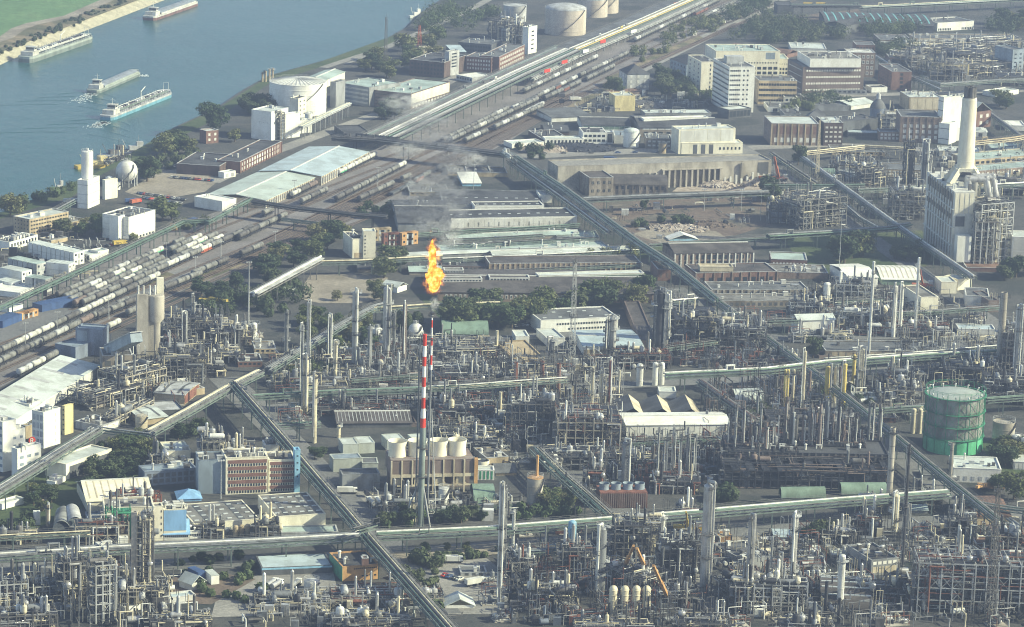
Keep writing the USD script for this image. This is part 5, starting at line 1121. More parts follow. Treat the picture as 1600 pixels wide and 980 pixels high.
cabins('in the tan pair by the cream gate tower',(588,376),(604,375),2,'t',col='tan',cat='container',name='shipping_container',perp=False,lev=2); cabins('next to the tan containers',(604,384),(617,383),2,'r',col='rusty',cat='container',name='shipping_container',perp=False,lev=2); cabins('left of the flame tip',(630,383),(646,381),2,'o',col='orange',cat='container',name='shipping_container',perp=False,lev=2)
cabins('beside the blue shed under the pipe bridge',(271,360),(282,355),2,'o',col='orange',cat='container',name='shipping_container',perp=False); cabins('right beside the orange container at the pipe bridge',(292,354),(303,350),2,'b',col='blue',cat='container',name='shipping_container',perp=False)
# ---------------------------------------------------------------- north-east quarter
B('villa','grey-white villa with dark hipped roof among trees','house',(980,116),(1013,114.5),(968,109),25,'lightgrey','tarroof','hip',4.5,win=[('f',3,3,.05,.98,.3,.6,'offwhite'),('l',3,3,.05,.98,.3,.6,'offwhite')])
B('villa','grey villa with dark hipped roof half behind the grey box building','house',(1047,92),(1073,101),(1080,88),26,BG,'tarroof','hip',4.5,win=[('f',3,5,.1,.95,.3,.5,'glass')])
B('office_block','grey box building with cream end wall left of the white slab tower','building',(1075,86),(1096,97),(1116,95),44,CR,'tarroof',win=[('r',6,2,.05,.95,.3,.5,'glass',.5,1),('f',6,3,.05,.95,.2,.35,'glass')],clutter=2)
B('white_complex','large white research building with dark screen on its facade','building',(1119,80),(1214,77),(1104,69),46,CR,'greenroof',win=[('f',1,1,.7,.98,.55,.8,'bluegrey',.72,.98),('f',1,22,.55,.66,.4,.4,'glass'),('f',3,8,.02,.5,.7,.6,'glass',.3,.98)],clutter=14)
B('white_complex','white end block of the large research building','building',(1213,92),(1231,91),(1206,84),32,CR,'greenroof',win=[('f',3,4,.05,.6,.6,.6,'glass'),('f',1,5,.7,.8,.3,.4,'glass')])
t = B('slab_tower','tall white slab tower with dark window bands','tower block',(1115,91),(1140,105),(1175,102),70,W_,'greyroof',win=[('f',9,1,.03,.97,1,.32,'glass',.01,.99,'window_band'),('r',9,6,.03,.97,.7,.36,'glass',.03,.45),('r',9,2,.03,.97,.4,.36,'glass',.5,.8)],clutter=6)
_b = np.array(UsdGeom.Mesh([c for c in t.GetChildren() if c.GetName() == 'roof'][0]).GetPointsAttr().Get()); _c = _b.mean(0); _z = _b[:,2].max(); part_box(t,'penthouse','lightgrey',_c[0] - 4,_c[1] - 5,_z,_c[0] + 2,_c[1] + 5,_z + 4)
B('entrance_hall','dark glazed ground floor hall at the foot of the slab tower','building',(1139,172),(1174,169),(1150,165),14,'darkgrey','paleroof',win=[('f',1,6,.1,.9,.8,.8,'glass')])
B('office_block','grey banded four-storey block right of the slab tower','building',(1186,126),(1243,124.5),(1178,118),37,'tanwall','greyroof',win=[('f',4,1,.05,.95,1,.42,'glass',.01,.99,'window_band'),('f',4,14,.05,.95,.3,.5,'tanwall',.01,.99,'mullion')],clutter=5)
B('office_block','low balcony block at the corner of the grey banded one','building',(1226,152),(1245,151),(1222,147),14,'offwhite','greyroof',win=[('f',2,3,.1,.9,.6,.6,'glass')])
B('laboratory_block','long brown laboratory block with cream top storey and white window rows','building',(1255,105),(1346,102),(1232,93),42,'brown','gravelroof',win=[('f',4,22,.03,.98,.62,.3,'white',.05,.95),('l',4,1,.03,.98,.9,.1,'offwhite',.05,.95,'window_band')])
B('roof_storey','cream windowless top storey on the brown laboratory block','roof storey',(1266,92),(1342,90),(1247,80),0,W_,'gravelroof',z0=G(0,0)[2] + HT(1255,147,105),h=5.0,clutter=22)
B('office_block','brick block with large white windows right of the brown laboratory','building',(1325,82),(1366,81),(1320,76),38,'palebrick','offwhite',win=[('f',4,6,.05,.95,.6,.6,'offwhite'),('f',4,6,.05,.95,.4,.4,'glass')],clutter=4)
B('office_block','brick block with pale roof edge behind the white-windowed one','building',(1338,70),(1366,69),(1333,64),14,'brick','greyroof',win=[('f',1,6,.3,.9,.5,.5,'glass')])
B('brick_building','plain square red-brown brick building standing alone','building',(1394,112),(1422,110.5),(1373,100),29,'brick','greyroof',win=[('f',4,1,.1,.95,.6,.6,'glass',.38,.62),('l',5,6,.05,.95,.3,.3,'glass')],clutter=2)
B('shed','long red-tiled roof building behind the white research block','shed',(1230,85),(1247,81),(1200,60),6,'brick','rustroof','gy',2)
B('round_building','pale curved low roof building behind the laboratory','building',(1236,75),(1290,74),(1233,66),8,'offwhite','paleroof',clutter=6)
B('small_store','white and orange small building between the brick blocks','store',(1362,137),(1388,137),(1352,133),8,W_,'tarroof')
B('warehouse','long dark warehouse with arched turquoise roof at the top right','warehouse',(1290,36),(1450,30),(1288,20),12,'darkgrey','tarroof','vx',2.2,strips=14,base='turquoise')
B('warehouse','dark gabled end hall of the turquoise roofed warehouse','warehouse',(1288,36),(1322,40),(1330,25),14,'darkgrey','tarroof','gy',2)
B('white_hall','white hall with tall centre and side windows at the top right','building',(1465,36),(1522,33),(1461,28),13,W_,'greyroof',win=[('f',1,8,.02,.35,.6,.8,'glass',.02,.38),('f',1,7,.02,.35,.6,.8,'glass',.66,.98)],clutter=4)
B('long_hall','long pale hall with window strip along the upper right','building',(1432,60),(1578,52),(1428,53),9,'tanwall','greyroof',win=[('f',1,1,.4,.9,1,.7,'offwhite',.01,.99,'window_band'),('f',1,40,.4,.85,.4,.5,'glass')],clutter=8)
B('long_hall','shorter brick hall with glazed strip left of the long pale hall','building',(1375,62),(1420,59),(1366,53),10,'palebrick','greyroof',win=[('f',1,1,.4,.9,1,.6,'offwhite',.01,.99,'window_band')],clutter=3)
PB('pale long pipe bridge at the upper right edge',[(1345,11),(1450,6),(1640,-4)],7,5,6,cover='paleroof',seed=5); PB('dark pipe bridge at the top over the rail fan',[(1235,8),(1345,9)],9,7,5,cover='darkgrey',post='darksteel',seed=6)
B('low_building','dark low building at the top edge over the railway','building',(1215,8),(1240,8),(1210,2),14,'darkgrey','tarroof')
# process plants at the upper right
PX = [('cream boxed process plant with stacks, upper right',(1455,98),(1508,95),(1450,90),30,5,2,3,'beige'),('grey pipe-laden plant left of the cream boxed plant',(1425,88),(1450,86),(1420,78),34,3,2,4,'lightgrey'),('long open steel plant on the right edge, upper row',(1500,85),(1578,80),(1496,74),18,9,2,2,'steel'),('long open steel plant under the upper row at right',(1506,103),(1580,98),(1502,95),20,9,2,2,'steel'),('low pipe plant behind the cream boxed plant',(1425,76),(1480,73),(1422,66),10,6,3,1,'lightgrey'),('steel plant at the right edge behind the white tower',(1560,120),(1640,116),(1556,110),14,8,2,1,'steel'),('low plant with many pipes right of the long hall',(1490,72),(1600,64),(1488,64),8,10,3,1,'lightgrey')]
for i,(l,a,b,c,hp,nx,ny,nf,st) in enumerate(PX): U(l,a,b,c,hp,nx,ny,nf,60 + i,steel=st,ves=10,pw=90)
B('cream_block','cream panelled process house with row of roof vents at the upper right','building',(1462,101),(1507,97),(1450,93),22,'paleyellow','greyroof',win=[('f',3,6,.1,.9,.3,.3,'glass')],clutter=12)
C('single cream column in front of the upper right steel plants',1559,116,97,4,'cream',1,0)
B('tower_block','tall grey process block at the right edge of the upper plants','building',(1583,78),(1600,77),(1578,70),40,BG,'greyroof',win=[('f',5,2,.1,.9,.4,.3,'glass')])
PB('broad pipe bridge below the upper right plants',[(1420,118),(1470,131),(1540,126),(1640,122)],7,7,9,seed=8); PB('pipe bridge running down from the brick block to the broad bridge',[(1366,86),(1420,118),(1470,140)],7,4,4,seed=9)
B('beige_hall','beige panelled hall with roof machinery above the brick works','building',(1421,152),(1466,149),(1407,143),22,'tanwall','paleroof',win=[('f',1,4,.1,.95,.94,.9,'beige')],clutter=16)
B('brick_works','pale brick works with arched window bays beside the white tower','building',(1408,182),(1466,178),(1402,171),40,'palebrick','greyroof',win=[('f',3,6,.1,.75,.5,.6,'offwhite'),('f',1,6,.78,.98,.6,.7,'brown')],pil=6,pilm='palebrick')
def domed_kiln():
 b = G(1370,200); t = thing('round_tower','grey round tower with bell-shaped dome and lantern','tower',b); k = S(1370,200); R = 12 / k; H = HT(1370,200,168); m = MB(); m.rev([(R,0),(R,H)],28); obj('shaft',m,'navygrey',t)
 m = MB(); m.rev([(R * 1.04,H),(R * .92,H + R * .35),(R * .65,H + R * .75),(R * .35,H + R * 1.05),(R * .3,H + R * 1.15),(.01,H + R * 1.2)],28); obj('dome',m,'greyroof',t); m = MB(); m.rev([(R * .3,H + R * 1.1),(R * .3,H + R * 1.7),(.01,H + R * 2.0)],12); obj('lantern',m,'lightgrey',t)
domed_kiln()
U('cream stacked balcony plant between dome tower and brick works',(1376,178),(1404,176),(1373,172),26,3,2,4,71,steel='offwhite',floor='offwhite',ves=6,pw=50)
B('glazed_bridge','dark glazed link bridge between the brick buildings','link bridge',(1325,207),(1374,205),(1324,202),8,'darkgrey','skyroof',win=[('f',1,12,.3,.9,.8,.8,'glass')]); B('brick_building','brick building with white lower windows under the dome tower','building',(1374,206),(1405,205),(1371,201),14,'palebrick','greyroof',win=[('f',2,5,.1,.9,.6,.6,'offwhite')])
B('brick_building','ochre brick building with white roof and tall gable','building',(1206,193),(1278,192),(1195,181),34,'palebrick','paleroof',win=[('f',1,7,.1,.4,.5,.7,'offwhite'),('f',1,7,.5,.9,.7,.9,'brick')],pil=7,pilm='tanwall'); B('dark_gable','dark gabled roof behind the ochre brick building','building',(1250,188),(1276,190),(1255,176),14,'darkgrey','tarroof','gy',3)
B('old_works','dark brick building with pale balcony rows beside the thin mast','building',(1288,192),(1315,190),(1276,182),36,'darkbrick','paleroof',win=[('f',4,4,.1,.9,.6,.4,'offwhite')],clutter=4); B('old_works','dark shaded building behind the glazed link bridge','building',(1316,190),(1372,185),(1312,181),22,'darkgrey','tarroof',clutter=5)
B('roofed_hall','large dark flat hall with square roof openings behind the brick facade','building',(1270,165),(1322,162),(1252,148),8,'grey','greyroof',clutter=8,lights=(4,2)); B('roofed_hall','pale two-part roof hall next to the dark flat hall','building',(1330,165),(1368,160),(1335,153),7,'offwhite','paleroof','gx',1.5)
t = B('white_tower','tall white windowless tower with stepped front and dark joints','tower',(1467,150),(1475,152),(1497,146),70,W_,'paleroof',win=[('f',5,1,.0,1,1,.06,'darkgrey',0,1,'joint')],clutter=5); B('white_tower','lower white front part of the windowless tower','tower',(1467,192),(1484,194),(1497,190),32,W_,'paleroof',win=[('f',2,1,.0,1,1,.06,'darkgrey',0,1,'joint')])
B('brick_house','brick house with white-framed gable behind the tall chimney','house',(1518,176),(1549,172),(1510,166),26,'brick','paleroof','gy',5,win=[('f',2,3,.1,.9,.4,.5,'offwhite')])
B('low_building','long white container building at the right edge','building',(1556,145),(1592,140),(1552,139),7,W_,'paleroof'); B('low_building','white low roof cluster at the right edge','building',(1572,196),(1600,194),(1566,188),8,W_,'white'); B('small_house','little pale hipped kiosk in front of the brick house','kiosk',(1525,206),(1542,205),(1522,200),6,'palegreen','paleroof','hip',1)
PB('pipe bridge from the brick house down to the right edge',[(1545,175),(1600,215),(1640,245)],6,4,6,['pipewhite','pipegrey'],seed=11); PB('long yellowish lattice pipe bridge behind the power station',[(1255,238),(1350,228),(1425,232)],6,4,4,['pipecream','pipeyellow','pipegrey'],seed=12,post='beige')
PB('arched tan pipe bridge at the right edge above the power station',[(1520,222),(1580,216),(1640,206)],9,5,6,['pipecream','tanwall'],seed=13,post='beige')
B('long_hall','long pale green two-storey hall right of the tall chimney','building',(1520,250),(1640,240),(1518,238),10,'tanwall','greenroof',win=[('f',1,14,.2,.8,.6,.6,'glass')],clutter=6); B('long_hall','second pale hall with tan wall below the two-storey one','building',(1520,268),(1640,258),(1520,258),10,'palebrick','greenroof',win=[('f',1,14,.2,.8,.4,.6,'offwhite')])
B('long_hall','tan low hall between pipe towers and power station','building',(1380,264),(1450,259),(1378,254),12,'tanwall','greyroof',win=[('f',2,12,.1,.9,.5,.5,'offwhite')]); B('long_hall','pale flat hall just behind the power station roof','building',(1468,236),(1530,232),(1466,228),8,'offwhite','paleroof',clutter=8)
# ---- works quarter in the middle north
B('yellow_house','bright yellow house at the scrap yard','building',(961,150),(991,148.5),(952,144),24,'paleyellow','paleroof',clutter=5); B('low_building','low brown-roofed building behind the yellow house','building',(965,147),(1012,143),(966,140),6,'brown','rustroof')
B('shed','green-grey shed roof at the left end of the works yard','shed',(862,184),(925,181),(868,173),7,'offwhite','greyroof','shed',1.5); B('shed','long shed with dark upper and glazed lower roof slope','shed',(910,195),(983,192),(903,182),10,'offwhite','tarroof','gx',2,win=[('f',1,9,.1,.9,.9,.8,'palegreen')])
B('flat_hall','thin flat roof hall along the scrap yard','building',(1008,177),(1105,172),(1004,171),7,'grey','paleroof',clutter=8); B('works_hall','wide dark works hall with white roof light strip','building',(1000,199),(1118,193),(986,180),15,'oldconcrete','tarroof','gx',2.2,win=[('f',1,10,.1,.6,.5,.8,'glass'),('f',1,10,.72,.98,.9,.8,'offwhite')])
m_ = B('roof_light','long white roof light box on the wide works hall','roof light',(1006,186),(1100,180),(1005,183),0,'white','white',z0=6.2,h=1.6)
B('white_hall','tall cream panelled hall in the works yard','building',(1061,203),(1148,200),(1050,197),38,CR,'paleroof',win=[('f',1,4,.48,.98,.96,.95,'offwhite')],clutter=5); B('white_annex','low cream annex with dark doors in front of the tall cream hall','building',(1065,224),(1156,220),(1061,219),17,CR,'paleroof',win=[('f',1,3,0,.9,.5,.95,'darkgrey',.16,.55,'door'),('f',1,6,.3,.7,.4,.6,'glass',.6,.98)])
TK('white silo with domed top in the works yard',986,229,206,25,'white','paleroof','dome',.25,2); TK('small tan tank beside the white silo',1035,239,225,13,'tanwall',None,'flat',.1,2)
B('office_block','two-storey brick and white office left of the white silo','building',(911,207),(946,205),(905,199),18,W_,'tarroof',win=[('f',2,5,.1,.9,.7,.5,'glass')],clutter=3); B('stair_shaft','grey glazed stair shaft between office and silo','tower',(948,207),(958,206.5),(946,203),18,'lightgrey','paleroof',win=[('f',1,1,.1,.9,.7,.9,'glass')])
B('old_works','dark brick workshop with white roof hatches in the works yard','building',(850,219),(888,216),(826,204),8,'darkbrick','tarroof',clutter=8); B('low_building','white low office with blue door in the works yard','building',(852,217),(908,213),(850,213),11,W_,'paleroof',win=[('f',1,10,.2,.9,.5,.7,'glass')]); B('low_building','long white wall-like store at the left of the works yard','building',(800,225),(850,222),(802,219),7,W_,'paleroof')
B('low_building','grey flat link building between brick office and works hall','building',(960,212),(1000,210),(958,203),12,'offwhite','bluegrey',clutter=4); B('low_building','tan store behind the small tan tank','building',(1010,216),(1048,213),(1008,209),16,'oldconcrete','greyroof',win=[('f',2,5,.1,.9,.6,.4,'offwhite')],clutter=5)
B('shed','dark shed with row of small roof windows at the left works corner','shed',(852,205),(888,203),(845,195),6,'darkbrick','tarroof','gx',1.5,clutter=4); B('small_house','tiny white gatehouse beside the far tracks','gatehouse',(1083,51),(1089,51),(1084,48),5,W_,'tarroof')
# ---------------------------------------------------------------- the middle: ruin wall, long halls, power station
t = B('concrete_ruin','huge half-demolished concrete hall with pillared front wall','ruin',(872,260),(1197,246),(862,250),38,'concrete','lightroad',par=.4)
_r = random.Random(3)
_p0,_a,_W,_D = frame_of((872,260),(1197,246),(862,250),HT(871,298,260)); _h = HT(871,298,260)
for i in range(11):
 x = _W * (.488 + .268 * i / 10); m = MB(); m.box(x - .45,-1.2,0,x + .45,.0,_h * .72); obj('pillar',m,'concrete',t)
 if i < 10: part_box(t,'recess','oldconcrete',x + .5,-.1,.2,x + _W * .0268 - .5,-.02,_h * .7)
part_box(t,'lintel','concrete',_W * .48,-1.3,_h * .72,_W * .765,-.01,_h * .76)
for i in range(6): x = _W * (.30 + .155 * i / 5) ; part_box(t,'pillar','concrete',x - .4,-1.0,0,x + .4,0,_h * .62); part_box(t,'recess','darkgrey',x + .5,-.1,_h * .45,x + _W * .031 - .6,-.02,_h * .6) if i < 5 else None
for i in range(9):
 x = _W * (.775 + .21 * i / 8); hh = _h * _r.uniform(.3,.55); part_box(t,'broken_pillar','offwhite',x - .5,-2.2 + _r.uniform(-.3,.3),0,x + .4,-1.2,hh)
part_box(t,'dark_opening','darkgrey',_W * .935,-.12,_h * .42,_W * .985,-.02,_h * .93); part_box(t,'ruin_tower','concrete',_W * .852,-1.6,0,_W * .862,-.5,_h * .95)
def heap(label,x,y,w,hm,key,n,seed,name='rubble_heap',cat='rubble'):
 g = G(x,y); k = S(x,y); r = np.random.default_rng(seed); m = MB(); L = w / k
 for _ in range(n):
  u,v = r.uniform(-1,1),r.uniform(-1,1)
  if u * u + v * v > 1: continue
  z = hm * (1 - (u * u + v * v)) * r.uniform(.6,1); s_ = r.uniform(.2,1.0) * min(1,hm / 1.5); c = np.array([u * L / 2,v * L * .3,z]); d = r.normal(size=3); d /= np.linalg.norm(d); m.bar(c - d * s_,c + d * s_,s_ * r.uniform(.5,1.4),s_ * r.uniform(.4,1))
 m.rev([(L / 2,0),(L * .36,hm * .55),(L * .15,hm * .9),(.01,hm)],18); m.v[-1] = m.v[-1] * [1,.6,1]
 o = obj(name,m,key); UsdGeom.Xformable(o).AddTranslateOp().Set(Gf.Vec3d(*map(float,g))); tag(o,label,cat,kind='stuff')
heap('long pale rubble heap at the foot of the ruin pillars',1120,291,70,3.0,'rubble',420,1); heap('rubble heap under the broken right end of the ruin',1175,289,60,3.6,'rubble',380,2); heap('bright rubble around the red crane base',664,84,40,5,'riprap',260,3)
heap('debris heaps on the demolition ground',1060,358,100,1.6,'rubble',420,4); heap('brown debris on the demolition ground',1110,352,80,1.4,'earth',320,5); heap('scrap and rubble before the works hall',1000,165,90,3.0,'steel',420,6); heap('scrap on the yard before the white silo',905,232,120,2.4,'darksteel',420,7); heap('pale scrap left in the works yard',850,234,90,2.0,'rubble',300,8)
B('brown_block','brown three-storey block with flat roof before the ruin wall','building',(921,278),(957,276),(905,267),30,'oldconcrete','brownroof',win=[('f',2,4,.1,.95,.4,.35,'glass'),('f',2,4,.1,.95,.25,.3,'offwhite')]); B('vaulted_hall','brown hall with barrel roof before the ruin wall','building',(957,288),(1041,286),(955,276),17,'oldconcrete','brownroof','vx',2.8,win=[('f',1,9,.5,.95,.4,.6,'glass')],pil=8,pilm='oldconcrete')
PB('long pipe bridge between ruin and demolition ground',[(912,311),(980,308),(1090,304),(1200,300)],7,5,6,['pipegrey','pipewhite','steel'],seed=14,step=26,cover='greyroof'); PB('low pale pipe line along the front of the demolition ground',[(1015,381),(1120,374),(1200,370),(1240,371)],5,2.4,2,['pipegreen','pipegrey'],.4,.6,seed=15)
B('tent_hall','white and blue tent hall on the demolition ground','tent',(1046,374),(1090,373),(1040,369),3,'skyblue','white','gy',2.2)
PB('big diagonal pipe bridge from the rail yard down to the plants',[(797,239),(880,293),(960,351),(1000,380),(1050,412),(1120,468)],8,6.4,8,seed=16,r1=.5); PB('second thinner diagonal pipe line beside the big pipe bridge',[(796,250),(840,282),(900,325),(950,362)],6,4,5,seed=17)
PB('diagonal pipe bridge running from the old brick hall to the gas holder',[(1120,468),(1200,528),(1290,594),(1400,682),(1480,748),(1560,812)],6.5,5.2,7,['pipegreen','palegreen','pipegrey','framegreen','steel','silver'],seed=18); PB('gantry of bent pipes at the junction of yard bridge and diagonal bridge',[(788,236),(800,244)],11,7,6,['pipewhite','silver'],seed=19)
# halls between yard and diagonal bridge
B('dark_hall','dark roofed hall behind the smoke','building',(692,319),(845,307),(690,296),9,'grey','tarroof',lights=(10,1)); B('dark_hall','dark square hall with light dots on its roof, under the smoke','building',(622,348),(703,343),(612,312),14,'grey','tarroof','gx',2.5,clutter=4)
B('white_hall','long white hall with dark roof, rear row','building',(742,322),(845,316),(739,315),12,W_,'tarroof',win=[('f',1,8,.1,.95,.96,.9,'offwhite')],lights=(8,1)); B('white_hall','long white hall with dark dotted roof, front row','building',(704,342),(893,331),(693,328),15,W_,'tarroof',win=[('f',1,12,.05,.95,.97,.9,'offwhite'),('f',1,12,.1,.6,.15,.9,'lightgrey',.02,.98,'door')],lights=(13,1)); B('white_hall','small white block at the right end of the white halls','building',(843,305),(861,303),(838,297),12,W_,'lightgrey')
B('white_canopy','white canopy roof with blue end behind the halls','canopy',(723,286),(750,283),(715,272),5,'skyblue','white','shed',1); B('low_building','long low grey roof behind the white canopy','building',(730,270),(790,264),(728,260),6,'tanwall','greyroof')
PB('low pipe rack in front of the white hall row',[(700,362),(800,357),(905,350)],4,3.5,5,seed=20); B('flat_hall','long grey-green flat hall with roof vents, right of the flame','building',(688,391),(940,377),(686,381),8,'grey','greenroof',clutter=22); B('canopy','long pale canopy strip below the grey-green hall','canopy',(630,400),(945,386),(628,396),5,'grey','paleroof','vx',.8)
B('blue_container_office','bright blue board hall behind the grey-green flat hall','building',(774,370),(806,369),(774,367),6,'blue','greyroof'); PB('rusty pipe rack behind the grey-green flat hall',[(690,374),(770,371),(850,366)],4,3,4,['rust','pipegrey'],seed=21)
B('brick_hall','long low brick hall with pale roof edge, upper of two','building',(765,412),(992,400),(763,400),14,'palebrick','brownroof',win=[('f',1,30,.15,.8,.5,.7,'brown')],pil=30,pilm='tanwall'); B('brick_hall','very long dark-roofed brick hall before the tree belt','building',(684,456),(1010,439),(680,420),15,'palebrick','brownroof','gx',2.2,win=[('f',1,44,.2,.85,.5,.7,'offwhite'),('f',1,44,.25,.75,.3,.6,'glass')])
for i,(a,b,c) in enumerate([((842,431),(1002,423),(840,426)),((692,436),(752,433),(691,432)),((765,434),(826,431),(764,429)),((694,422),(724,421),(693,418))]): B('roof_monitor','raised roof light on the very long brick hall, ' + ['the long pale one at right','left of the middle','in the middle','the short white one by the flame'][i],'roof light',a,b,c,0,'offwhite','paleroof' if i == 0 else 'brownroof',z0=5.2,h=1.5,win=[('f',1,12 if i else 1,.2,.8,.6 if i else .98,.6,'glass' if i else 'palegreen',.02,.98,'window')])
B('brick_house','brick house under the big diagonal pipe bridge','building',(1028,421),(1047,419),(1017,408),18,'brick','brownroof',win=[('f',1,2,.2,.8,.3,.7,'brown')]); B('small_house','little tan brick annex at the end of the long hall','building',(985,452),(1008,449),(980,446),8,'tanwall','brownroof')
B('pilaster_hall','brown-roofed hall with pale pilasters and tall windows','building',(1055,396),(1174,391),(1036,380),22,'palebrick','brownroof','gx',2.2,win=[('f',2,13,.05,.9,.5,.7,'glass')],pil=13,pilm='offwhite'); B('brick_hall','old brick hall with flat brown roof right below the pilastered hall','building',(1088,427),(1205,417),(1072,413),20,'brick','brownroof',win=[('f',1,9,.15,.7,.5,.7,'glass')],pil=9,pilm='palebrick',clutter=4)
B('roof_monitor','beige roof light on the old brick hall','roof light',(1094,417),(1142,412),(1092,412),0,'beige','beige',z0=6,h=2); B('brick_hall','long dark brick wing at the right of the old brick hall','building',(1205,405),(1260,402),(1203,393),14,'brick','greenroof',win=[('f',1,10,.2,.8,.5,.6,'offwhite')])
B('grey_hall','long grey flat hall with pillar row, upper','building',(1112,453),(1252,441),(1104,440),12,'oldconcrete','greyroof',win=[('f',1,16,.1,.8,.5,.7,'darkgrey')],pil=16,pilm='concrete',clutter=8); B('grey_hall','long grey flat hall with pillar row, lower','building',(1118,470),(1252,457),(1112,459),10,'oldconcrete','gravelroof',win=[('f',1,16,.1,.8,.5,.7,'darkgrey')],clutter=6); B('grey_hall','rusty flat hall beside the white twin halls','building',(1205,425),(1290,420),(1200,412),10,'palebrick','gravelroof',clutter=14)
B('gate_tower','cream gate building with low wing at the yard edge','building',(551,374),(569,374),(536,362),30,CR,'tarroof',win=[('f',1,1,.0,.3,.7,.9,'tanwall')],clutter=4); B('gate_tower','cream tower with dark window slots beside the gate wing','tower',(568,362),(587,361),(566,357),42,CR,'paleroof',win=[('f',6,1,.1,.9,.5,.35,'glass',.05,.25)])
PB('glassed pale conveyor climbing beside the tree belt',[(396,459),(500,403)],8,4.5,3,['pipewhite','silver'],.5,.7,'conveyor_bridge','conveyor',two=True,cover='lightgrey',post='framegrey'); PB('green pipe line from the conveyor head to the flame',[(500,409),(560,408),(690,400)],6,3,4,seed=22)
B('small_house','small white gabled house beside the sandy lot','house',(621,449),(636,444),(615,439),9,W_,'paleroof','gy',1.5); B('small_store','white hut at the left of the sandy lot','hut',(446,453),(462,451),(443,448),7,W_,'paleroof','gx',1)
# power station with the square-based white chimney
def power_station():
 P0,P1,P2 = (1492,300),(1545,296),(1449,268); h = HT(1489,412,300); p0,a,W,D = frame_of(P0,P1,P2,h)
 t = thing('power_station','big stepped grey power station with boiler frames under the white chimney','power station',(p0[0],p0[1],0),a)
 m = MB(); m.box(0,0,0,W * .55,D,h); obj('boiler_house',m,'offwhite',t)
 m = MB(); m.box(W * .55 + .02,D * .35,0,W,D,h * .8); obj('turbine_hall',m,'offwhite',t)
 for i in range(10):
  y = D * (.04 + .092 * i); m = MB(); m.box(-.5,y,0,-.02,y + .5,h - .2); obj('pilaster',m,'concrete',t)
  for z0,z1 in ((.84,.95),(.6,.67)): part_box(t,'window','glass',-.1,y + .9,h * z0,-.01,y + D * .092 - .4,h * z1)
 for z in (.75,.5,.25): part_box(t,'ledge','offwhite',-.7,0,h * z,-.01,D,h * z + .4)
 for i in range(4): part_box(t,'panel','cream',W * (.02 + .13 * i),-.12,h * .7,W * (.12 + .13 * i),-.01,h * .98)
 part_box(t,'dark_opening','darkgrey',W * .06,-.2,h * .52,W * .3,-.02,h * .66); part_box(t,'white_cabin','white',W * .05,-6,h * .06,W * .42,-1,h * .42); part_box(t,'white_cabin','white',W * .62,-3,0,W * .95,D * .3,h * .34)
 r = random.Random(5)
 for q in range(4): m = MB(); pipework(m,W * .62,6,1,h * .75,36,r,.1,.35); m.move(t=(W * .5,-6.5,0)); obj('pipework',m,['silver','pipewhite','steel','pipecream'][q],t,kind='stuff')
 for x in np.linspace(W * .5,W * 1.15,5):
  m = MB()
  for y in (-7,-3.5): m.bar((x,y,0),(x,y,h * .62),.4)
  for z in np.arange(4,h * .62,4): m.bar((x,-7,z),(x,0,z),.3)
  obj('frame',m,'lightgrey',t)
 for z in np.arange(4,h * .62,4): m = MB(); [m.bar((W * .5,y,z),(W * 1.15,y,z),.3) for y in (-7,-3.5)]; m.box(W * .5,-6.9,z + .16,W * 1.1,-3.6,z + .24); obj('gallery',m,'steel',t)
 for (x,y) in ((W * .5,D * .2),(W * .75,D * .3)): m = MB(); m.tube([(x,y,h * .8),(x,y,h + 4),(x + 8,y,h + 4),(x + 11,y - 2,h * .7)],1.6,12); obj('flue_duct',m,'silver',t)
 for i in range(18): x,y = r.uniform(0,W * .5),r.uniform(0,D); s_ = r.uniform(.6,2); m = MB(); m.box(x,y,h,x + s_,y + s_,h + r.uniform(.8,3)); obj('roof_unit',m,r.choice(['steel','offwhite','darkgrey']),t)
 # the chimney on its splayed frame
 k = S(1504,400); c = G(1500,396)
 H = HT(1500,396,153); Ht = HT(1500,396,136); Hb = HT(1500,396,262); t2 = thing('chimney','thick white power station chimney with dark flue tips on a splayed base','chimney',c)
 R0,R1 = 27 / k / 2,22.5 / k / 2; m = MB(); m.rev([(R0,Hb),(R1,H),(R1 * .8,H + .02)],36); obj('shaft',m,'cream',t2)
 for i in range(5): q = i * 2 * np.pi / 5; m = MB(); m.rev([(R1 * .34,H - 1),(R1 * .33,Ht + (i % 2) * .4),(R1 * .26,Ht),(R1 * .26,Ht - 2)],12,c=(R1 * .55 * math.cos(q),R1 * .55 * math.sin(q),0)); obj('flue_tip',m,'steel',t2)
 for sx in (-1,1):
  for sy in (-1,1): m = MB(); m.bar((sx * R0 * .8,sy * R0 * .8,Hb),(sx * R0 * 1.9,sy * R0 * 1.5,h + .4),2.4); m.box(sx * R0 * 1.9 - 1.5,sy * R0 * 1.5 - 1.5,h - .2,sx * R0 * 1.9 + 1.5,sy * R0 * 1.5 + 1.5,h + .6); obj('base_leg',m,'cream',t2)
 m = MB(); m.box(-R0 * 1.2,-R0 * 1.2,Hb - 1.2,R0 * 1.2,R0 * 1.2,Hb + .3); obj('base_collar',m,'cream',t2)
 for z in (H - 1.0,H * .8,H * .6): m = MB(); m.rev([(R0 * 1.0 + .05,z - .1),(R0 * 1.0 + .2,z),(R0 * 1.0 + .05,z + .1)],36) if False else m.rev([(R0 + (R1 - R0) * (z - Hb) / (H - Hb) + .02,z - .2),(R0 + (R1 - R0) * (z - Hb) / (H - Hb) + .12,z),(R0 + (R1 - R0) * (z - Hb) / (H - Hb) + .02,z + .2)],36); obj('ring',m,'cream',t2)
power_station()
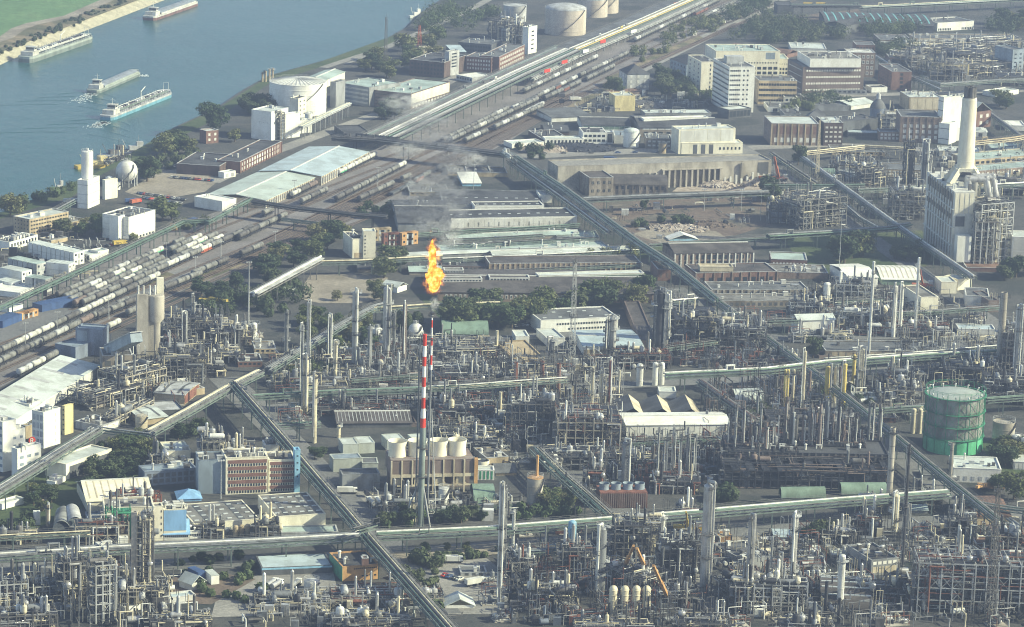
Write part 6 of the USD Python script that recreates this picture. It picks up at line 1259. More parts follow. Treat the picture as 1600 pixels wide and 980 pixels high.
UX = [('steel frame full of silver pipes left of the power station lawn',(1257,313),(1324,307),(1256,300),46,6,3,5,'lightgrey',14,170),('tall pipe-filled frame beside the lattice stair tower',(1352,264),(1384,261),(1350,255),38,3,2,5,'steel',8,90),('steel frame packed with pipes directly left of the power station',(1396,302),(1447,298),(1390,292),42,5,3,4,'lightgrey',12,150),('tall frame of thin white steel right of the power station',(1535,320),(1585,316),(1530,305),96,5,3,8,'offwhite',14,160),('dark low plant behind the silver pipe frame',(1205,320),(1250,317),(1200,308),30,4,3,3,'darksteel',8,80),('low plant between pipe towers and tan hall',(1300,258),(1350,255),(1298,248),14,5,3,1,'steel',8,60),('pipe plant at the right edge below the pale halls',(1560,285),(1640,280),(1556,276),20,8,2,2,'lightgrey',10,90)]
for i,(l,a,b,c,hp,nx,ny,nf,st,ve,pw) in enumerate(UX): U(l,a,b,c,hp,nx,ny,nf,80 + i,steel=st,ves=ve,pw=pw)
U('tall open lattice stair tower left of the power station',(1419,222),(1430,221.5),(1417,219),72,2,1,10,95,'stair_tower','stair tower',2,24,'darksteel',top=1); C('tall grey column right beside the lattice stair tower',1443,292,221,9,'pipegrey',4,2); C('slim silver column beside the tall grey one',1450,290,246,4,'silver',2,1)
TK('grey round tank with pale roof behind the silver pipe frame',1331,282,268,22,'bluegrey','lightgrey','flat',.1,1); TK('darker round tank left of the pale roofed one',1318,279,266,19,'grey','grey','flat',.1,1); B('small_store','round-roofed pale green hut behind the round tanks','hut',(1288,272),(1304,271),(1286,265),7,'white','palegreen','vx',1.5)
PB('pipe bridge with silver pipes running down to the twin white halls',[(1255,246),(1330,300),(1400,350),(1520,432)],7,5.4,6,['pipewhite','pipegrey','silver','steel'],seed=23); PB('lower silver pipe run beside the silver pipe bridge',[(1320,318),(1345,340),(1375,356)],4,3,4,['pipewhite','silver'],seed=24); PB('broad green pipe bridge crossing below the silver pipe frame',[(1200,368),(1300,362),(1390,356),(1420,350)],7,5,6,['pipegreen','pipegrey','palegreen'],cover='palegreen',seed=25); PB('pipe bridge from the ruin crane to the pipe towers',[(1195,290),(1300,290),(1350,289)],6,4,5,seed=26); PB('thick pale pipes running from the power station into the right edge',[(1520,290),(1640,284)],9,5,6,['pipewhite','pipecream'],seed=27)
PB('pipe bridge behind the pipe towers',[(1340,297),(1400,294),(1450,290)],6,4,5,seed=28); PB('diagonal pipe bridge passing the round tree to the pipe towers',[(1205,238),(1240,262),(1275,285)],6,3.5,5,seed=29)
B('white_hall','bright white hall with stepped roof, left of the twin','building',(1327,434),(1366,429),(1297,413),18,W_,'white','gx',1.6,win=[('f',1,6,.1,.8,.9,.8,'offwhite')]); B('white_hall','white hall with ribbed tan-striped roof, right of the twin','building',(1378,436),(1436,431),(1364,414),9,'palegreen','white','gx',2.0,strips=8,base='beige')
B('cream_block','cream block with grey side, largest of the beige group','building',(1439,465),(1466,464),(1410,446),24,CR,'gravelroof'); B('cream_block','rear cream cube of the beige group','building',(1471,441),(1493,439),(1461,432),18,CR,'paleroof'); B('cream_block','right cream cube of the beige group beside the pipe bridge','building',(1497,437),(1519,434),(1496,428),17,CR,'paleroof'); B('cream_block','low pale block right of the beige group','building',(1509,462),(1545,459),(1507,449),18,'offwhite','greyroof'); B('brown_block','dark brown block between beige group and thick chimney','building',(1545,470),(1560,469),(1520,455),18,'brown','greyroof')
B('white_hall','tall white hall at the right edge below the power station','building',(1582,370),(1640,366),(1578,360),44,W_,'paleroof',win=[('f',2,4,.0,1,.97,.95,'offwhite')]); B('low_building','brown low building under the power station front','building',(1510,418),(1580,412),(1505,408),6,'brick','rustroof')
# ---------------------------------------------------------------- south-west
B('pale_shed','large pale ribbed-roof shed at the left edge beside the tracks','shed',(24,655),(156,571),(122,549),17,'white','paleroof','shed',2.5,strips=6,base='lightgrey',win=[('f',1,12,.1,.9,.95,.9,'offwhite',.35,.98)])
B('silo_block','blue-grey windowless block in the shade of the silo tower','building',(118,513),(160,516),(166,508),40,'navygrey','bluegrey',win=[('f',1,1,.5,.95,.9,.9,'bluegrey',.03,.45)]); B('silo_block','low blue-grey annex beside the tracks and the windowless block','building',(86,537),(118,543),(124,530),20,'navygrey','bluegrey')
def silo_tower():
 b = G(232,560); k = S(232,560); t = thing('silo_tower','tall concrete silo tower with square lift shaft and mushroom drum','tower',b,math.radians(12)); h = lambda row: HT(232,560,row)
 part_box(t,'lift_shaft','concrete',-19 / k,-8 / k,0,-1 / k,8 / k,h(459)); m = MB(); m.rev([(7 / k,0),(7 / k,h(505)),(13.2 / k,h(498)),(13.2 / k,h(463)),(12.6 / k,h(461)),(.02,h(460))],36,c=(11.5 / k,2 / k,0)); obj('drum',m,'concrete',t); part_box(t,'stem_web','concrete',-1 / k,-4 / k,0,8 / k,4 / k,h(500))
 part_box(t,'head_house','cream',13 / k,4 / k,h(463),24 / k,12 / k,h(436))
 for x in (-16,-8,2,10): m = MB(); m.cyl((x / k,0,h(463)),(x / k,0,h(446)),.35,8); obj('vent_stack',m,'offwhite',t)
 m = MB(); rail_ring(m,13 / k,h(461),20,c=(11 / k,2 / k)); obj('railing',m,'lightgrey',t)
 m = MB(); ladder(m,5 / k,-5.5 / k,0,h(505),(0,-1)); obj('ladder',m,'steel',t)
silo_tower()
def gallery():
 a,b = G(172,548,9),G(213,527,20); c = G(172,568); t = thing('conveyor_gallery','closed grey conveyor gallery rising to the concrete silo tower','conveyor',c); m = MB(); m.bar(a - c,b - c,4.5,3.6); obj('gallery_box',m,'bluegrey',t); m = MB(); m.bar(a - c + [0,0,2.3],b - c + [0,0,2.0],5,.3); obj('roof',m,'lightgrey',t)
 for s_ in (.1,.5): q = (a - c) * (1 - s_) + (b - c) * s_; m = MB(); m.bar((q[0],q[1] - 1.5,0),(q[0],q[1] - 1.5,q[2] - 2),.6); m.bar((q[0],q[1] + 1.5,0),(q[0],q[1] + 1.5,q[2] - 2),.6); obj('trestle',m,'steel',t)
gallery()
B('concrete_works','weathered concrete works with open floors below the silo tower','building',(160,556),(206,552),(156,543),40,'oldconcrete','gravelroof',win=[('f',2,3,.1,.9,.6,.5,'darkgrey')],clutter=10); B('concrete_works','tan dilapidated works house right of the weathered concrete works','building',(185,545),(207,540),(183,536),14,'beige','gravelroof',clutter=3)
UX = [('dense silver process plant right of the silo tower, rear',(262,505),(330,498),(255,486),30,6,3,3,'steel',14,150),('dense process plant right of the silo tower, front',(255,560),(320,552),(250,540),40,6,3,3,'steel',14,160),('jumbled pipe plant at the foot of the silo tower',(196,590),(260,575),(190,570),32,6,3,3,'beige',12,150),('rusty low plant in front of the pale ribbed shed',(150,620),(225,600),(140,600),22,6,3,2,'steel',10,120),('long pipe rack plant before the warehouse pair',(180,655),(240,625),(170,645),14,8,2,2,'beige',8,100),('pipe plant beside the tall mast',(330,520),(392,512),(326,505),22,6,2,2,'steel',9,90),('small roofed plant left of the mast',(330,555),(375,550),(325,543),14,5,2,1,'lightgrey',6,60),('steel plant between warehouse and yard bridge',(300,575),(350,570),(296,565),14,5,2,2,'darksteel',8,70),('white vessels plant behind the brown office block',(316,690),(352,688),(312,672),40,4,3,3,'lightgrey',12,90),('open frame with rust-coloured fronts beside the brown office',(352,708),(400,704),(350,692),18,6,3,2,'tanwall',9,80),('frame plant left of the bright white block',(237,720),(262,716),(232,708),22,3,2,2,'steel',6,60)]
for i,(l,a,b,c,hp,nx,ny,nf,st,ve,pw) in enumerate(UX): U(l,a,b,c,hp,nx,ny,nf,200 + i,steel=st,ves=ve,pw=pw)
B('warehouse','tan warehouse with striped pale roof beside the yard bridge','warehouse',(241,613),(288,617),(270,595),16,'tanwall','lightgrey','gx',.8,strips=2,base='greyroof',win=[('r',1,3,.05,.95,.95,.95,'rust')]); B('warehouse','pale small warehouse right behind the striped roof one','warehouse',(288,611),(320,606),(305,594),10,'tanwall','paleroof','flat'); B('warehouse','lower pale warehouse in front of the striped roof one','warehouse',(222,655),(262,650),(240,630),10,'tanwall','paleroof','gx',.8,strips=2,base='greyroof'); B('warehouse','small flat pale warehouse between tank and yard bridge','warehouse',(238,643),(288,640),(250,626),8,'darkgrey','lightgrey')
TK('cream round tank at the corner of the lower warehouse',221,668,650,19,'beige','beige','dome',.15,1)
PB('pale pipe bridge past the warehouse pair down from the yard',[(405,580),(355,605),(300,637),(233,674)],7,6,8,['pipewhite','pipecream','pipegrey'],seed=31); PB('pipe bridge linking the low grey hall and the cream tank',[(152,668),(233,678)],7,4,6,seed=32); PB('bundle of pale pipes running to the left edge under the white blocks',[(150,670),(100,700),(50,732),(-20,775)],7,7,9,['pipewhite','pipegrey','silver'],seed=33); PB('broad diagonal pipe bridge from the warehouse down past the brown office',[(366,598),(440,682),(500,752),(575,838),(630,900),(705,985)],7.5,6,7,seed=34)
PB('pipe bridge rising from the plant to the yard behind the columns',[(420,575),(470,545),(530,508),(585,478),(600,474)],8,5,6,['pipewhite','silver','pipegrey'],seed=35); PB('pipe bridge from the twin ball tanks to the tree belt',[(585,482),(660,477),(780,473)],7,4,4,['pipewhite','pipecream'],seed=36)
B('white_block','tall white block with shaded window side at the left edge','building',(50,641),(68,645),(89,636),56,W_,'paleroof',win=[('f',4,3,.05,.95,.7,.7,'lightgrey'),('r',5,1,.05,.95,.1,.5,'lightgrey',.6,.8)],clutter=4); B('white_block','tall pale yellow slab with dark slots beside the white block','building',(97,634),(101,635),(117,632),45,'paleyellow','paleyellow',win=[('f',5,1,.1,.95,.5,.3,'glass')]); B('white_block','pale low block with roof pipes at the left edge','building',(20,628),(46,632),(56,624),22,'offwhite','paleroof',clutter=8)
B('white_block','white balcony block cut by the left edge','building',(-12,655),(4,660),(14,652),78,W_,'paleroof',win=[('f',6,2,.05,.95,.8,.4,'bluegrey')],clutter=3); B('white_block','narrow white block with stairs between the left blocks','building',(12,671),(17,673),(32,666),62,W_,'paleroof',win=[('r',4,2,.1,.9,.4,.3,'bluegrey')],clutter=2); t = B('white_block','low white block with round red sign, left edge','building',(18,699),(27,702),(47,688),44,W_,'paleroof',win=[('r',3,3,.05,.8,.5,.4,'bluegrey')],clutter=4); B('brown_block','small brown block behind the round red sign','building',(33,664),(40,666),(48,662),20,'tanwall','brownroof')
g = G(50,702); t = thing('round_sign','round dark red sign with pale letter R beside the left white blocks','sign',g,math.radians(30)); hz = HT(50,702,688); m = MB(); m.cyl((0,0,hz),(0,-.25,hz),1.25,24); obj('disc',m,'red',t); m = MB(); tm = meshkit.text_mesh('R',1.5,.06,True); vv = np.array(tm.vertices); vv -= vv.mean(0); m.add(np.column_stack([vv[:,0],-.3 - vv[:,2],vv[:,1] + hz]),np.array(tm.faces)); obj('lettering',m,'pipewhite',t); m = MB(); m.cyl((0,0,0),(0,0,hz - 1.2),.15,8); obj('post',m,'steel',t)
B('low_hall','low grey hall with white end wall before the rusty plant','building',(118,658),(158,666),(173,653),11,'lightgrey','gravelroof',clutter=6,win=[('r',1,1,.1,.9,.9,.9,'white')])
t = B('open_shelter','cream open shelter with red tanks under its roof','shelter',(71,719),(103,726),(153,697),24,CR,'paleroof',win=[('r',1,1,.02,.8,.9,1,'darkgrey',.03,.97,'opening')]);
for i in range(4): C(f'faded red bulk tank, {ORD(i + 1)} along the cream open shelter',109 + 6 * i,743 - 3.4 * i,729 - 3.4 * i,5,'rust',0,0,name='bulk_tank',cat='tank',lad=False,group='red tanks under the shelter')
B('white_block','bright white windowless block above the dark office yard','building',(260,706),(298,704),(250,691),20,CR,'paleroof',clutter=3); B('low_building','white pipework base below the bright windowless block','building',(268,724),(298,721),(265,718),8,W_,'paleroof',clutter=8)
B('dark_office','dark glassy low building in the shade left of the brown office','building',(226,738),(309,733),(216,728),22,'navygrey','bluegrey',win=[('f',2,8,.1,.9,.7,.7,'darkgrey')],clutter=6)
B('office_slab','grey windowless slab at the left end of the brown office','building',(310,720),(351,716),(306,706),52,'bluegrey','greyroof',clutter=4); B('brown_office','red-brown office block with white window bands, left wing','office',(353,716),(418,713),(346,702),57,'cream','gravelroof',win=[('f',5,1,.06,.98,1,.52,'officebrown',.05,.98,'spandrel'),('f',5,14,-.03,.89,.6,.36,'glass',.05,.97)],clutter=18); B('brown_office','red-brown office block with white window bands, right wing','office',(420,719),(461,716),(414,706),50,'cream','gravelroof',win=[('f',5,1,.06,.98,1,.52,'officebrown',.05,.98,'spandrel'),('f',5,10,-.03,.89,.6,.36,'glass',.08,.97)],clutter=8); B('stair_shaft','light blue stair shaft at the right end of the brown office','tower',(461,704),(469,703),(458,699),66,'skyblue','skyblue',win=[('f',4,1,.3,.95,.3,.2,'glass')])
B('small_house','little white house left of the open shelter','house',(52,768),(63,770),(71,763),8,W_,'greyroof'); B('small_house','long white cabin between little house and open shelter','house',(73,751),(86,753),(96,744),7,W_,'paleroof',clutter=2); B('low_building','white long building at the left edge below the trees','building',(-10,784),(3,788),(20,773),9,W_,'paleroof')
C('thin grey silo beside the round-roofed hut, taller',75,822,789,7,'tanwall',1,1,name='silo',cat='silo'); C('thin grey silo beside the white panel, shorter',67,798,780,5,'tanwall',1,0,name='silo',cat='silo'); B('white_block','narrow white upright panel building beside the thin silos','building',(53,801),(63,801),(52,798),20,W_,'paleroof')
B('vaulted_hut','dark round-roofed hut beside the thin silos','hut',(84,828),(108,828),(84,805),5,'navygrey','bellgrey','vy',3); B('vaulted_hut','grey round-roofed hut below the cream barn','hut',(106,822),(128,820),(101,802),8,'bluegrey','lightgrey','vy',3,win=[('f',1,2,.3,.95,.7,.8,'skyblue',.5,.98)]); B('small_store','dark low store right of the grey round-roofed hut','hut',(136,812),(158,810),(133,800),5,'navygrey','bluegrey')
B('cream_barn','cream barn with seamed bright roof slope','barn',(136,783),(239,777),(120,752),17,CR,CR,'gx',3.4,strips=9,base='beige'); B('tent_hall','blue tent roof behind the zigzag roofed warehouse','tent',(278,780),(314,777),(274,768),4,'lightblue','lightblue','hip',2)
B('plant_house','cream plant house with red machinery on its roof','building',(163,794),(240,790),(160,778),24,CR,'gravelroof',win=[('f',1,3,.05,.5,.6,.8,'green',.3,.95)],clutter=6)
U('red and orange machinery frame on the cream plant house',(176,781),(252,777),(172,772),0,8,2,1,231,'rooftop_plant','roof plant',12,80,'rust',('rust','steel','pipewhite'),'rust',h=4.0,eq=['orangered','rust','lightgrey','steel']);
t = B('stair_shaft','cream stair tower beside the blue facade','tower',(240,792),(255,791),(237,786),54,CR,'gravelroof',win=[('f',5,1,.05,.95,.25,.35,'glass',.6,1)]); B('blue_building','building with bright blue panelled facade','building',(256,797),(291,795),(252,786),48,CR,'gravelroof',win=[('f',1,1,.32,.98,1,1,'lightblue',.0,1.0,'facade_panel'),('f',1,6,.33,.97,.02,1,'blue',.0,1,'joint')],clutter=16); B('blue_annex','low white base with sloping blue roof under the blue facade','building',(256,835),(295,831),(255,826),10,W_,'lightblue','shed',3,win=[('f',1,12,.4,.9,.6,.5,'glass')]); B('low_building','small white building right of the blue facade','building',(296,830),(314,829),(294,824),12,W_,'gravelroof',win=[('f',1,5,.3,.7,.6,.7,'glass')],clutter=4)
U('beige open frame with red floor pipes before the plant house',(118,823),(200,815),(117,811),30,5,1,2,232,steel='beige',pm=('rust','pipewhite','pipegrey'),ves=5,pw=60); U('bright green pipe frame in the plant house front',(166,800),(204,798),(165,795),40,3,1,3,233,steel='green',pm=('green','brightgreen','pipewhite'),ves=3,pw=40,floor='green')
# the slim stair tower in the foreground
t = B('concrete_shaft','very tall narrow concrete shaft in the left foreground','tower',(205,801),(214,801.5),(222,799),136,'concrete','concrete',win=[('r',1,1,.0,1,1,1,'beige',0,1,'face')]); U('tall steel stair and duct tower beside the narrow concrete shaft',(223,806),(240,804),(222,800),132,1,1,15,234,'stair_tower','stair tower',10,90,'steel',top=1,floor='lightgrey')
B('dark_block','dark brown ribbed block before the slim concrete shaft','building',(143,852),(158,862),(186,857),34,'darkbrick','tarroof',clutter=8); B('white_block','small white tower cube left of the concrete shaft','building',(187,841),(200,841),(186,838),16,W_,'paleroof')
UX = [('silver frame plant with ducts at the bottom left',(100,880),(138,876),(100,866),70,3,3,5,'steel',10,120),('bright pipe tower left of the concrete shaft, bottom',(150,885),(182,882),(150,874),90,3,2,6,'offwhite',14,150),('low white frame at the bottom left corner',(0,915),(44,912),(0,903),40,4,2,3,'offwhite',6,60),('low white pipe rack beside the corner frame',(55,918),(100,915),(56,905),30,4,2,2,'offwhite',6,60),('low rusty plant behind the long pipe bridge, left edge',(0,842),(60,838),(-2,830),10,6,2,1,'steel',8,60),('pipe plant under the concrete shaft',(185,925),(262,918),(184,905),26,6,3,2,'steel',12,110),('low plant with tan tanks before the zigzag warehouse',(318,826),(350,822),(316,815),16,3,2,2,'lightgrey',7,60),('tangled plant at the corner of the zigzag warehouse',(400,822),(436,820),(398,808),22,4,2,2,'steel',9,80)]
for i,(l,a,b,c,hp,nx,ny,nf,st,ve,pw) in enumerate(UX): U(l,a,b,c,hp,nx,ny,nf,240 + i,steel=st,ves=ve,pw=pw)
B('warehouse','wide grey warehouse roof with many roof lights, left half','warehouse',(303,819),(401,806),(277,789),14,CR,'gravelroof',par=.05,lights=(6,4),strips=2,base='darkgrey'); B('warehouse','wide grey warehouse roof with cream front gable, right half','warehouse',(431,808),(509,803),(403,774),20,CR,'gravelroof',par=.05,lights=(6,4),strips=2,base='darkgrey'); B('warehouse','long pale green annex roof in front of the cream gable','warehouse',(440,833),(526,824),(438,822),5,'lightgrey','greenroof')
for i,x in enumerate((368,377,387,396)): TK(f'small tan tank, {ORD(i + 1)} from the left before the grey warehouse',x,838 - i,823 - i,8,'tanwall',None,'dome',.3,1,False,group='tan tanks before the warehouse',n=18,rail=False)
B('small_store','small shed with solar-like panels at the bottom edge','shed',(262,935),(306,930),(268,926),8,'offwhite','skyroof','flat'); B('low_building','white crooked gabled house at the bottom left','house',(280,905),(300,912),(312,903),12,'offwhite','paleroof','gx',2); cabins('beside the crooked white house',(322,910),(340,908),1,'w'); cabins('behind the crooked white house',(302,905),(312,903),1,'b',col='blue',cat='container',name='shipping_container')
B('small_store','pale round-topped store at the bottom edge below the shaft','building',(182,938),(204,936),(181,930),12,'beige','beige','vx',2); B('white_hall','white roof corner at the very bottom edge','building',(196,950),(222,944),(200,938),8,W_,'white')
# ---------------------------------------------------------------- south, around the flare
PB('long pipe bridge across the whole foreground, left part',[(-20,868),(150,857),(400,845),(575,835)],7,9,14,['pipegreen','pipegrey','steel','pipegreen','pipewhite'],seed=41); PB('long pipe bridge across the whole foreground, right part',[(590,834),(760,826),(940,812),(1100,799),(1300,782),(1480,768)],7,9,14,['pipegreen','pipegrey','steel','palegreen','pipewhite'],seed=42); PB('upper thin pipe line behind the foreground pipe bridge at left',[(-20,838),(60,834),(140,830)],6,3,3,['pipecream'],seed=43)
PB('small grey gantry over the crossing of the two foreground pipe bridges',[(556,826),(585,818)],12,4,4,seed=44)
B('canopy','long pale blue canopy roof beside the orange building','canopy',(409,888),(516,878),(400,868),12,'darkgrey','skyroof','flat',par=.1,win=[('f',1,1,.75,1,1,1,'skyblue',0,1,'fascia')]); t = B('orange_building','flat building with orange front and green side','building',(535,886),(594,883),(515,864),23,'orange','tarroof',win=[('l',1,1,0,.98,1,1,'green',0,1,'facade_panel'),('f',1,12,.72,.9,.6,.4,'glass',.3,.95),('f',1,4,.2,.4,.5,.5,'glass',.5,.95)],clutter=6); B('roof_box','brick-red box on the roof of the orange building','roof box',(566,873),(576,872),(564,869),0,'brick','rustroof',z0=5.3,h=2.2)
TK('small white tank with domed top before the pale blue canopy',487,921,908,24,'offwhite','offwhite','dome',.15,1)
for l,a,b,c,hp in [('pale green-grey shed, left of the attached pair by the street',(536,695),(560,693),(529,685),17),('pale green-grey shed, right of the attached pair by the street',(561,693),(585,691),(553,683),16),('pale shed right behind the leftmost fan stack',(605,688),(631,685),(596,679),16),('pale shed behind the second fan stack',(646,688),(668,686),(637,679),16)]: B('grey_shed',l,'shed',a,b,c,hp,'palegreengrey','paleroof','flat',par=.05)
B('grey_shed','tan-grey shed with pitched roof before the attached pair','shed',(521,718),(565,715),(515,710),20,'palegreengrey','bluegrey','flat',par=.05); B('grey_shed','small tan-grey shed next to the cooling tower block','shed',(566,724),(590,720),(564,715),15,'palegreengrey','greyroof','flat',par=.05); B('dark_block','dark flat block in shadow between street and cooling towers','building',(535,742),(590,734),(531,733),24,'grey','greyroof'); B('small_store','white-topped store at the left of the street, above the office','building',(414,696),(434,695),(410,688),20,W_,'greyroof',clutter=3); B('small_store','brown-roofed store behind the white-topped one','building',(440,702),(452,701),(436,696),14,'tanwall','gravelroof')
TK('cream open cooling fan stack right of the orange column',753,728,719,23,'cream','darksteel','flat',.1,0,False,'fan_stack','cooling tower',rail=False); B('striped_house','white house with dark green panels right of the orange column','building',(741,735),(772,733),(740,728),15,W_,'paleroof',win=[('f',1,5,.05,.95,.5,.95,'green')]); B('shed','grey low-pitched shed right of the striped house','shed',(775,738),(806,736),(768,724),5,'tanwall','greyroof','gx',1.5); B('shed','tan flat hall behind the flare and fan stacks','shed',(760,716),(795,714),(740,700),10,'tanwall','gravelroof',clutter=6)
B('vaulted_hall','pale green barrel-roofed hall below the white round tank','hall',(742,791),(772,788),(736,768),3,'grey','palegreen','vx',4.5); B('vaulted_hall','mossy green barrel-roofed hall behind the flares','hall',(692,522),(761,518),(690,508),3,'darkgrey','palegreen','vx',3.5)
TK('white round tank on the ground right of the flare',693,787,763,16,'offwhite','offwhite','cone',.3,2); C('white vertical vessel left of the flare foot',645,816,781,9,'pipecream',2,1,name='vertical_vessel',cat='vessel');
t,R,H = TK('tall round concrete tank with orange top and yellow rod',835,794,746,25,'concrete','orange','cone',.25,3); m = MB(); m.cyl((R * .2,0,H),(R * .2,0,H + 7.5),.45,8); obj('rod',m,'orange',t); m = MB(); m.rev([(R * 1.3,0),(R * 1.3,1.4),(R * 1.02,1.5)],30); obj('rusty_skirt',m,'rust',t)
PB('short pipe bridge running down from the cracker to the foreground bridge',[(837,700),(880,742),(915,772),(950,803)],7,6,7,seed=45)
def cooling_cells():
 P0,P1,P2 = (938,770),(1010,766),(932,758); h = HT(937,795,770); p0,a,W,D = frame_of(P0,P1,P2,h); t = thing('cooling_cells','rust-brown slatted cooling cells with four flat fan rings','cooling tower',p0 * [1,1,0],a); part_box(t,'casing','rust',0,0,0,W,D,h)
 for i in range(22): part_box(t,'slat','coolbrown',i * W / 22,-.15,.3,i * W / 22 + W / 44,-.02,h - .3)
 for i in range(4): m = MB(); c = ((i + .5) * W / 4,D / 2,0); q = min(W / 8,D / 2) * .9; m.rev([(q,h),(q * .9,h + 1.2),(q,h + 2),(q * .92,h + 2),(q * .8,h + .3)],24,c=c); obj('fan_ring',m,'bluegrey',t)
cooling_cells()
# ---------------------------------------------------------------- columns: label, x, foot row, top row, width px, colour, platforms, pipes
COL = [('slim grey column, leftmost of the column park',447,585,488,4.5,'pipegrey',4,1),('thin grey column left of the tallest twin-stage one',471,640,507,4,'pipegrey',2,1),('tall cream column with thin upper stage in the left column park',477,646,556,7,'pipecream',3,2),('needle-thin column rising behind the cream one',480,600,472,3.6,'silver',3,1),('cream column with rusty foot near the street',491,692,585,6,'pipecream',3,2),('lattice-sided twin pipe column',514,568,495,5.5,'pipegrey',5,2),('short hooked column right of the twin pipe column',524,601,533,4,'pipecream',2,1),('tall silver column left of the white ball tanks',554,581,455,8,'silver',5,2),('grey column in front of the left ball tank',577,586,510,6,'pipegrey',3,1),('tallest silver column with full-length ladder frame',603,562,448,10,'silver',8,2),('slim column close to the tallest silver one',615,562,488,4,'pipegrey',3,1),('dark rust-topped column before the right ball tank',631,566,474,5.5,'brown',1,1),('short dark column with platforms before the green pipe bridge',594,607,567,4.5,'steel',4,1),('small column at the green pipe bridge',546,610,577,3,'pipecream',2,0),('short post-like column at the pipe bridge end',535,646,610,3.5,'pipegrey',2,1),('white vessel beside the finned roof',529,684,664,5,'pipecream',1,0),('thick dark column with bent overhead pipe beside the brown hall',1028,546,453,15,'darksteel',4,1),('silver column clasped to the thick dark one',1039,547,458,8,'silver',7,1),('silver column with dome before the pale blue hall',956,555,495,9.5,'silver',3,2),('dark thin column beside the silver domed one',947,556,500,5,'darksteel',3,1),('left of the three white vessels under the pipe bridge',999,603,568,9,'pipewhite',1,0),('middle of the three white vessels under the pipe bridge',1023,602,566,7.5,'pipewhite',1,0),('right of the three white vessels under the pipe bridge',1033,601,566,8,'pipewhite',1,0),('yellowish slim column in the cracker centre',924,655,574,4.5,'pipecream',2,1),('second yellowish column in the cracker centre',937,648,578,4,'pipecream',2,1),('dark gold-topped column in the cracker centre',951,650,563,4,'rust',4,1),('short silver column before the tan building',862,565,530,8,'pipegrey',2,1),('tall pale column at the bottom centre, left of the yard',780,945,757,6.5,'silver',5,2),('thinner pale column right beside the bottom centre one',787,900,762,5,'pipegrey',3,1),('pale column behind the bottom centre pair',801,860,798,4,'pipewhite',2,1),('pale blue smooth vessel in the foreground',893,860,813,10.5,'skyblue',0,0),('twisted-pipe silver column in the foreground',937,932,822,13,'pipegrey',7,2),('thick green-grey column, tallest in the foreground',1100,926,756,12.5,'silver',4,2),('white thin column on the central reactor frame',1034,850,804,7,'pipewhite',1,1),('slim pipe-clad column right of the thick green-grey one',1167,948,808,6,'silver',8,3),('white-topped column with conical head',1237,930,803,8,'silver',5,2),('slim column left of the conical-headed one',1214,940,868,6,'pipegrey',3,1),('plain white bulb-topped vessel at the bottom',1312,950,866,9,'pipewhite',1,0),('thin column at the left of the white gas bottles',1202,940,838,3.5,'pipegrey',2,0),('cream banded column right of the twin stacks',1397,832,772,9.5,'pipecream',4,2),('silver twin vessel behind the lattice stack',1416,840,790,6,'silver',2,2),('slim white column, left of three by the long grey hall',1357,560,408,3.4,'pipewhite',1,0),('thick white column beside the long grey hall',1395,527,446,5.5,'pipewhite',1,1),('hooked white column right of the thick white one',1406,520,444,4.5,'pipewhite',2,1),('tall thin white mast column with bulb foot',1429,524,402,3.4,'pipewhite',1,0),('white domed vessel left of the twin white halls',1291,475,441,9,'white',1,0),('rust and cream column above the long grey hall',1343,615,545,7,'pipecream',4,2),('yellow column left of the rust and cream one',1333,600,554,4.7,'pipeyellow',1,0),('thick yellow column in the cracker right half',1291,632,572,6.8,'pipeyellow',2,1),('cream column right of the thick yellow one',1303,630,573,4,'pipecream',2,1),('yellow column with platform frame in the cracker right half',1317,640,568,5.4,'pipeyellow',3,1),('thin dark-topped pole column of the cracker',1253,650,548,4,'pipecream',3,1),('left of the three yellowish poles of the cracker',1225,636,577,3.8,'pipeyellow',1,0),('middle of the three yellowish poles of the cracker',1229,636,577,3.8,'pipeyellow',1,0),('right of the three yellowish poles of the cracker',1238,636,577,3.2,'pipecream',1,0),('cream vessel in front of the yellow columns',1280,675,640,6.5,'pipecream',1,1),('left cream twin vessel beside the gas holder',1426,677,638,6.5,'pipecream',0,0),('right cream twin vessel beside the gas holder',1436,677,638,6.5,'pipecream',0,0),('white drum on legs right of the cream hall',1150,657,636,9,'pipewhite',1,1),('grey column before the cooling cells',975,760,690,8,'pipegrey',3,1),('dark slim column left of the silo tower plant mast',372,552,508,7,'darksteel',1,1),('cream vessel pair at the tall mast, left',383,535,507,7,'pipecream',1,0),('cream vessel pair at the tall mast, right',397,530,504,8,'pipewhite',1,0),('brown-green column in the plant behind the silo tower',289,560,490,6,'steel',5,2),('grey column at the right end of the silo tower plant',302,520,462,4,'steel',4,1),('slim silver column at the right edge plant',1586,600,480,7,'silver',6,2),('second silver column at the right edge plant',1597,600,470,6,'silver',6,2),('slim column right of the thick concrete stack',1573,565,530,5,'pipecream',1,1)]
for i,(l,x,yb,yt,w,c,p,q) in enumerate(COL):
 v = 'vessel' in l or 'drum' in l; C(l,x,yb,yt,w * 1.2,c,p,q,name='vertical_vessel' if v else 'distillation_column',cat='vessel' if v else 'column',seed=i,pm='pipewhite' if i % 2 else 'silver')
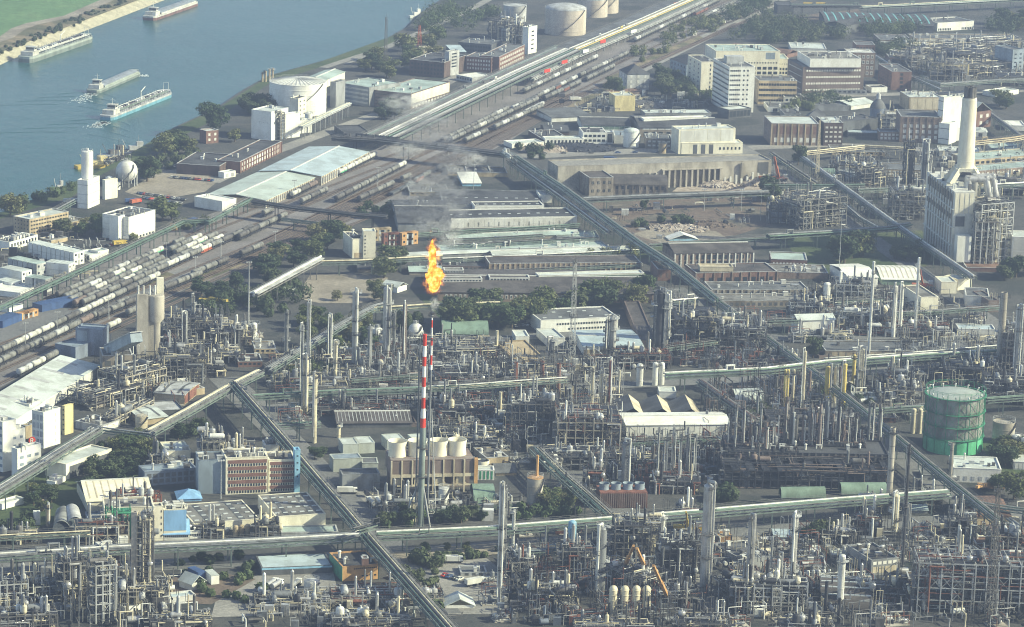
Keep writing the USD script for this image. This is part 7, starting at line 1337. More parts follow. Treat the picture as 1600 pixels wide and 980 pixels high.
STK = [('thick smooth concrete stack at the right edge',1561,582,457,12.5,'concrete',.86),('thick pale stack with dark stain behind the long pipe bridge',1388,800,668,9.5,'concrete',.95),('dark thin stack in front of the thick pale one',1409,893,695,6,'darksteel',.95),('pale stack before the gas holder',1484,760,692,6,'concrete',.95),('rusty red furnace stack, 1st from the left',805,618,566,7,'rust',.9),('thinner rust and cream furnace stack, 2nd from the left',823,618,578,4,'rust',.9),('rusty red furnace stack, 3rd from the left',846,617,564,7,'rust',.9),('rusty red furnace stack, 4th from the left',872,620,568,7,'rust',.9),('rusty stack among the plants above the green bridge',1157,545,503,4.5,'rust',.9),('yellow stack beside the white gas bottles street',1345,606,560,4,'orange',1)]
for i,(l,x,yb,yt,w,c,tp) in enumerate(STK): C(l,x,yb,yt,w,c,2,0,name='stack',cat='stack',cap='flat',taper=tp,seed=i,bandm='steel')
for i,x in enumerate((1027,1040,1050,1062,1072,1085)): C(f'slim furnace stack with slanting duct, {ORD(i + 1)} from the left of six',x,752,668 + 10 * (i % 2),3.6,'pipegrey',1,1,name='stack',cat='stack',cap='flat',seed=i)
_r = random.Random(4)
for i in range(26):
 x = 1140 + i * 9.3 + _r.uniform(-2,2); C(f'thin dark pipe stack on the long furnace row, {ORD(i + 1)} from the left',x,735 - i * .4 + _r.uniform(-8,4),640 + _r.uniform(-22,26),_r.choice((3.4,4.2,5.0)),_r.choice(('darksteel','steel','coolbrown','pipegrey')),_r.choice((1,2,3)),1,name='stack',cat='stack',cap='flat',seed=i)
for i,x in enumerate((957,975,993,1009)): TK(f'cream banded upright drum at the bottom edge, {ORD(i + 1)} from the left of four',x,962,921,13,'pipecream',None,'dome',.5,4,False,name='storage_drum',cat='vessel',n=20,rail=False)
for i,x in enumerate((1262,1270,1278.5,1287,1296)): C(f'slim white gas bottle, {ORD(i + 1)} from the left of five',x,908 - i * .4,891 - i * .4,5,'pipewhite',0,0,name='gas_bottle',cat='vessel',lad=False)
TANKS = [('open-topped grey tank right of the gas holder',1567,690,658,35,'concrete','flat',.1),('white pair tank right of the gas holder, left one',1588,712,684,18,'white','dome',.3),('white pair tank at the right edge, right one',1602,716,688,18,'white','dome',.3),('cream tank beside the shadowed frame block',1366,833,812,19,'pipecream','dome',.3),('small tank between white boxes and the lattice mast',1472,853,844,10,'silver','dome',.6)]
for l,x,yb,yt,w,c,tp,rs in TANKS: TK(l,x,yb,yt,w,c,None,tp,rs,2,n=28)
for l,x,yc,w,yb in [('white ball tank, left one behind the silver columns',590,521,20,536),('white ball tank, right one behind the silver columns',649,516,23,531)]: SPH(l,x,yc,w,yb)
mast('tall lattice mast before the white office with roof dots',893,578,408,1.1,'lightgrey',levels=4); mast('thin lattice mast above the silver pipe frame',1276,290,188,.8,'beige'); mast('grey lattice mast at the bottom right',1546,975,766,1.1,levels=4); pole('tall slim lighting pole beside the tree belt',388,530,410,.35)
for i,(x,yb,yt) in enumerate([(1310,440,330),(345,780,720),(740,300,258),(1158,330,296),(1100,330,296),(1188,345,300),(460,310,282),(305,432,402),(260,410,380),(640,320,285),(590,300,262),(700,250,215),(345,410,378),(170,500,466),(90,520,488),(40,545,505),(430,400,362),(895,160,140),(1110,105,90),(1000,125,108)]): pole(f'thin lamp mast, {ORD(i + 1)} of those spread over the yards',x,yb,yt,.16,group='lamp masts of the yards')
# ---------------------------------------------------------------- process plants: label, corners of the top deck, px height, bays, floors, steel, vessels, pipes
US = [('dense plant between the left columns and the ball tanks',(455,606),(545,598),(450,585),16,8,3,2,'steel',14,150),('plant with white vessels at the column feet',(545,592),(640,584),(540,562),14,8,3,2,'steel',14,150),('cluttered plant below the two green pipe bridges, left',(500,640),(600,634),(498,622),10,8,2,1,'steel',12,120),('pipe plant right of the white ball tanks',(668,548),(770,540),(660,528),14,8,3,2,'lightgrey',16,160),('cluttered plant right of the striped flare',(680,588),(770,582),(675,566),14,7,3,2,'steel',14,140),('plant with reactors below the thick cream pipe',(680,640),(770,634),(676,618),20,7,3,2,'darksteel',12,140),('dark dense plant behind the cooling tower block',(690,690),(775,682),(684,664),18,7,3,2,'darksteel',12,140),('dark steel cracker frame, left of the gold-topped columns',(800,632),(872,627),(795,612),50,6,3,4,'steel',16,180),('cream steel cracker frame with tall pipes, middle',(872,660),(968,652),(868,632),48,7,4,4,'pipecream',20,220),('furnace frame under the rusty red stacks',(790,598),(880,592),(786,580),14,7,2,2,'steel',10,110),('low dark plant in front of the cream cracker frame',(850,714),(960,706),(846,698),22,8,2,2,'steel',14,150),('roofed pipe gallery before the thick dark column',(965,556),(1045,550),(958,545),22,7,2,2,'steel',10,120),('dense plant above the green bridge, left part',(1055,500),(1120,495),(1050,478),48,5,3,4,'darksteel',14,150),('dense plant above the green bridge, right part',(1125,515),(1195,508),(1120,492),40,5,3,3,'steel',14,150),('plant between the long grey hall and the diagonal bridge',(1200,565),(1250,560),(1196,550),16,4,2,2,'steel',8,80),('plant with cream valves under the white house on stilts',(1240,524),(1330,520),(1238,516),12,7,2,1,'offwhite',10,90),('silver low plant below the twin white halls',(1310,492),(1395,487),(1306,478),24,7,3,2,'lightgrey',14,140),('low plant row behind the long grey hall',(1330,515),(1480,506),(1328,500),10,12,2,1,'lightgrey',16,150),('white pipe frame between the white bottles and lawn',(1308,445),(1362,441),(1304,432),30,5,2,3,'offwhite',8,90),('plant with row of white bottles left of the domed vessel',(1236,478),(1290,474),(1234,468),18,5,2,2,'offwhite',12,60),('grey plant before the long grey hall, right',(1390,585),(1420,582),(1388,575),26,3,2,3,'steel',8,80),('wide dark plant at the foot of the thick concrete stack',(1475,575),(1560,568),(1470,552),26,7,3,2,'darksteel',14,150),('dark plant at the right edge behind the gas holder',(1540,605),(1640,598),(1536,580),26,8,3,2,'darksteel',12,130),('silver tower plant at the right edge',(1575,520),(1640,515),(1570,500),70,5,3,6,'lightgrey',14,140),('yellowish plant left of the gas holder',(1390,610),(1440,606),(1386,592),26,4,3,2,'beige',12,100),('long furnace row on tall legs, right centre',(1133,735),(1386,722),(1128,712),28,22,2,2,'darksteel',22,260),('upper cluttered deck of the furnace row, left',(1135,705),(1245,698),(1130,680),36,9,3,3,'darksteel',18,200),('upper cluttered deck of the furnace row, right',(1250,695),(1350,690),(1246,672),36,9,3,3,'darksteel',18,200),('dark plant with yellow platforms behind the furnace row',(1200,660),(1330,652),(1196,640),22,10,3,2,'steel',14,150),('frame carrying the six slim furnace stacks',(1024,752),(1092,748),(1020,736),20,6,2,2,'steel',10,110),('cluttered plant left of the six slim stacks',(985,722),(1030,718),(982,706),24,4,2,2,'steel',8,90),('low pipe field before the cooling cells',(870,775),(935,770),(868,762),10,6,2,1,'steel',8,80),('silver pipe plant left of the cooling cells',(920,735),(944,733),(918,726),34,2,2,3,'lightgrey',7,70),('central reactor frame with rust-coloured reactor, foreground',(962,822),(1030,816),(958,806),52,5,3,4,'steel',16,190),('frame with parallel coolers left of the foreground column',(800,880),(835,874),(780,858),26,3,3,2,'lightgrey',8,90),('pale pipe plant around the pale blue vessel',(880,862),(925,858),(876,848),40,4,2,3,'lightgrey',10,110),('slatted cooler deck in the foreground centre',(945,885),(1000,905),(985,870),30,5,3,2,'lightgrey',10,110),('dark shaded plant between reactor frame and thick column',(1035,850),(1095,845),(1030,832),60,5,3,4,'darksteel',14,150),('grey cooler decks right of the thick green-grey column',(1112,900),(1155,925),(1140,880),34,5,3,2,'steel',10,110),('bright bent-pipe plant at the bottom, right of the thick column',(1150,918),(1220,912),(1146,898),40,5,3,3,'offwhite',18,180),('pale pipe plant around the conical-headed column',(1205,915),(1260,910),(1200,900),40,4,3,3,'offwhite',14,140),('large steel structure with blank white panels at bottom right',(1437,880),(1640,866),(1432,856),76,12,3,4,'offwhite',26,260),('yellow-edged steel deck below the white panels',(1435,905),(1505,900),(1432,893),46,5,2,3,'bluegrey',10,100),('silver plant left of the rust-roofed hall',(1485,812),(1525,808),(1482,796),36,3,3,3,'lightgrey',10,110),('bent-pipe plant with yellow loops at the right edge',(1550,838),(1600,833),(1546,822),30,4,3,2,'pipecream',12,110),('pipe plant before the green vaults, with rusty valves',(1345,788),(1380,786),(1342,780),14,3,2,1,'beige',6,60),('yellowish pipe plant below the long bridge',(1285,835),(1335,830),(1282,822),16,5,2,1,'beige',10,90),('low tank-farm plant with pipes by the orange building',(520,938),(690,926),(516,918),10,12,3,1,'beige',26,220),('plant with rusty pipes at the bottom, left of the tank farm',(400,945),(515,938),(396,925),10,9,2,1,'beige',14,130),('steel plant at the tall flare foot',(600,790),(650,786),(596,776),22,4,2,2,'steel',8,80),('grey box plant left of the cream banded column',(1340,812),(1376,809),(1336,802),24,3,2,2,'steel',7,60),('low plant behind the foreground bridge, centre',(1060,800),(1090,797),(1056,788),12,3,2,1,'steel',6,50),('pipe plant along the lower right street',(1420,780),(1470,776),(1416,766),16,4,2,2,'steel',8,80),('dark plant under the bottom structure',(1330,925),(1430,918),(1326,905),20,7,3,1,'darksteel',10,100),('dark low plant at the bottom centre',(820,930),(900,925),(816,912),18,6,3,1,'darksteel',10,100),('dark plant at the bottom, right of the cream drums',(1030,930),(1090,925),(1026,912),20,5,3,2,'darksteel',10,110)]
for i,(l,a,b,c,hp,nx,ny,nf,st,ve,pw) in enumerate(US): U(l,a,b,c,hp,nx,ny,nf,300 + i,steel=st,ves=ve,pw=pw,top=6,eq=['darksteel','steel','pipegrey','coolbrown'] if 'furnace row' in l else None,pm=('darksteel','steel','coolbrown') if 'furnace row' in l else [('pipegrey','silver','pipecream'),('steel','pipegrey','pipewhite'),('steel','rust','silver')][i % 3])
# ---------------------------------------------------------------- pipe bridges of the south
for i,(l,p,z,w,n,c) in enumerate([('thick green pipe bridge crossing the column park',[(395,618),(490,612),(650,606),(800,598)],7,6,7,['pipegreen','palegreen','pipegrey']),('thick cream pipe line at the column feet',[(548,592),(600,588),(655,584)],5,2.4,2,['pipecream']),('green pipe bridge at the street by the left columns',[(432,664),(500,660)],6,5,5,['pipegreen','pipegrey']),('wide green pipe bridge right of the three white vessels',[(1040,585),(1200,577),(1290,566),(1440,555),(1640,545)],7,7,8,['pipegreen','palegreen','pipegreen','pipewhite']),('cream pipe bridge above the rusty furnace stacks',[(670,604),(735,601),(800,596),(885,590)],9,5,6,['pipecream','pipewhite']),('pale pipe bridge right of the thick dark column',[(1042,542),(1120,532)],6,3,3,['pipewhite','pipecream']),('pipe bridge past the gas holder front',[(1350,640),(1442,634)],6,5,6,None),('pipe bridge right of the gas holder',[(1540,623),(1640,616)],6,5,5,['pipegreen','pipegrey']),('pipe bridge behind the beige block group',[(1305,492),(1440,486),(1560,478)],5,4,5,['pipegreen','pipegrey']),('pipe bridge in front of the long grey hall',[(1290,560),(1420,552),(1560,540)],5,4,5,['pipegrey','pipewhite']),('pipe bridge from the cracker to the cream hall',[(1095,595),(1140,628),(1180,655)],7,5,6,['rust','steel','brown']),('pipe bridge below the white house on stilts',[(1200,500),(1250,498)],6,4,4,None),('large white elbow pipe left of the gas holder',[(1340,672),(1380,668)],4,2.6,1,['pipewhite']),('pipe run from the cracker deck to the street',[(985,690),(1060,686),(1130,682)],4,3,4,None),('pipe bridge beside the rust-roofed hall',[(1576,812),(1640,858)],5,5,6,['pipewhite','pipegrey']),('green pipe bridge along the furnace row front',[(1500,780),(1560,790),(1640,800)],6,4,4,None),('low pipe line behind the flare foot',[(670,795),(740,790),(800,787)],3,2,2,['pipegrey','pipewhite']),('foreground pipe run in shadow, left of the pale blue vessel',[(805,862),(880,858)],6,4,5,['pipegrey','bluegrey']),('pipe bridge behind the long roof lights hall',[(860,468),(1000,458)],5,3,3,['pipegreen']),('pipe bridge right of the brown hall',[(1050,470),(1090,466)],6,4,4,['pipewhite','silver']),('thick pale pipes below the silver low plant',[(1306,470),(1380,466)],4,3,3,['pipewhite'])]): PB(l,p,z,w,n,c,seed=60 + i)
# ---------------------------------------------------------------- buildings of the south-east
BS = [('long dark furnace block behind the tall-legged row',(1140,706),(1380,694),(1136,684),36,'darksteel','tarroof',dict(pil=24,pilm='steel',clutter=26)),('white office with grey roof dotted by white vents',(845,501),(967,496),(822,484),20,'white','greyroof',dict(lights=(5,2),win=[('f',1,22,.5,.8,.6,.5,'glass',.2,.95),('f',1,16,.1,.4,.6,.5,'glass',.35,.95)])),('pale flat canopy hall left of the lattice mast',(855,529),(882,527),(838,514),12,'offwhite','paleroof',{}),('small pale flat store behind the tan building',(806,526),(826,524),(800,516),10,'white','paleroof',{}),('pale blue roofed hall with white front',(912,541),(1000,534),(895,516),14,'white','skyroof',dict(kind='gx',rh=1.0,win=[('f',1,1,0,.6,1,1,'tanwall',0,.35)])),('tan building with dark roof opening',(805,564),(852,561),(774,533),8,'tanroof','tanroof',{}),('brown sloping hall in front of the thick dark column',(1000,532),(1024,530),(975,470),14,'brown','brownroof',{}),('long white hall with bright front beside the cracker',(979,664),(1134,653),(968,645),20,'white','white',dict(kind='gx',rh=1.0,win=[('f',1,5,.05,.95,.98,.95,'white'),('f',1,2,.05,.35,.4,.9,'darkgrey',.02,.2,'door')])),('grey and beige saw-tooth roofed hall behind the white hall',(962,650),(1092,641),(955,628),10,'greyroof','greyroof',dict(kind='saw',strips=3,rh=3,base='beige')),('white ribbed tunnel hall beside the brown pipe bridge',(1150,629),(1192,627),(1140,620),2,'offwhite','paleroof',dict(kind='vx',rh=4,strips=7,base='lightgrey')),('white house on stilts above the diagonal bridge',(1247,500),(1304,498),(1237,492),22,'white','paleroof',dict(kind='gx',rh=1.4,win=[('f',1,8,0,.25,.6,.9,'darkgrey'),('f',1,1,.25,.3,1,1,'lightgrey',0,1)])),('very long grey hall with row of beige panels',(1290,548),(1560,529),(1286,532),12,'oldconcrete','greyroof',dict(win=[('f',1,24,.25,.85,.8,.8,'tanwall')],clutter=12)),('long narrow brown roof in front of the very long grey hall',(1280,556),(1560,540),(1278,551),5,'brown','brownroof',dict(clutter=6)),('blue-white flat hall behind the long grey hall',(1498,514),(1552,510),(1494,506),8,'offwhite','skyroof',{}),('three white machine houses with dark roof slits',(1490,731),(1562,727),(1484,712),22,'white','paleroof',dict(kind='flat',par=.3,lights=(3,1),win=[('f',1,6,.1,.5,.4,.7,'lightgrey')],clutter=6)),('rust-red roofed hall at the right edge',(1524,806),(1574,800),(1498,775),16,'tanwall','rustroof',dict(kind='gx',rh=2.2,strips=8,base='brown')),('long mossy green tunnel roof, left one by the foreground bridge',(1222,778),(1286,774),(1219,773),3,'palegreen','palegreen',dict(kind='vx',rh=3.2)),('long mossy green tunnel roof, right one by the foreground bridge',(1316,772),(1380,766),(1312,765),3,'palegreen','palegreen',dict(kind='vx',rh=3.2)),('grey machine house with white fan boxes in the lower right',(1362,876),(1402,871),(1324,852),24,'grey','tarroof',dict(clutter=10,win=[('f',1,4,.1,.6,.8,.8,'beige'),('f',1,5,.68,.9,.7,.9,'white')])),('brown barrel roof hall with white dots at the bottom',(1284,948),(1360,942),(1280,908),4,'brown','brownroof',dict(kind='vx',rh=4,lights=(9,5))),('brown corrugated hall above the dark low plant',(1420,905),(1437,904),(1416,893),16,'tanwall','brownroof',{}),('small bluish shed roof right of the twin stacks',(1424,796),(1448,794),(1420,788),6,'grey','skyroof',dict(kind='gx',rh=1)),('dark workshop with roof boxes, lower centre right',(1115,850),(1160,875),(1150,838),14,'grey','greyroof',dict(clutter=8)),('yellow cabin beside the sandy ground',(1125,840),(1143,838),(1120,831),9,'orange','beige',dict(clutter=2)),('pale blue shed beside the conical-headed column',(1210,838),(1246,834),(1206,826),6,'lightgrey','skyroof',dict(kind='gx',rh=1)),('low flat building behind the white gas bottles',(1246,885),(1290,880),(1240,868),10,'tanwall','greyroof',dict(clutter=5)),('white small block between sheds and cream drum',(1264,860),(1282,858),(1262,852),8,'white','white',{}),('dark brown long block at the bottom left of the drums',(822,935),(858,932),(814,920),12,'brown','brownroof',dict(clutter=5)),('cream dirty block beside the bottom centre drums',(870,945),(905,942),(866,930),10,'beige','gravelroof',{}),('white house gable at the bottom centre edge',(696,946),(740,942),(692,934),5,'white','paleroof',dict(kind='gy',rh=2)),('blue-grey low hall at the bottom right of the street',(1350,905),(1368,903),(1346,896),8,'navygrey','bluegrey',{}),('low finned dark furnace roof, left of the flares',(527,661),(641,654),(521,640),8,'darkgrey','brownroof',dict(kind='gx',rh=1.8,strips=20,base='lightgrey')),('low finned dark furnace roof, right of the flares',(672,653),(722,649),(668,640),8,'darkgrey','brownroof',dict(kind='gx',rh=1.8,strips=9,base='lightgrey')),('pale flat store right of the finned roofs',(1030,612),(1056,610),(1028,604),10,'white','paleroof',{}),('low white shed at the right edge below the gas holder',(1584,722),(1640,718),(1578,706),12,'lightgrey','paleroof',dict(win=[('f',1,9,.1,.9,.8,.8,'offwhite')])),('grey bunker shed left of the three machine houses',(1440,742),(1470,740),(1436,732),6,'grey','greyroof',{})]
for i,(l,a,b,c,hp,w,rf,kw) in enumerate(BS): B('industrial_hall',l,'building',a,b,c,hp,w,rf,seed=i,**kw)
for l,a,b,c,hp in [('tall blank white panel on the bottom right structure, wider one',(1555,868),(1574,867),(1554,864),42),('narrow blank white panel on the bottom right structure',(1486,874),(1495,873),(1485,871),34)]: B('white_panel_tower',l,'tower',a,b,c,hp,'white','white')
# ---------------------------------------------------------------- cranes, vehicles, small equipment
def boom(label,foot,tip,z1,col,w=.7,name='mobile_crane',z0=2.0):
 a,b = G(*foot),G(*tip,z1); t = thing(name,label,'crane',a); d = b - a; m = MB(); p = np.array([0,0,z0]); q = p + (d - p) * .5; m.bar(p,q,w); obj('boom',m,col,t); m = MB(); m.bar(q - (d - p) * .03,d,w * .7); obj('boom_tip',m,col,t)
 part_box(t,'carrier',col,-4.5,-1.3,.7,4.5,1.3,1.9); part_box(t,'cab','offwhite',2.6,-1.25,1.9,4.4,1.25,3.2); m = MB(); [m.cyl((x,-1.4,.6),(x,1.4,.6),.6,10) for x in (-3.6,-2,2,3.6)]; obj('wheel',m,'black',t); m = MB(); m.bar(d,d * [1,1,.55],.08); obj('hoist_rope',m,'darksteel',t)
boom('orange crane leaning left in the foreground plant',(974,897),(990,853),26,'orange',1.0); boom('orange crane leaning right in the foreground plant',(1009,899),(995,857),26,'orange',1.0); boom('orange crane with long boom at the bottom edge',(1043,944),(1021,884),30,'orange',1.0); boom('yellow crane boom lying low among dark trees behind the silo tower',(328,474),(355,470),4,'yellow',1.4); boom('slim yellow crane by the tall round pipe vessel',(1074,830),(1072,800),20,'yellow'); boom('red demolition crane at the broken end of the ruin',(1216,282),(1210,246),22,'orangered',1.3); boom('small red demolition excavator before the ruin pillars',(1180,284),(1196,276),7,'orangered',1.1); boom('yellow crane parked at the gas holder street',(1548,765),(1526,761),5,'orange',1.3); boom('orange crane leaning over the beige blocks',(1441,450),(1438,421),16,'orangered',.7)
def car_kind(key,c):
 t = proto('car_' + key); m = MB(); m.box(-2.15,-.88,.35,2.15,.88,.95); obj('body',m,c,t); m = MB(); m.add([(-1.4,-.8,.95),(1.1,-.8,.95),(1.1,.8,.95),(-1.4,.8,.95),(-1.0,-.68,1.5),(.5,-.68,1.5),(.5,.68,1.5),(-1.0,.68,1.5)],[[4,5,6],[4,6,7],[0,1,5],[0,5,4],[1,2,6],[1,6,5],[2,3,7],[2,7,6],[3,0,4],[3,4,7]]); obj('cabin',m,'glass',t); part_box(t,'roof',c,-.95,-.66,1.5,.45,.66,1.56)
 for x in (-1.35,1.35): m = MB(); m.cyl((x,-.9,.33),(x,.9,.33),.33,8); obj('wheel',m,'black',t)
for k,c in (('white','white'),('grey','silver'),('dark','darkgrey'),('blue','blue'),('red','red')): car_kind(k,c)
def truck_kind(key,c,body):
 t = proto('truck_' + key); part_box(t,'chassis','darksteel',-5,-1.1,.6,5,1.1,1.0); part_box(t,'cab',c,3.2,-1.2,1.0,5.1,1.2,3.0); part_box(t,'window','glass',4.2,-1.22,2.0,5.12,1.22,2.7)
 if body == 't': m = MB(); m.cyl((-4.8,0,2.2),(2.9,0,2.2),1.15,12); obj('tank',m,'silver',t)
 else: part_box(t,'load_box',body,-4.9,-1.25,1.02,3.0,1.25,3.4)
 for x in (-4,-2.8,3.9): m = MB(); m.cyl((x,-1.2,.5),(x,1.2,.5),.5,10); obj('wheel',m,'black',t)
truck_kind('tank','white','t'); truck_kind('white','white','offwhite'); truck_kind('blue','blue','blue'); truck_kind('red','red','orangered'); truck_kind('yellow','yellow','yellow')
_v = random.Random(21)
def cars(where,P,Q,n,spread=1.0,kinds=('white','grey','dark','grey','blue','white','dark','red'),across=True):
 a,b = G(*P),G(*Q); d = (b - a) / np.linalg.norm(b - a); rz = math.atan2(d[1],d[0]) + (math.pi / 2 if across else 0)
 for i in range(n):
  k = _v.choice(kinds); p = a + (b - a) * (i + .5 + _v.uniform(-.25,.25)) / n; copy('car_' + k,'parked_car',f'{"silver" if k == "grey" else k} car, {ORD(i + 1)} from the left {where}','car',(p[0],p[1],.17),rz + _v.uniform(-.05,.05),.66,group='cars ' + where)
cars('in the upper lot row below the ball tank',(215,303),(292,314),18); cars('in the second lot row below the ball tank',(222,310),(285,320),10); cars('in the lot beside the brick hall',(265,278),(335,284),14); cars('before the dark brick hall',(262,264),(300,252),7)
cars('on the lot by the gas holder',(1548,752),(1582,750),6); cars('in the lot behind the brown laboratory',(1236,150),(1290,148),10); cars('along the road before the brick works',(1408,220),(1470,222),7,across=False); cars('on the yard of the orange building',(606,905),(640,900),4); cars('on the bottom centre yard',(690,900),(750,915),7); cars('before the white-dotted office',(800,512),(830,508),5); cars('on the light road by the ruin',(830,241),(1130,238),8,across=False); cars('at the machinery lot of the cabins',(166,386),(190,380),5,kinds=('white','dark','red'))
for i,(k,l,x,y,rz) in enumerate([('tank','tank truck nearest the small white domed tank',432,920,1.2),('tank','tank truck left of the others by the blue canopy',424,918,1.2),('tank','tank truck beside the small domed tank',462,919,1.3),('tank','tank lorry, left of two before the cooling tower block',580,790,1.9),('tank','tank lorry, right of two before the cooling tower block',592,790,1.9),('white','white truck on the pale lot right of the street bridge',542,772,.1),('white','white van alone on the road left of the yellow house',899,158,.3),('white','white truck at the bottom centre yard',706,880,.1),('white','white truck on the bottom centre yard beside cars',742,915,.6),('yellow','yellow truck between the site cabins and the rails',187,384,.6),('blue','blue truck beside the white cube',206,318,.4),('red','red truck beside the white cube',212,319,.9),('white','white truck by the quay behind the silo tower',110,318,.5),('blue','blue truck on the deck of the ruin',953,252,.0),('yellow','yellow works train car at the top, left one',1262,9,.1),('yellow','yellow works train car at the top, right one',1282,9,.1),('white','white box truck on the far road by the tracks',1128,38,.9),('tank','tank truck on the street by the rust-roofed hall',1500,752,.3)]): copy('truck_' + k,'truck',l,'truck',(*G(x,y)[:2],.2),rz,.66)
# equipment skids: pumps, drums, coolers and their pipe loops, set down between the plants
for k in range(8):
 t = proto(f'skid_{k}'); r = random.Random(500 + k); L,W = r.uniform(5,9),r.uniform(3,5); part_box(t,'base','concrete',0,0,0,L,W,.25)
 for i in range(r.randint(2,4)):
  x,y = r.uniform(.8,L - .8),r.uniform(.8,W - .8)
  if r.random() < .5: vessel(t,r,x,y,.25,r.uniform(.35,.8),r.uniform(1.5,4),r.choice(EQ))
  else: vessel(t,r,x,y,.25,r.uniform(.35,.7),r.uniform(1.5,3.2),r.choice(EQ),r.choice((0,1.57)))
 m = MB(); pipework(m,L,W,.3,r.uniform(1.5,4),14,r,.06,.14); obj('pipework',m,r.choice(['pipegrey','silver','pipewhite']),t,kind='stuff')
 m = MB(); h = r.uniform(2.5,5); [m.bar((x,y,.25),(x,y,h),.18) for x in (.2,L - .2) for y in (.2,W - .2)]; [m.bar((.2,y,h),(L - .2,y,h),.16) for y in (.2,W - .2)]; obj('frame',m,r.choice(['steel','framegrey','darksteel','rust']),t)
_s = random.Random(77)
def skids(where,poly,n):
 from shapely.geometry import Point
 Pg = Polygon(poly); x0,y0,x1,y1 = Pg.bounds; pts = []
 while len(pts) < n:
  q = (_s.uniform(x0,x1),_s.uniform(y0,y1))
  if Pg.contains(Point(q)) and not on_road(*G(*q)[:2]): pts.append(q)
 for i,(x,y) in enumerate(sorted(pts)): copy(f'skid_{_s.randrange(8)}','equipment_skid',f'small pump and pipe skid {where}, {ORD(i + 1)} from left','equipment skid',(*G(x,y)[:2],.02),.3 + _s.choice((0,1.57,3.14,4.71)),group='pump skids ' + where)
skids('among the left columns',[(430,560),(660,545),(660,650),(440,660)],42); skids('around the flares',[(660,560),(790,545),(800,700),(740,705),(672,660)],34); skids('around the cracker',[(800,580),(960,570),(960,720),(850,740),(800,700)],28); skids('below the brown hall',[(1050,480),(1240,500),(1240,560),(1060,570)],24); skids('below the twin white halls',[(1240,470),(1540,490),(1540,520),(1240,530)],24); skids('around the furnace row',[(1100,640),(1380,620),(1380,690),(1120,720)],22); skids('in the shaded foreground',[(800,830),(1110,820),(1100,975),(780,975)],40); skids('in the lower right plants',[(1130,840),(1590,800),(1600,975),(1120,975)],48); skids('at the silo tower',[(160,560),(330,500),(400,540),(230,650)],24)
for i,(l,a,b,c,hp) in enumerate([('lowest frame plant at the bottom edge, far left',(0,965),(90,960),(0,952),30),('lowest frame plant at the bottom edge, right of the shaft',(235,972),(330,966),(232,958),14),('lowest plant at the bottom edge under the drums',(900,985),(1020,980),(896,968),22),('lowest plant at the bottom edge, right of the drums',(1060,975),(1140,970),(1056,958),34),('lowest plant at the bottom edge under the white vessel',(1220,980),(1300,976),(1216,966),26),('lowest plant at the bottom edge, centre left',(520,975),(640,968),(516,958),12)]): U(l,a,b,c,hp,7,3,2,400 + i,ves=12,pw=100)

DARK = ('steel','darksteel','pipegrey','darksteel','rust','silver','navygrey','steel')
def clutter(poly,n,seed,tall=1.0,mats=('pipegrey','steel','silver','pipewhite','darksteel','pipecream','steel','darksteel')):
 from shapely.geometry import Point
 Pg = Polygon([G(x,y)[:2] for x,y in poly]); r = random.Random(seed); x0,y0,x1,y1 = Pg.bounds; mats = ('darksteel','steel','coolbrown','navygrey','darksteel','pipegrey') if seed == 905 else DARK if seed in (903,905,906,907) else mats; M_ = {k: MB() for k in mats}; ca,sa = math.cos(.3),math.sin(.3)
 while n > 0:
  x,y = r.uniform(x0,x1),r.uniform(y0,y1)
  if not Pg.contains(Point(x,y)) or on_road(x,y): continue
  n -= 1; m = M_[r.choice(mats)]; k = r.random(); q = r.uniform(.09,.26); L = r.uniform(1,7); d = np.array([ca,sa,0]) if r.random() < .5 else np.array([-sa,ca,0]); z = r.uniform(.4,3.6) * tall; p = np.array([x,y,z])
  if k < .55: m.tube([p * [1,1,0],p,p + d * L,(p + d * L) * [1,1,r.choice((0,.5,1.6))]],q,5)
  elif k < .60: m.cyl((x,y,0),(x,y,r.uniform(1.5,7) * tall),q * r.uniform(1,2.6),6)
  elif k < .76: s_ = r.uniform(.5,1.8); m.box(x - s_,y - s_ * .7,0,x + s_,y + s_ * .7,r.uniform(.8,3.6))
  elif k < .86: rr = r.uniform(.4,1.1); m.cyl(p * [1,1,0] + d * L * .3 + [0,0,rr + .5],p * [1,1,0] - d * L * .3 + [0,0,rr + .5],rr,8)
  else: h = r.uniform(2.5,6) * tall; w = r.uniform(1.5,3.5); e = np.array([-d[1],d[0],0]) * w; b = np.array([x,y,0.]); [m.bar(b + f,b + f + [0,0,h],.16) for f in (0 * e,e,d * w,e + d * w)]; [m.bar(b + [0,0,z_],b + e + [0,0,z_],.14) or m.bar(b + d * w + [0,0,z_],b + d * w + e + [0,0,z_],.14) or m.bar(b + [0,0,z_],b + d * w + [0,0,z_],.14) for z_ in (h,h * .5)]
 t = UsdGeom.Xform.Define(stage,numbered('/World','plant_clutter')).GetPrim(); t.SetCustomDataByKey('kind','stuff')
 for k,m in M_.items():
  if m.n: obj('pipework',m,k,t,kind='stuff')
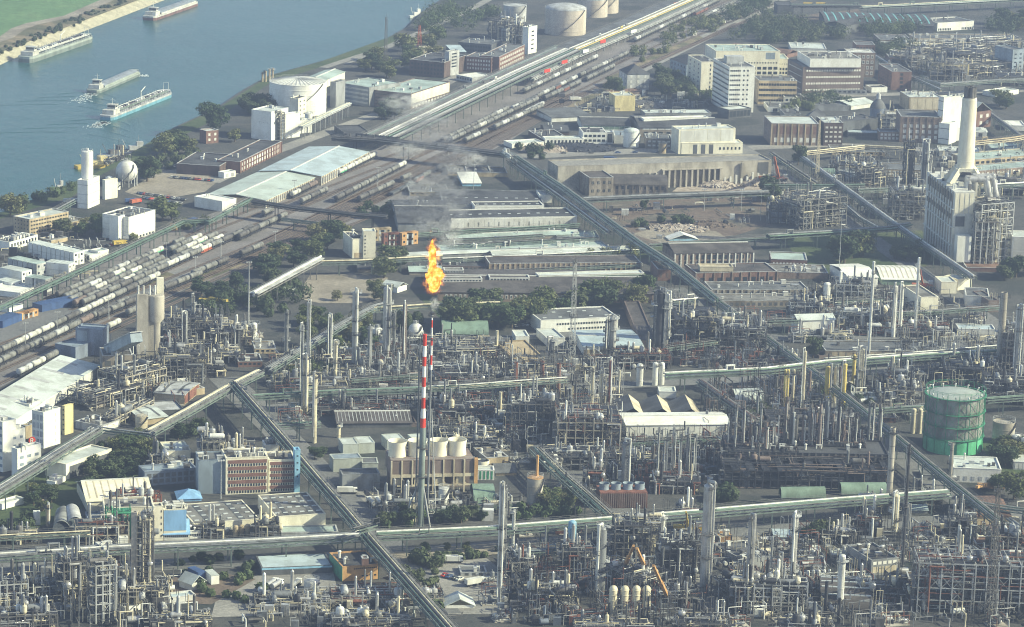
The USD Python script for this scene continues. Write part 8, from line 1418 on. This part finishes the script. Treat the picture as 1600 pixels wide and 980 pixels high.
for i,(p,n,tl) in enumerate([([(430,560),(660,530),(660,640),(440,655)],700,1.3),([(660,530),(790,530),(800,700),(740,705),(672,690)],700,1.2),([(790,570),(975,560),(965,735),(850,740),(800,700)],800,1.6),([(1045,470),(1110,480),(1240,560),(1240,600),(1050,570)],600,1.4),([(1240,450),(1560,470),(1560,530),(1240,540)],500,1.2),([(1100,610),(1300,590),(1390,690),(1380,740),(1110,745),(1100,680)],900,1.8),([(960,690),(1110,690),(1110,760),(930,760)],350,1.4),([(790,840),(1110,815),(1110,980),(780,980)],650,1.5),([(1120,850),(1600,790),(1640,985),(1110,985)],750,1.4),([(150,570),(330,490),(400,530),(240,640)],600,1.4),([(1400,540),(1640,530),(1640,600),(1420,620)],500,1.6),([(930,330),(1180,305),(1190,345),(1000,380)],90,.4),([(1200,280),(1450,280),(1450,330),(1200,350)],350,1.3),([(1420,70),(1620,60),(1640,125),(1430,130)],350,1.2),([(0,880),(260,880),(280,985),(-20,985)],450,1.5),([(400,938),(700,922),(690,985),(380,985)],200,.7),([(530,770),(800,780),(800,815),(560,815)],200,.8),([(870,150),(1110,150),(1110,168),(880,180)],250,.8),([(1300,245),(1640,225),(1640,300),(1320,262)],300,1.2),([(0,380),(200,360),(230,380),(60,470),(0,475)],200,.5),([(1200,620),(1440,590),(1440,660),(1330,650)],300,1.2)]): clutter(p,int(n * .8),900 + i,tl)
# ---------------------------------------------------------------- low roofs and green between the plants
MORE = [('grey flat roof right of the thick green-grey column',(1116,872),(1150,869),(1108,858),8,'grey','greyroof',6),('dark slatted roof below the grey flat roof',(1150,905),(1192,901),(1138,884),8,'brown','brownroof',5),('pale workshop roof between the slim columns',(1176,868),(1206,866),(1172,858),7,'lightgrey','lightgrey',4),('small tan flat roof by the conical-headed column',(1248,868),(1276,866),(1244,860),7,'tanwall','gravelroof',4),('grey shed with pale roof by the street junction',(1300,868),(1326,866),(1296,858),8,'grey','paleroof',3),('low dark roof in the shade of the twin stacks',(1420,862),(1462,858),(1412,846),8,'darkgrey','tarroof',6),('cream flat store behind the cream banded column',(1345,852),(1364,850),(1340,845),8,'beige','gravelroof',2),('rust-coloured flat roof among the right-hand plants',(1525,850),(1560,846),(1518,838),8,'brick','rustroof',4),('grey flat roof at the right edge by the pipe loops',(1590,885),(1640,880),(1586,872),9,'grey','greyroof',6),('pale roof strip left of the gas holder',(1335,622),(1382,618),(1330,612),7,'offwhite','greenroof',4),('brown flat store between cracker and gas holder',(1362,652),(1398,649),(1358,643),8,'brick','gravelroof',4),('dark workshop roof behind the furnace row',(1210,620),(1262,616),(1204,606),8,'brown','brownroof',5),('long low roof with pale edge below the brown hall',(1060,558),(1130,553),(1056,546),6,'grey','greyroof',6),('pale flat store among the valves right of the flares',(720,560),(752,558),(716,550),7,'offwhite','lightgrey',3),('grey flat control house right of the flares',(760,655),(796,652),(756,644),9,'oldconcrete','greyroof',5),('dark long roof behind the cooling tower block',(600,662),(650,659),(596,652),6,'brown','tarroof',4),('low pale switch house left of the street',(455,640),(492,637),(450,630),7,'lightgrey','greenroof',3),('tan flat roof beside the tall slim lighting pole',(398,545),(430,541),(394,533),8,'tanwall','gravelroof',4),('white-walled store before the lighting pole',(340,552),(372,548),(338,544),9,'white','gravelroof',3),('brown flat house at the yard bridge head',(372,565),(408,560),(368,553),9,'brick','brownroof',4),('small flat house on the green by the cabins',(62,372),(80,376),(92,368),6,'tanwall','gravelroof',2),('flat canteen roof between the brick facade and slab tower',(1200,168),(1246,166),(1194,159),7,'offwhite','greyroof',6),('grey workshop behind the ochre brick building',(1226,178),(1250,177),(1218,170),8,'grey','tarroof',3),('long flat roof with pipes above the tan hall',(1300,236),(1378,232),(1296,226),6,'tanwall','greyroof',8),('pale flat office beside the white tower foot',(1500,206),(1540,204),(1496,198),7,'offwhite','paleroof',3),('dark flat roof left of the beige panelled hall',(1300,140),(1352,138),(1294,131),7,'grey','tarroof',5),('brick row house at the upper right plants',(1390,90),(1424,88),(1384,82),8,'brick','greyroof',3),('grey flat roof row above the power station',(1548,232),(1640,226),(1544,222),6,'grey','greenroof',8),('dark low hall in the middle between flame and brick hall',(690,416),(760,412),(688,405),7,'brown','tarroof',5),('long pale roof strip between the two brick halls',(770,420),(1000,409),(768,415),4,'grey','skyroof',6),('greenish flat roof before the diagonal pipe bridge',(870,370),(934,366),(866,360),5,'grey','greenroof',6),('grey roof left of the white canopy behind the smoke',(640,300),(700,297),(636,288),6,'tanwall','gravelroof',4),('tan low wall building beyond the white canopy',(700,268),(765,264),(698,258),6,'tanwall','gravelroof',4),('store with white stacks by the bottom yard',(720,895),(760,892),(716,884),5,'lightgrey','greyroof',2),('white low shed at the bottom right street',(1392,925),(1418,923),(1388,914),7,'white','paleroof',2)]
for i,(l,a,b,c,hp,w,rf,n) in enumerate(MORE): B('low_building',l,'building',a,b,c,hp,w,rf,clutter=n,seed=i + 50,win=[('f',1,max(3,int((b[0] - a[0]) / 7)),.3,.85,.55,.6,'glass')] if i % 3 else [('f',1,3,.05,.85,.5,.95,'darkgrey',.1,.9,'door')])
for p,n,s_ in [([(480,545),(560,515),(600,530),(520,562)],24,61),([(640,535),(700,530),(705,540),(650,548)],12,62),([(560,812),(650,806),(760,800),(770,816),(600,826)],12,63),([(1250,835),(1300,826),(1310,842),(1260,852)],14,64),([(1105,770),(1150,765),(1150,782),(1110,790)],14,65),([(230,880),(400,870),(420,890),(300,905)],11,66),([(300,905),(420,900),(410,940),(330,945)],11,67),([(620,885),(700,880),(715,950),(660,950)],13,68),([(790,800),(900,790),(910,806),(800,818)],18,69),([(150,700),(250,690),(240,760),(130,770)],30,70),([(880,405),(1000,384),(1030,400),(990,408)],18,71),([(1250,620),(1330,610),(1400,660),(1340,650)],18,72),([(560,330),(620,322),(640,335),(570,352)],18,73),([(270,350),(320,345),(330,352),(280,362)],10,74),([(1060,130),(1110,150),(1120,165),(1070,160)],16,75),([(230,258),(300,240),(320,250),(250,268)],16,76),([(0,318),(110,296),(112,305),(0,332)],20,77),([(800,232),(870,236),(860,250),(820,250)],8,78)]: shrubs(p,n,9,20,s_)

for p,n,s_ in [([(1145,64),(1200,34),(1262,44),(1340,60),(1300,68),(1200,72)],46,80),([(1320,46),(1420,40),(1455,52),(1360,62)],20,82),([(1365,84),(1420,74),(1430,88),(1385,92)],14,84),([(1110,30),(1180,4),(1210,10),(1140,40)],22,86),([(1255,160),(1330,152),(1330,168),(1260,172)],12,88),([(1540,45),(1640,32),(1640,50),(1560,58)],16,90),([(390,470),(460,440),(480,470),(420,500)],22,92),([(300,470),(390,462),(400,500),(330,500)],20,94)]: shrubs(p,n,16,30,s_)

for i,(l,p,n) in enumerate([('low pipe rack between the pale canopy and the upper brick hall',[(690,405),(860,398),(1000,391)],5),('short pipe rack right of the flame',[(690,428),(762,424)],4),('low pipe rack behind the very long brick hall',[(770,423),(1000,412)],5),('pipe rack along the left end of the white halls',[(640,366),(700,362)],4),('low pipe rack before the grey-green flat hall',[(700,383),(930,371)],4)]): PB(l,p,3.5,4,n,['pipegreen','pipegrey','pipewhite','palegreen'],seed=120 + i,two=False)
for i,(l,a,b,c) in enumerate([('grey-green low shed left of the upper brick hall',(640,424),(690,421),(637,415)),('pale low shed strip behind the upper brick hall',(770,398),(985,387),(768,393)),('long grey-green shed strip before the dotted white hall',(700,372),(900,362),(698,367)),('dark low shed beyond the sandy lot',(560,420),(612,416),(556,410))]): B('low_building',l,'building',a,b,c,6,'oldconcrete',('greenroof','paleroof','greenroof','tarroof')[i],'gx',1.0,seed=90 + i,clutter=6)
# ---------------------------------------------------------------- the air
LOOKS['haze'] = usdkit.material(stage,'/World/Looks/haze',{'v': ('principled_volume',{'color': (.54,.67,.98),'density': .000115,'anisotropy': .2})},volume='v.volume')
struct('haze',MB().box(-7600,-1800,-6.5,8200,12600,330),'haze','stuff')
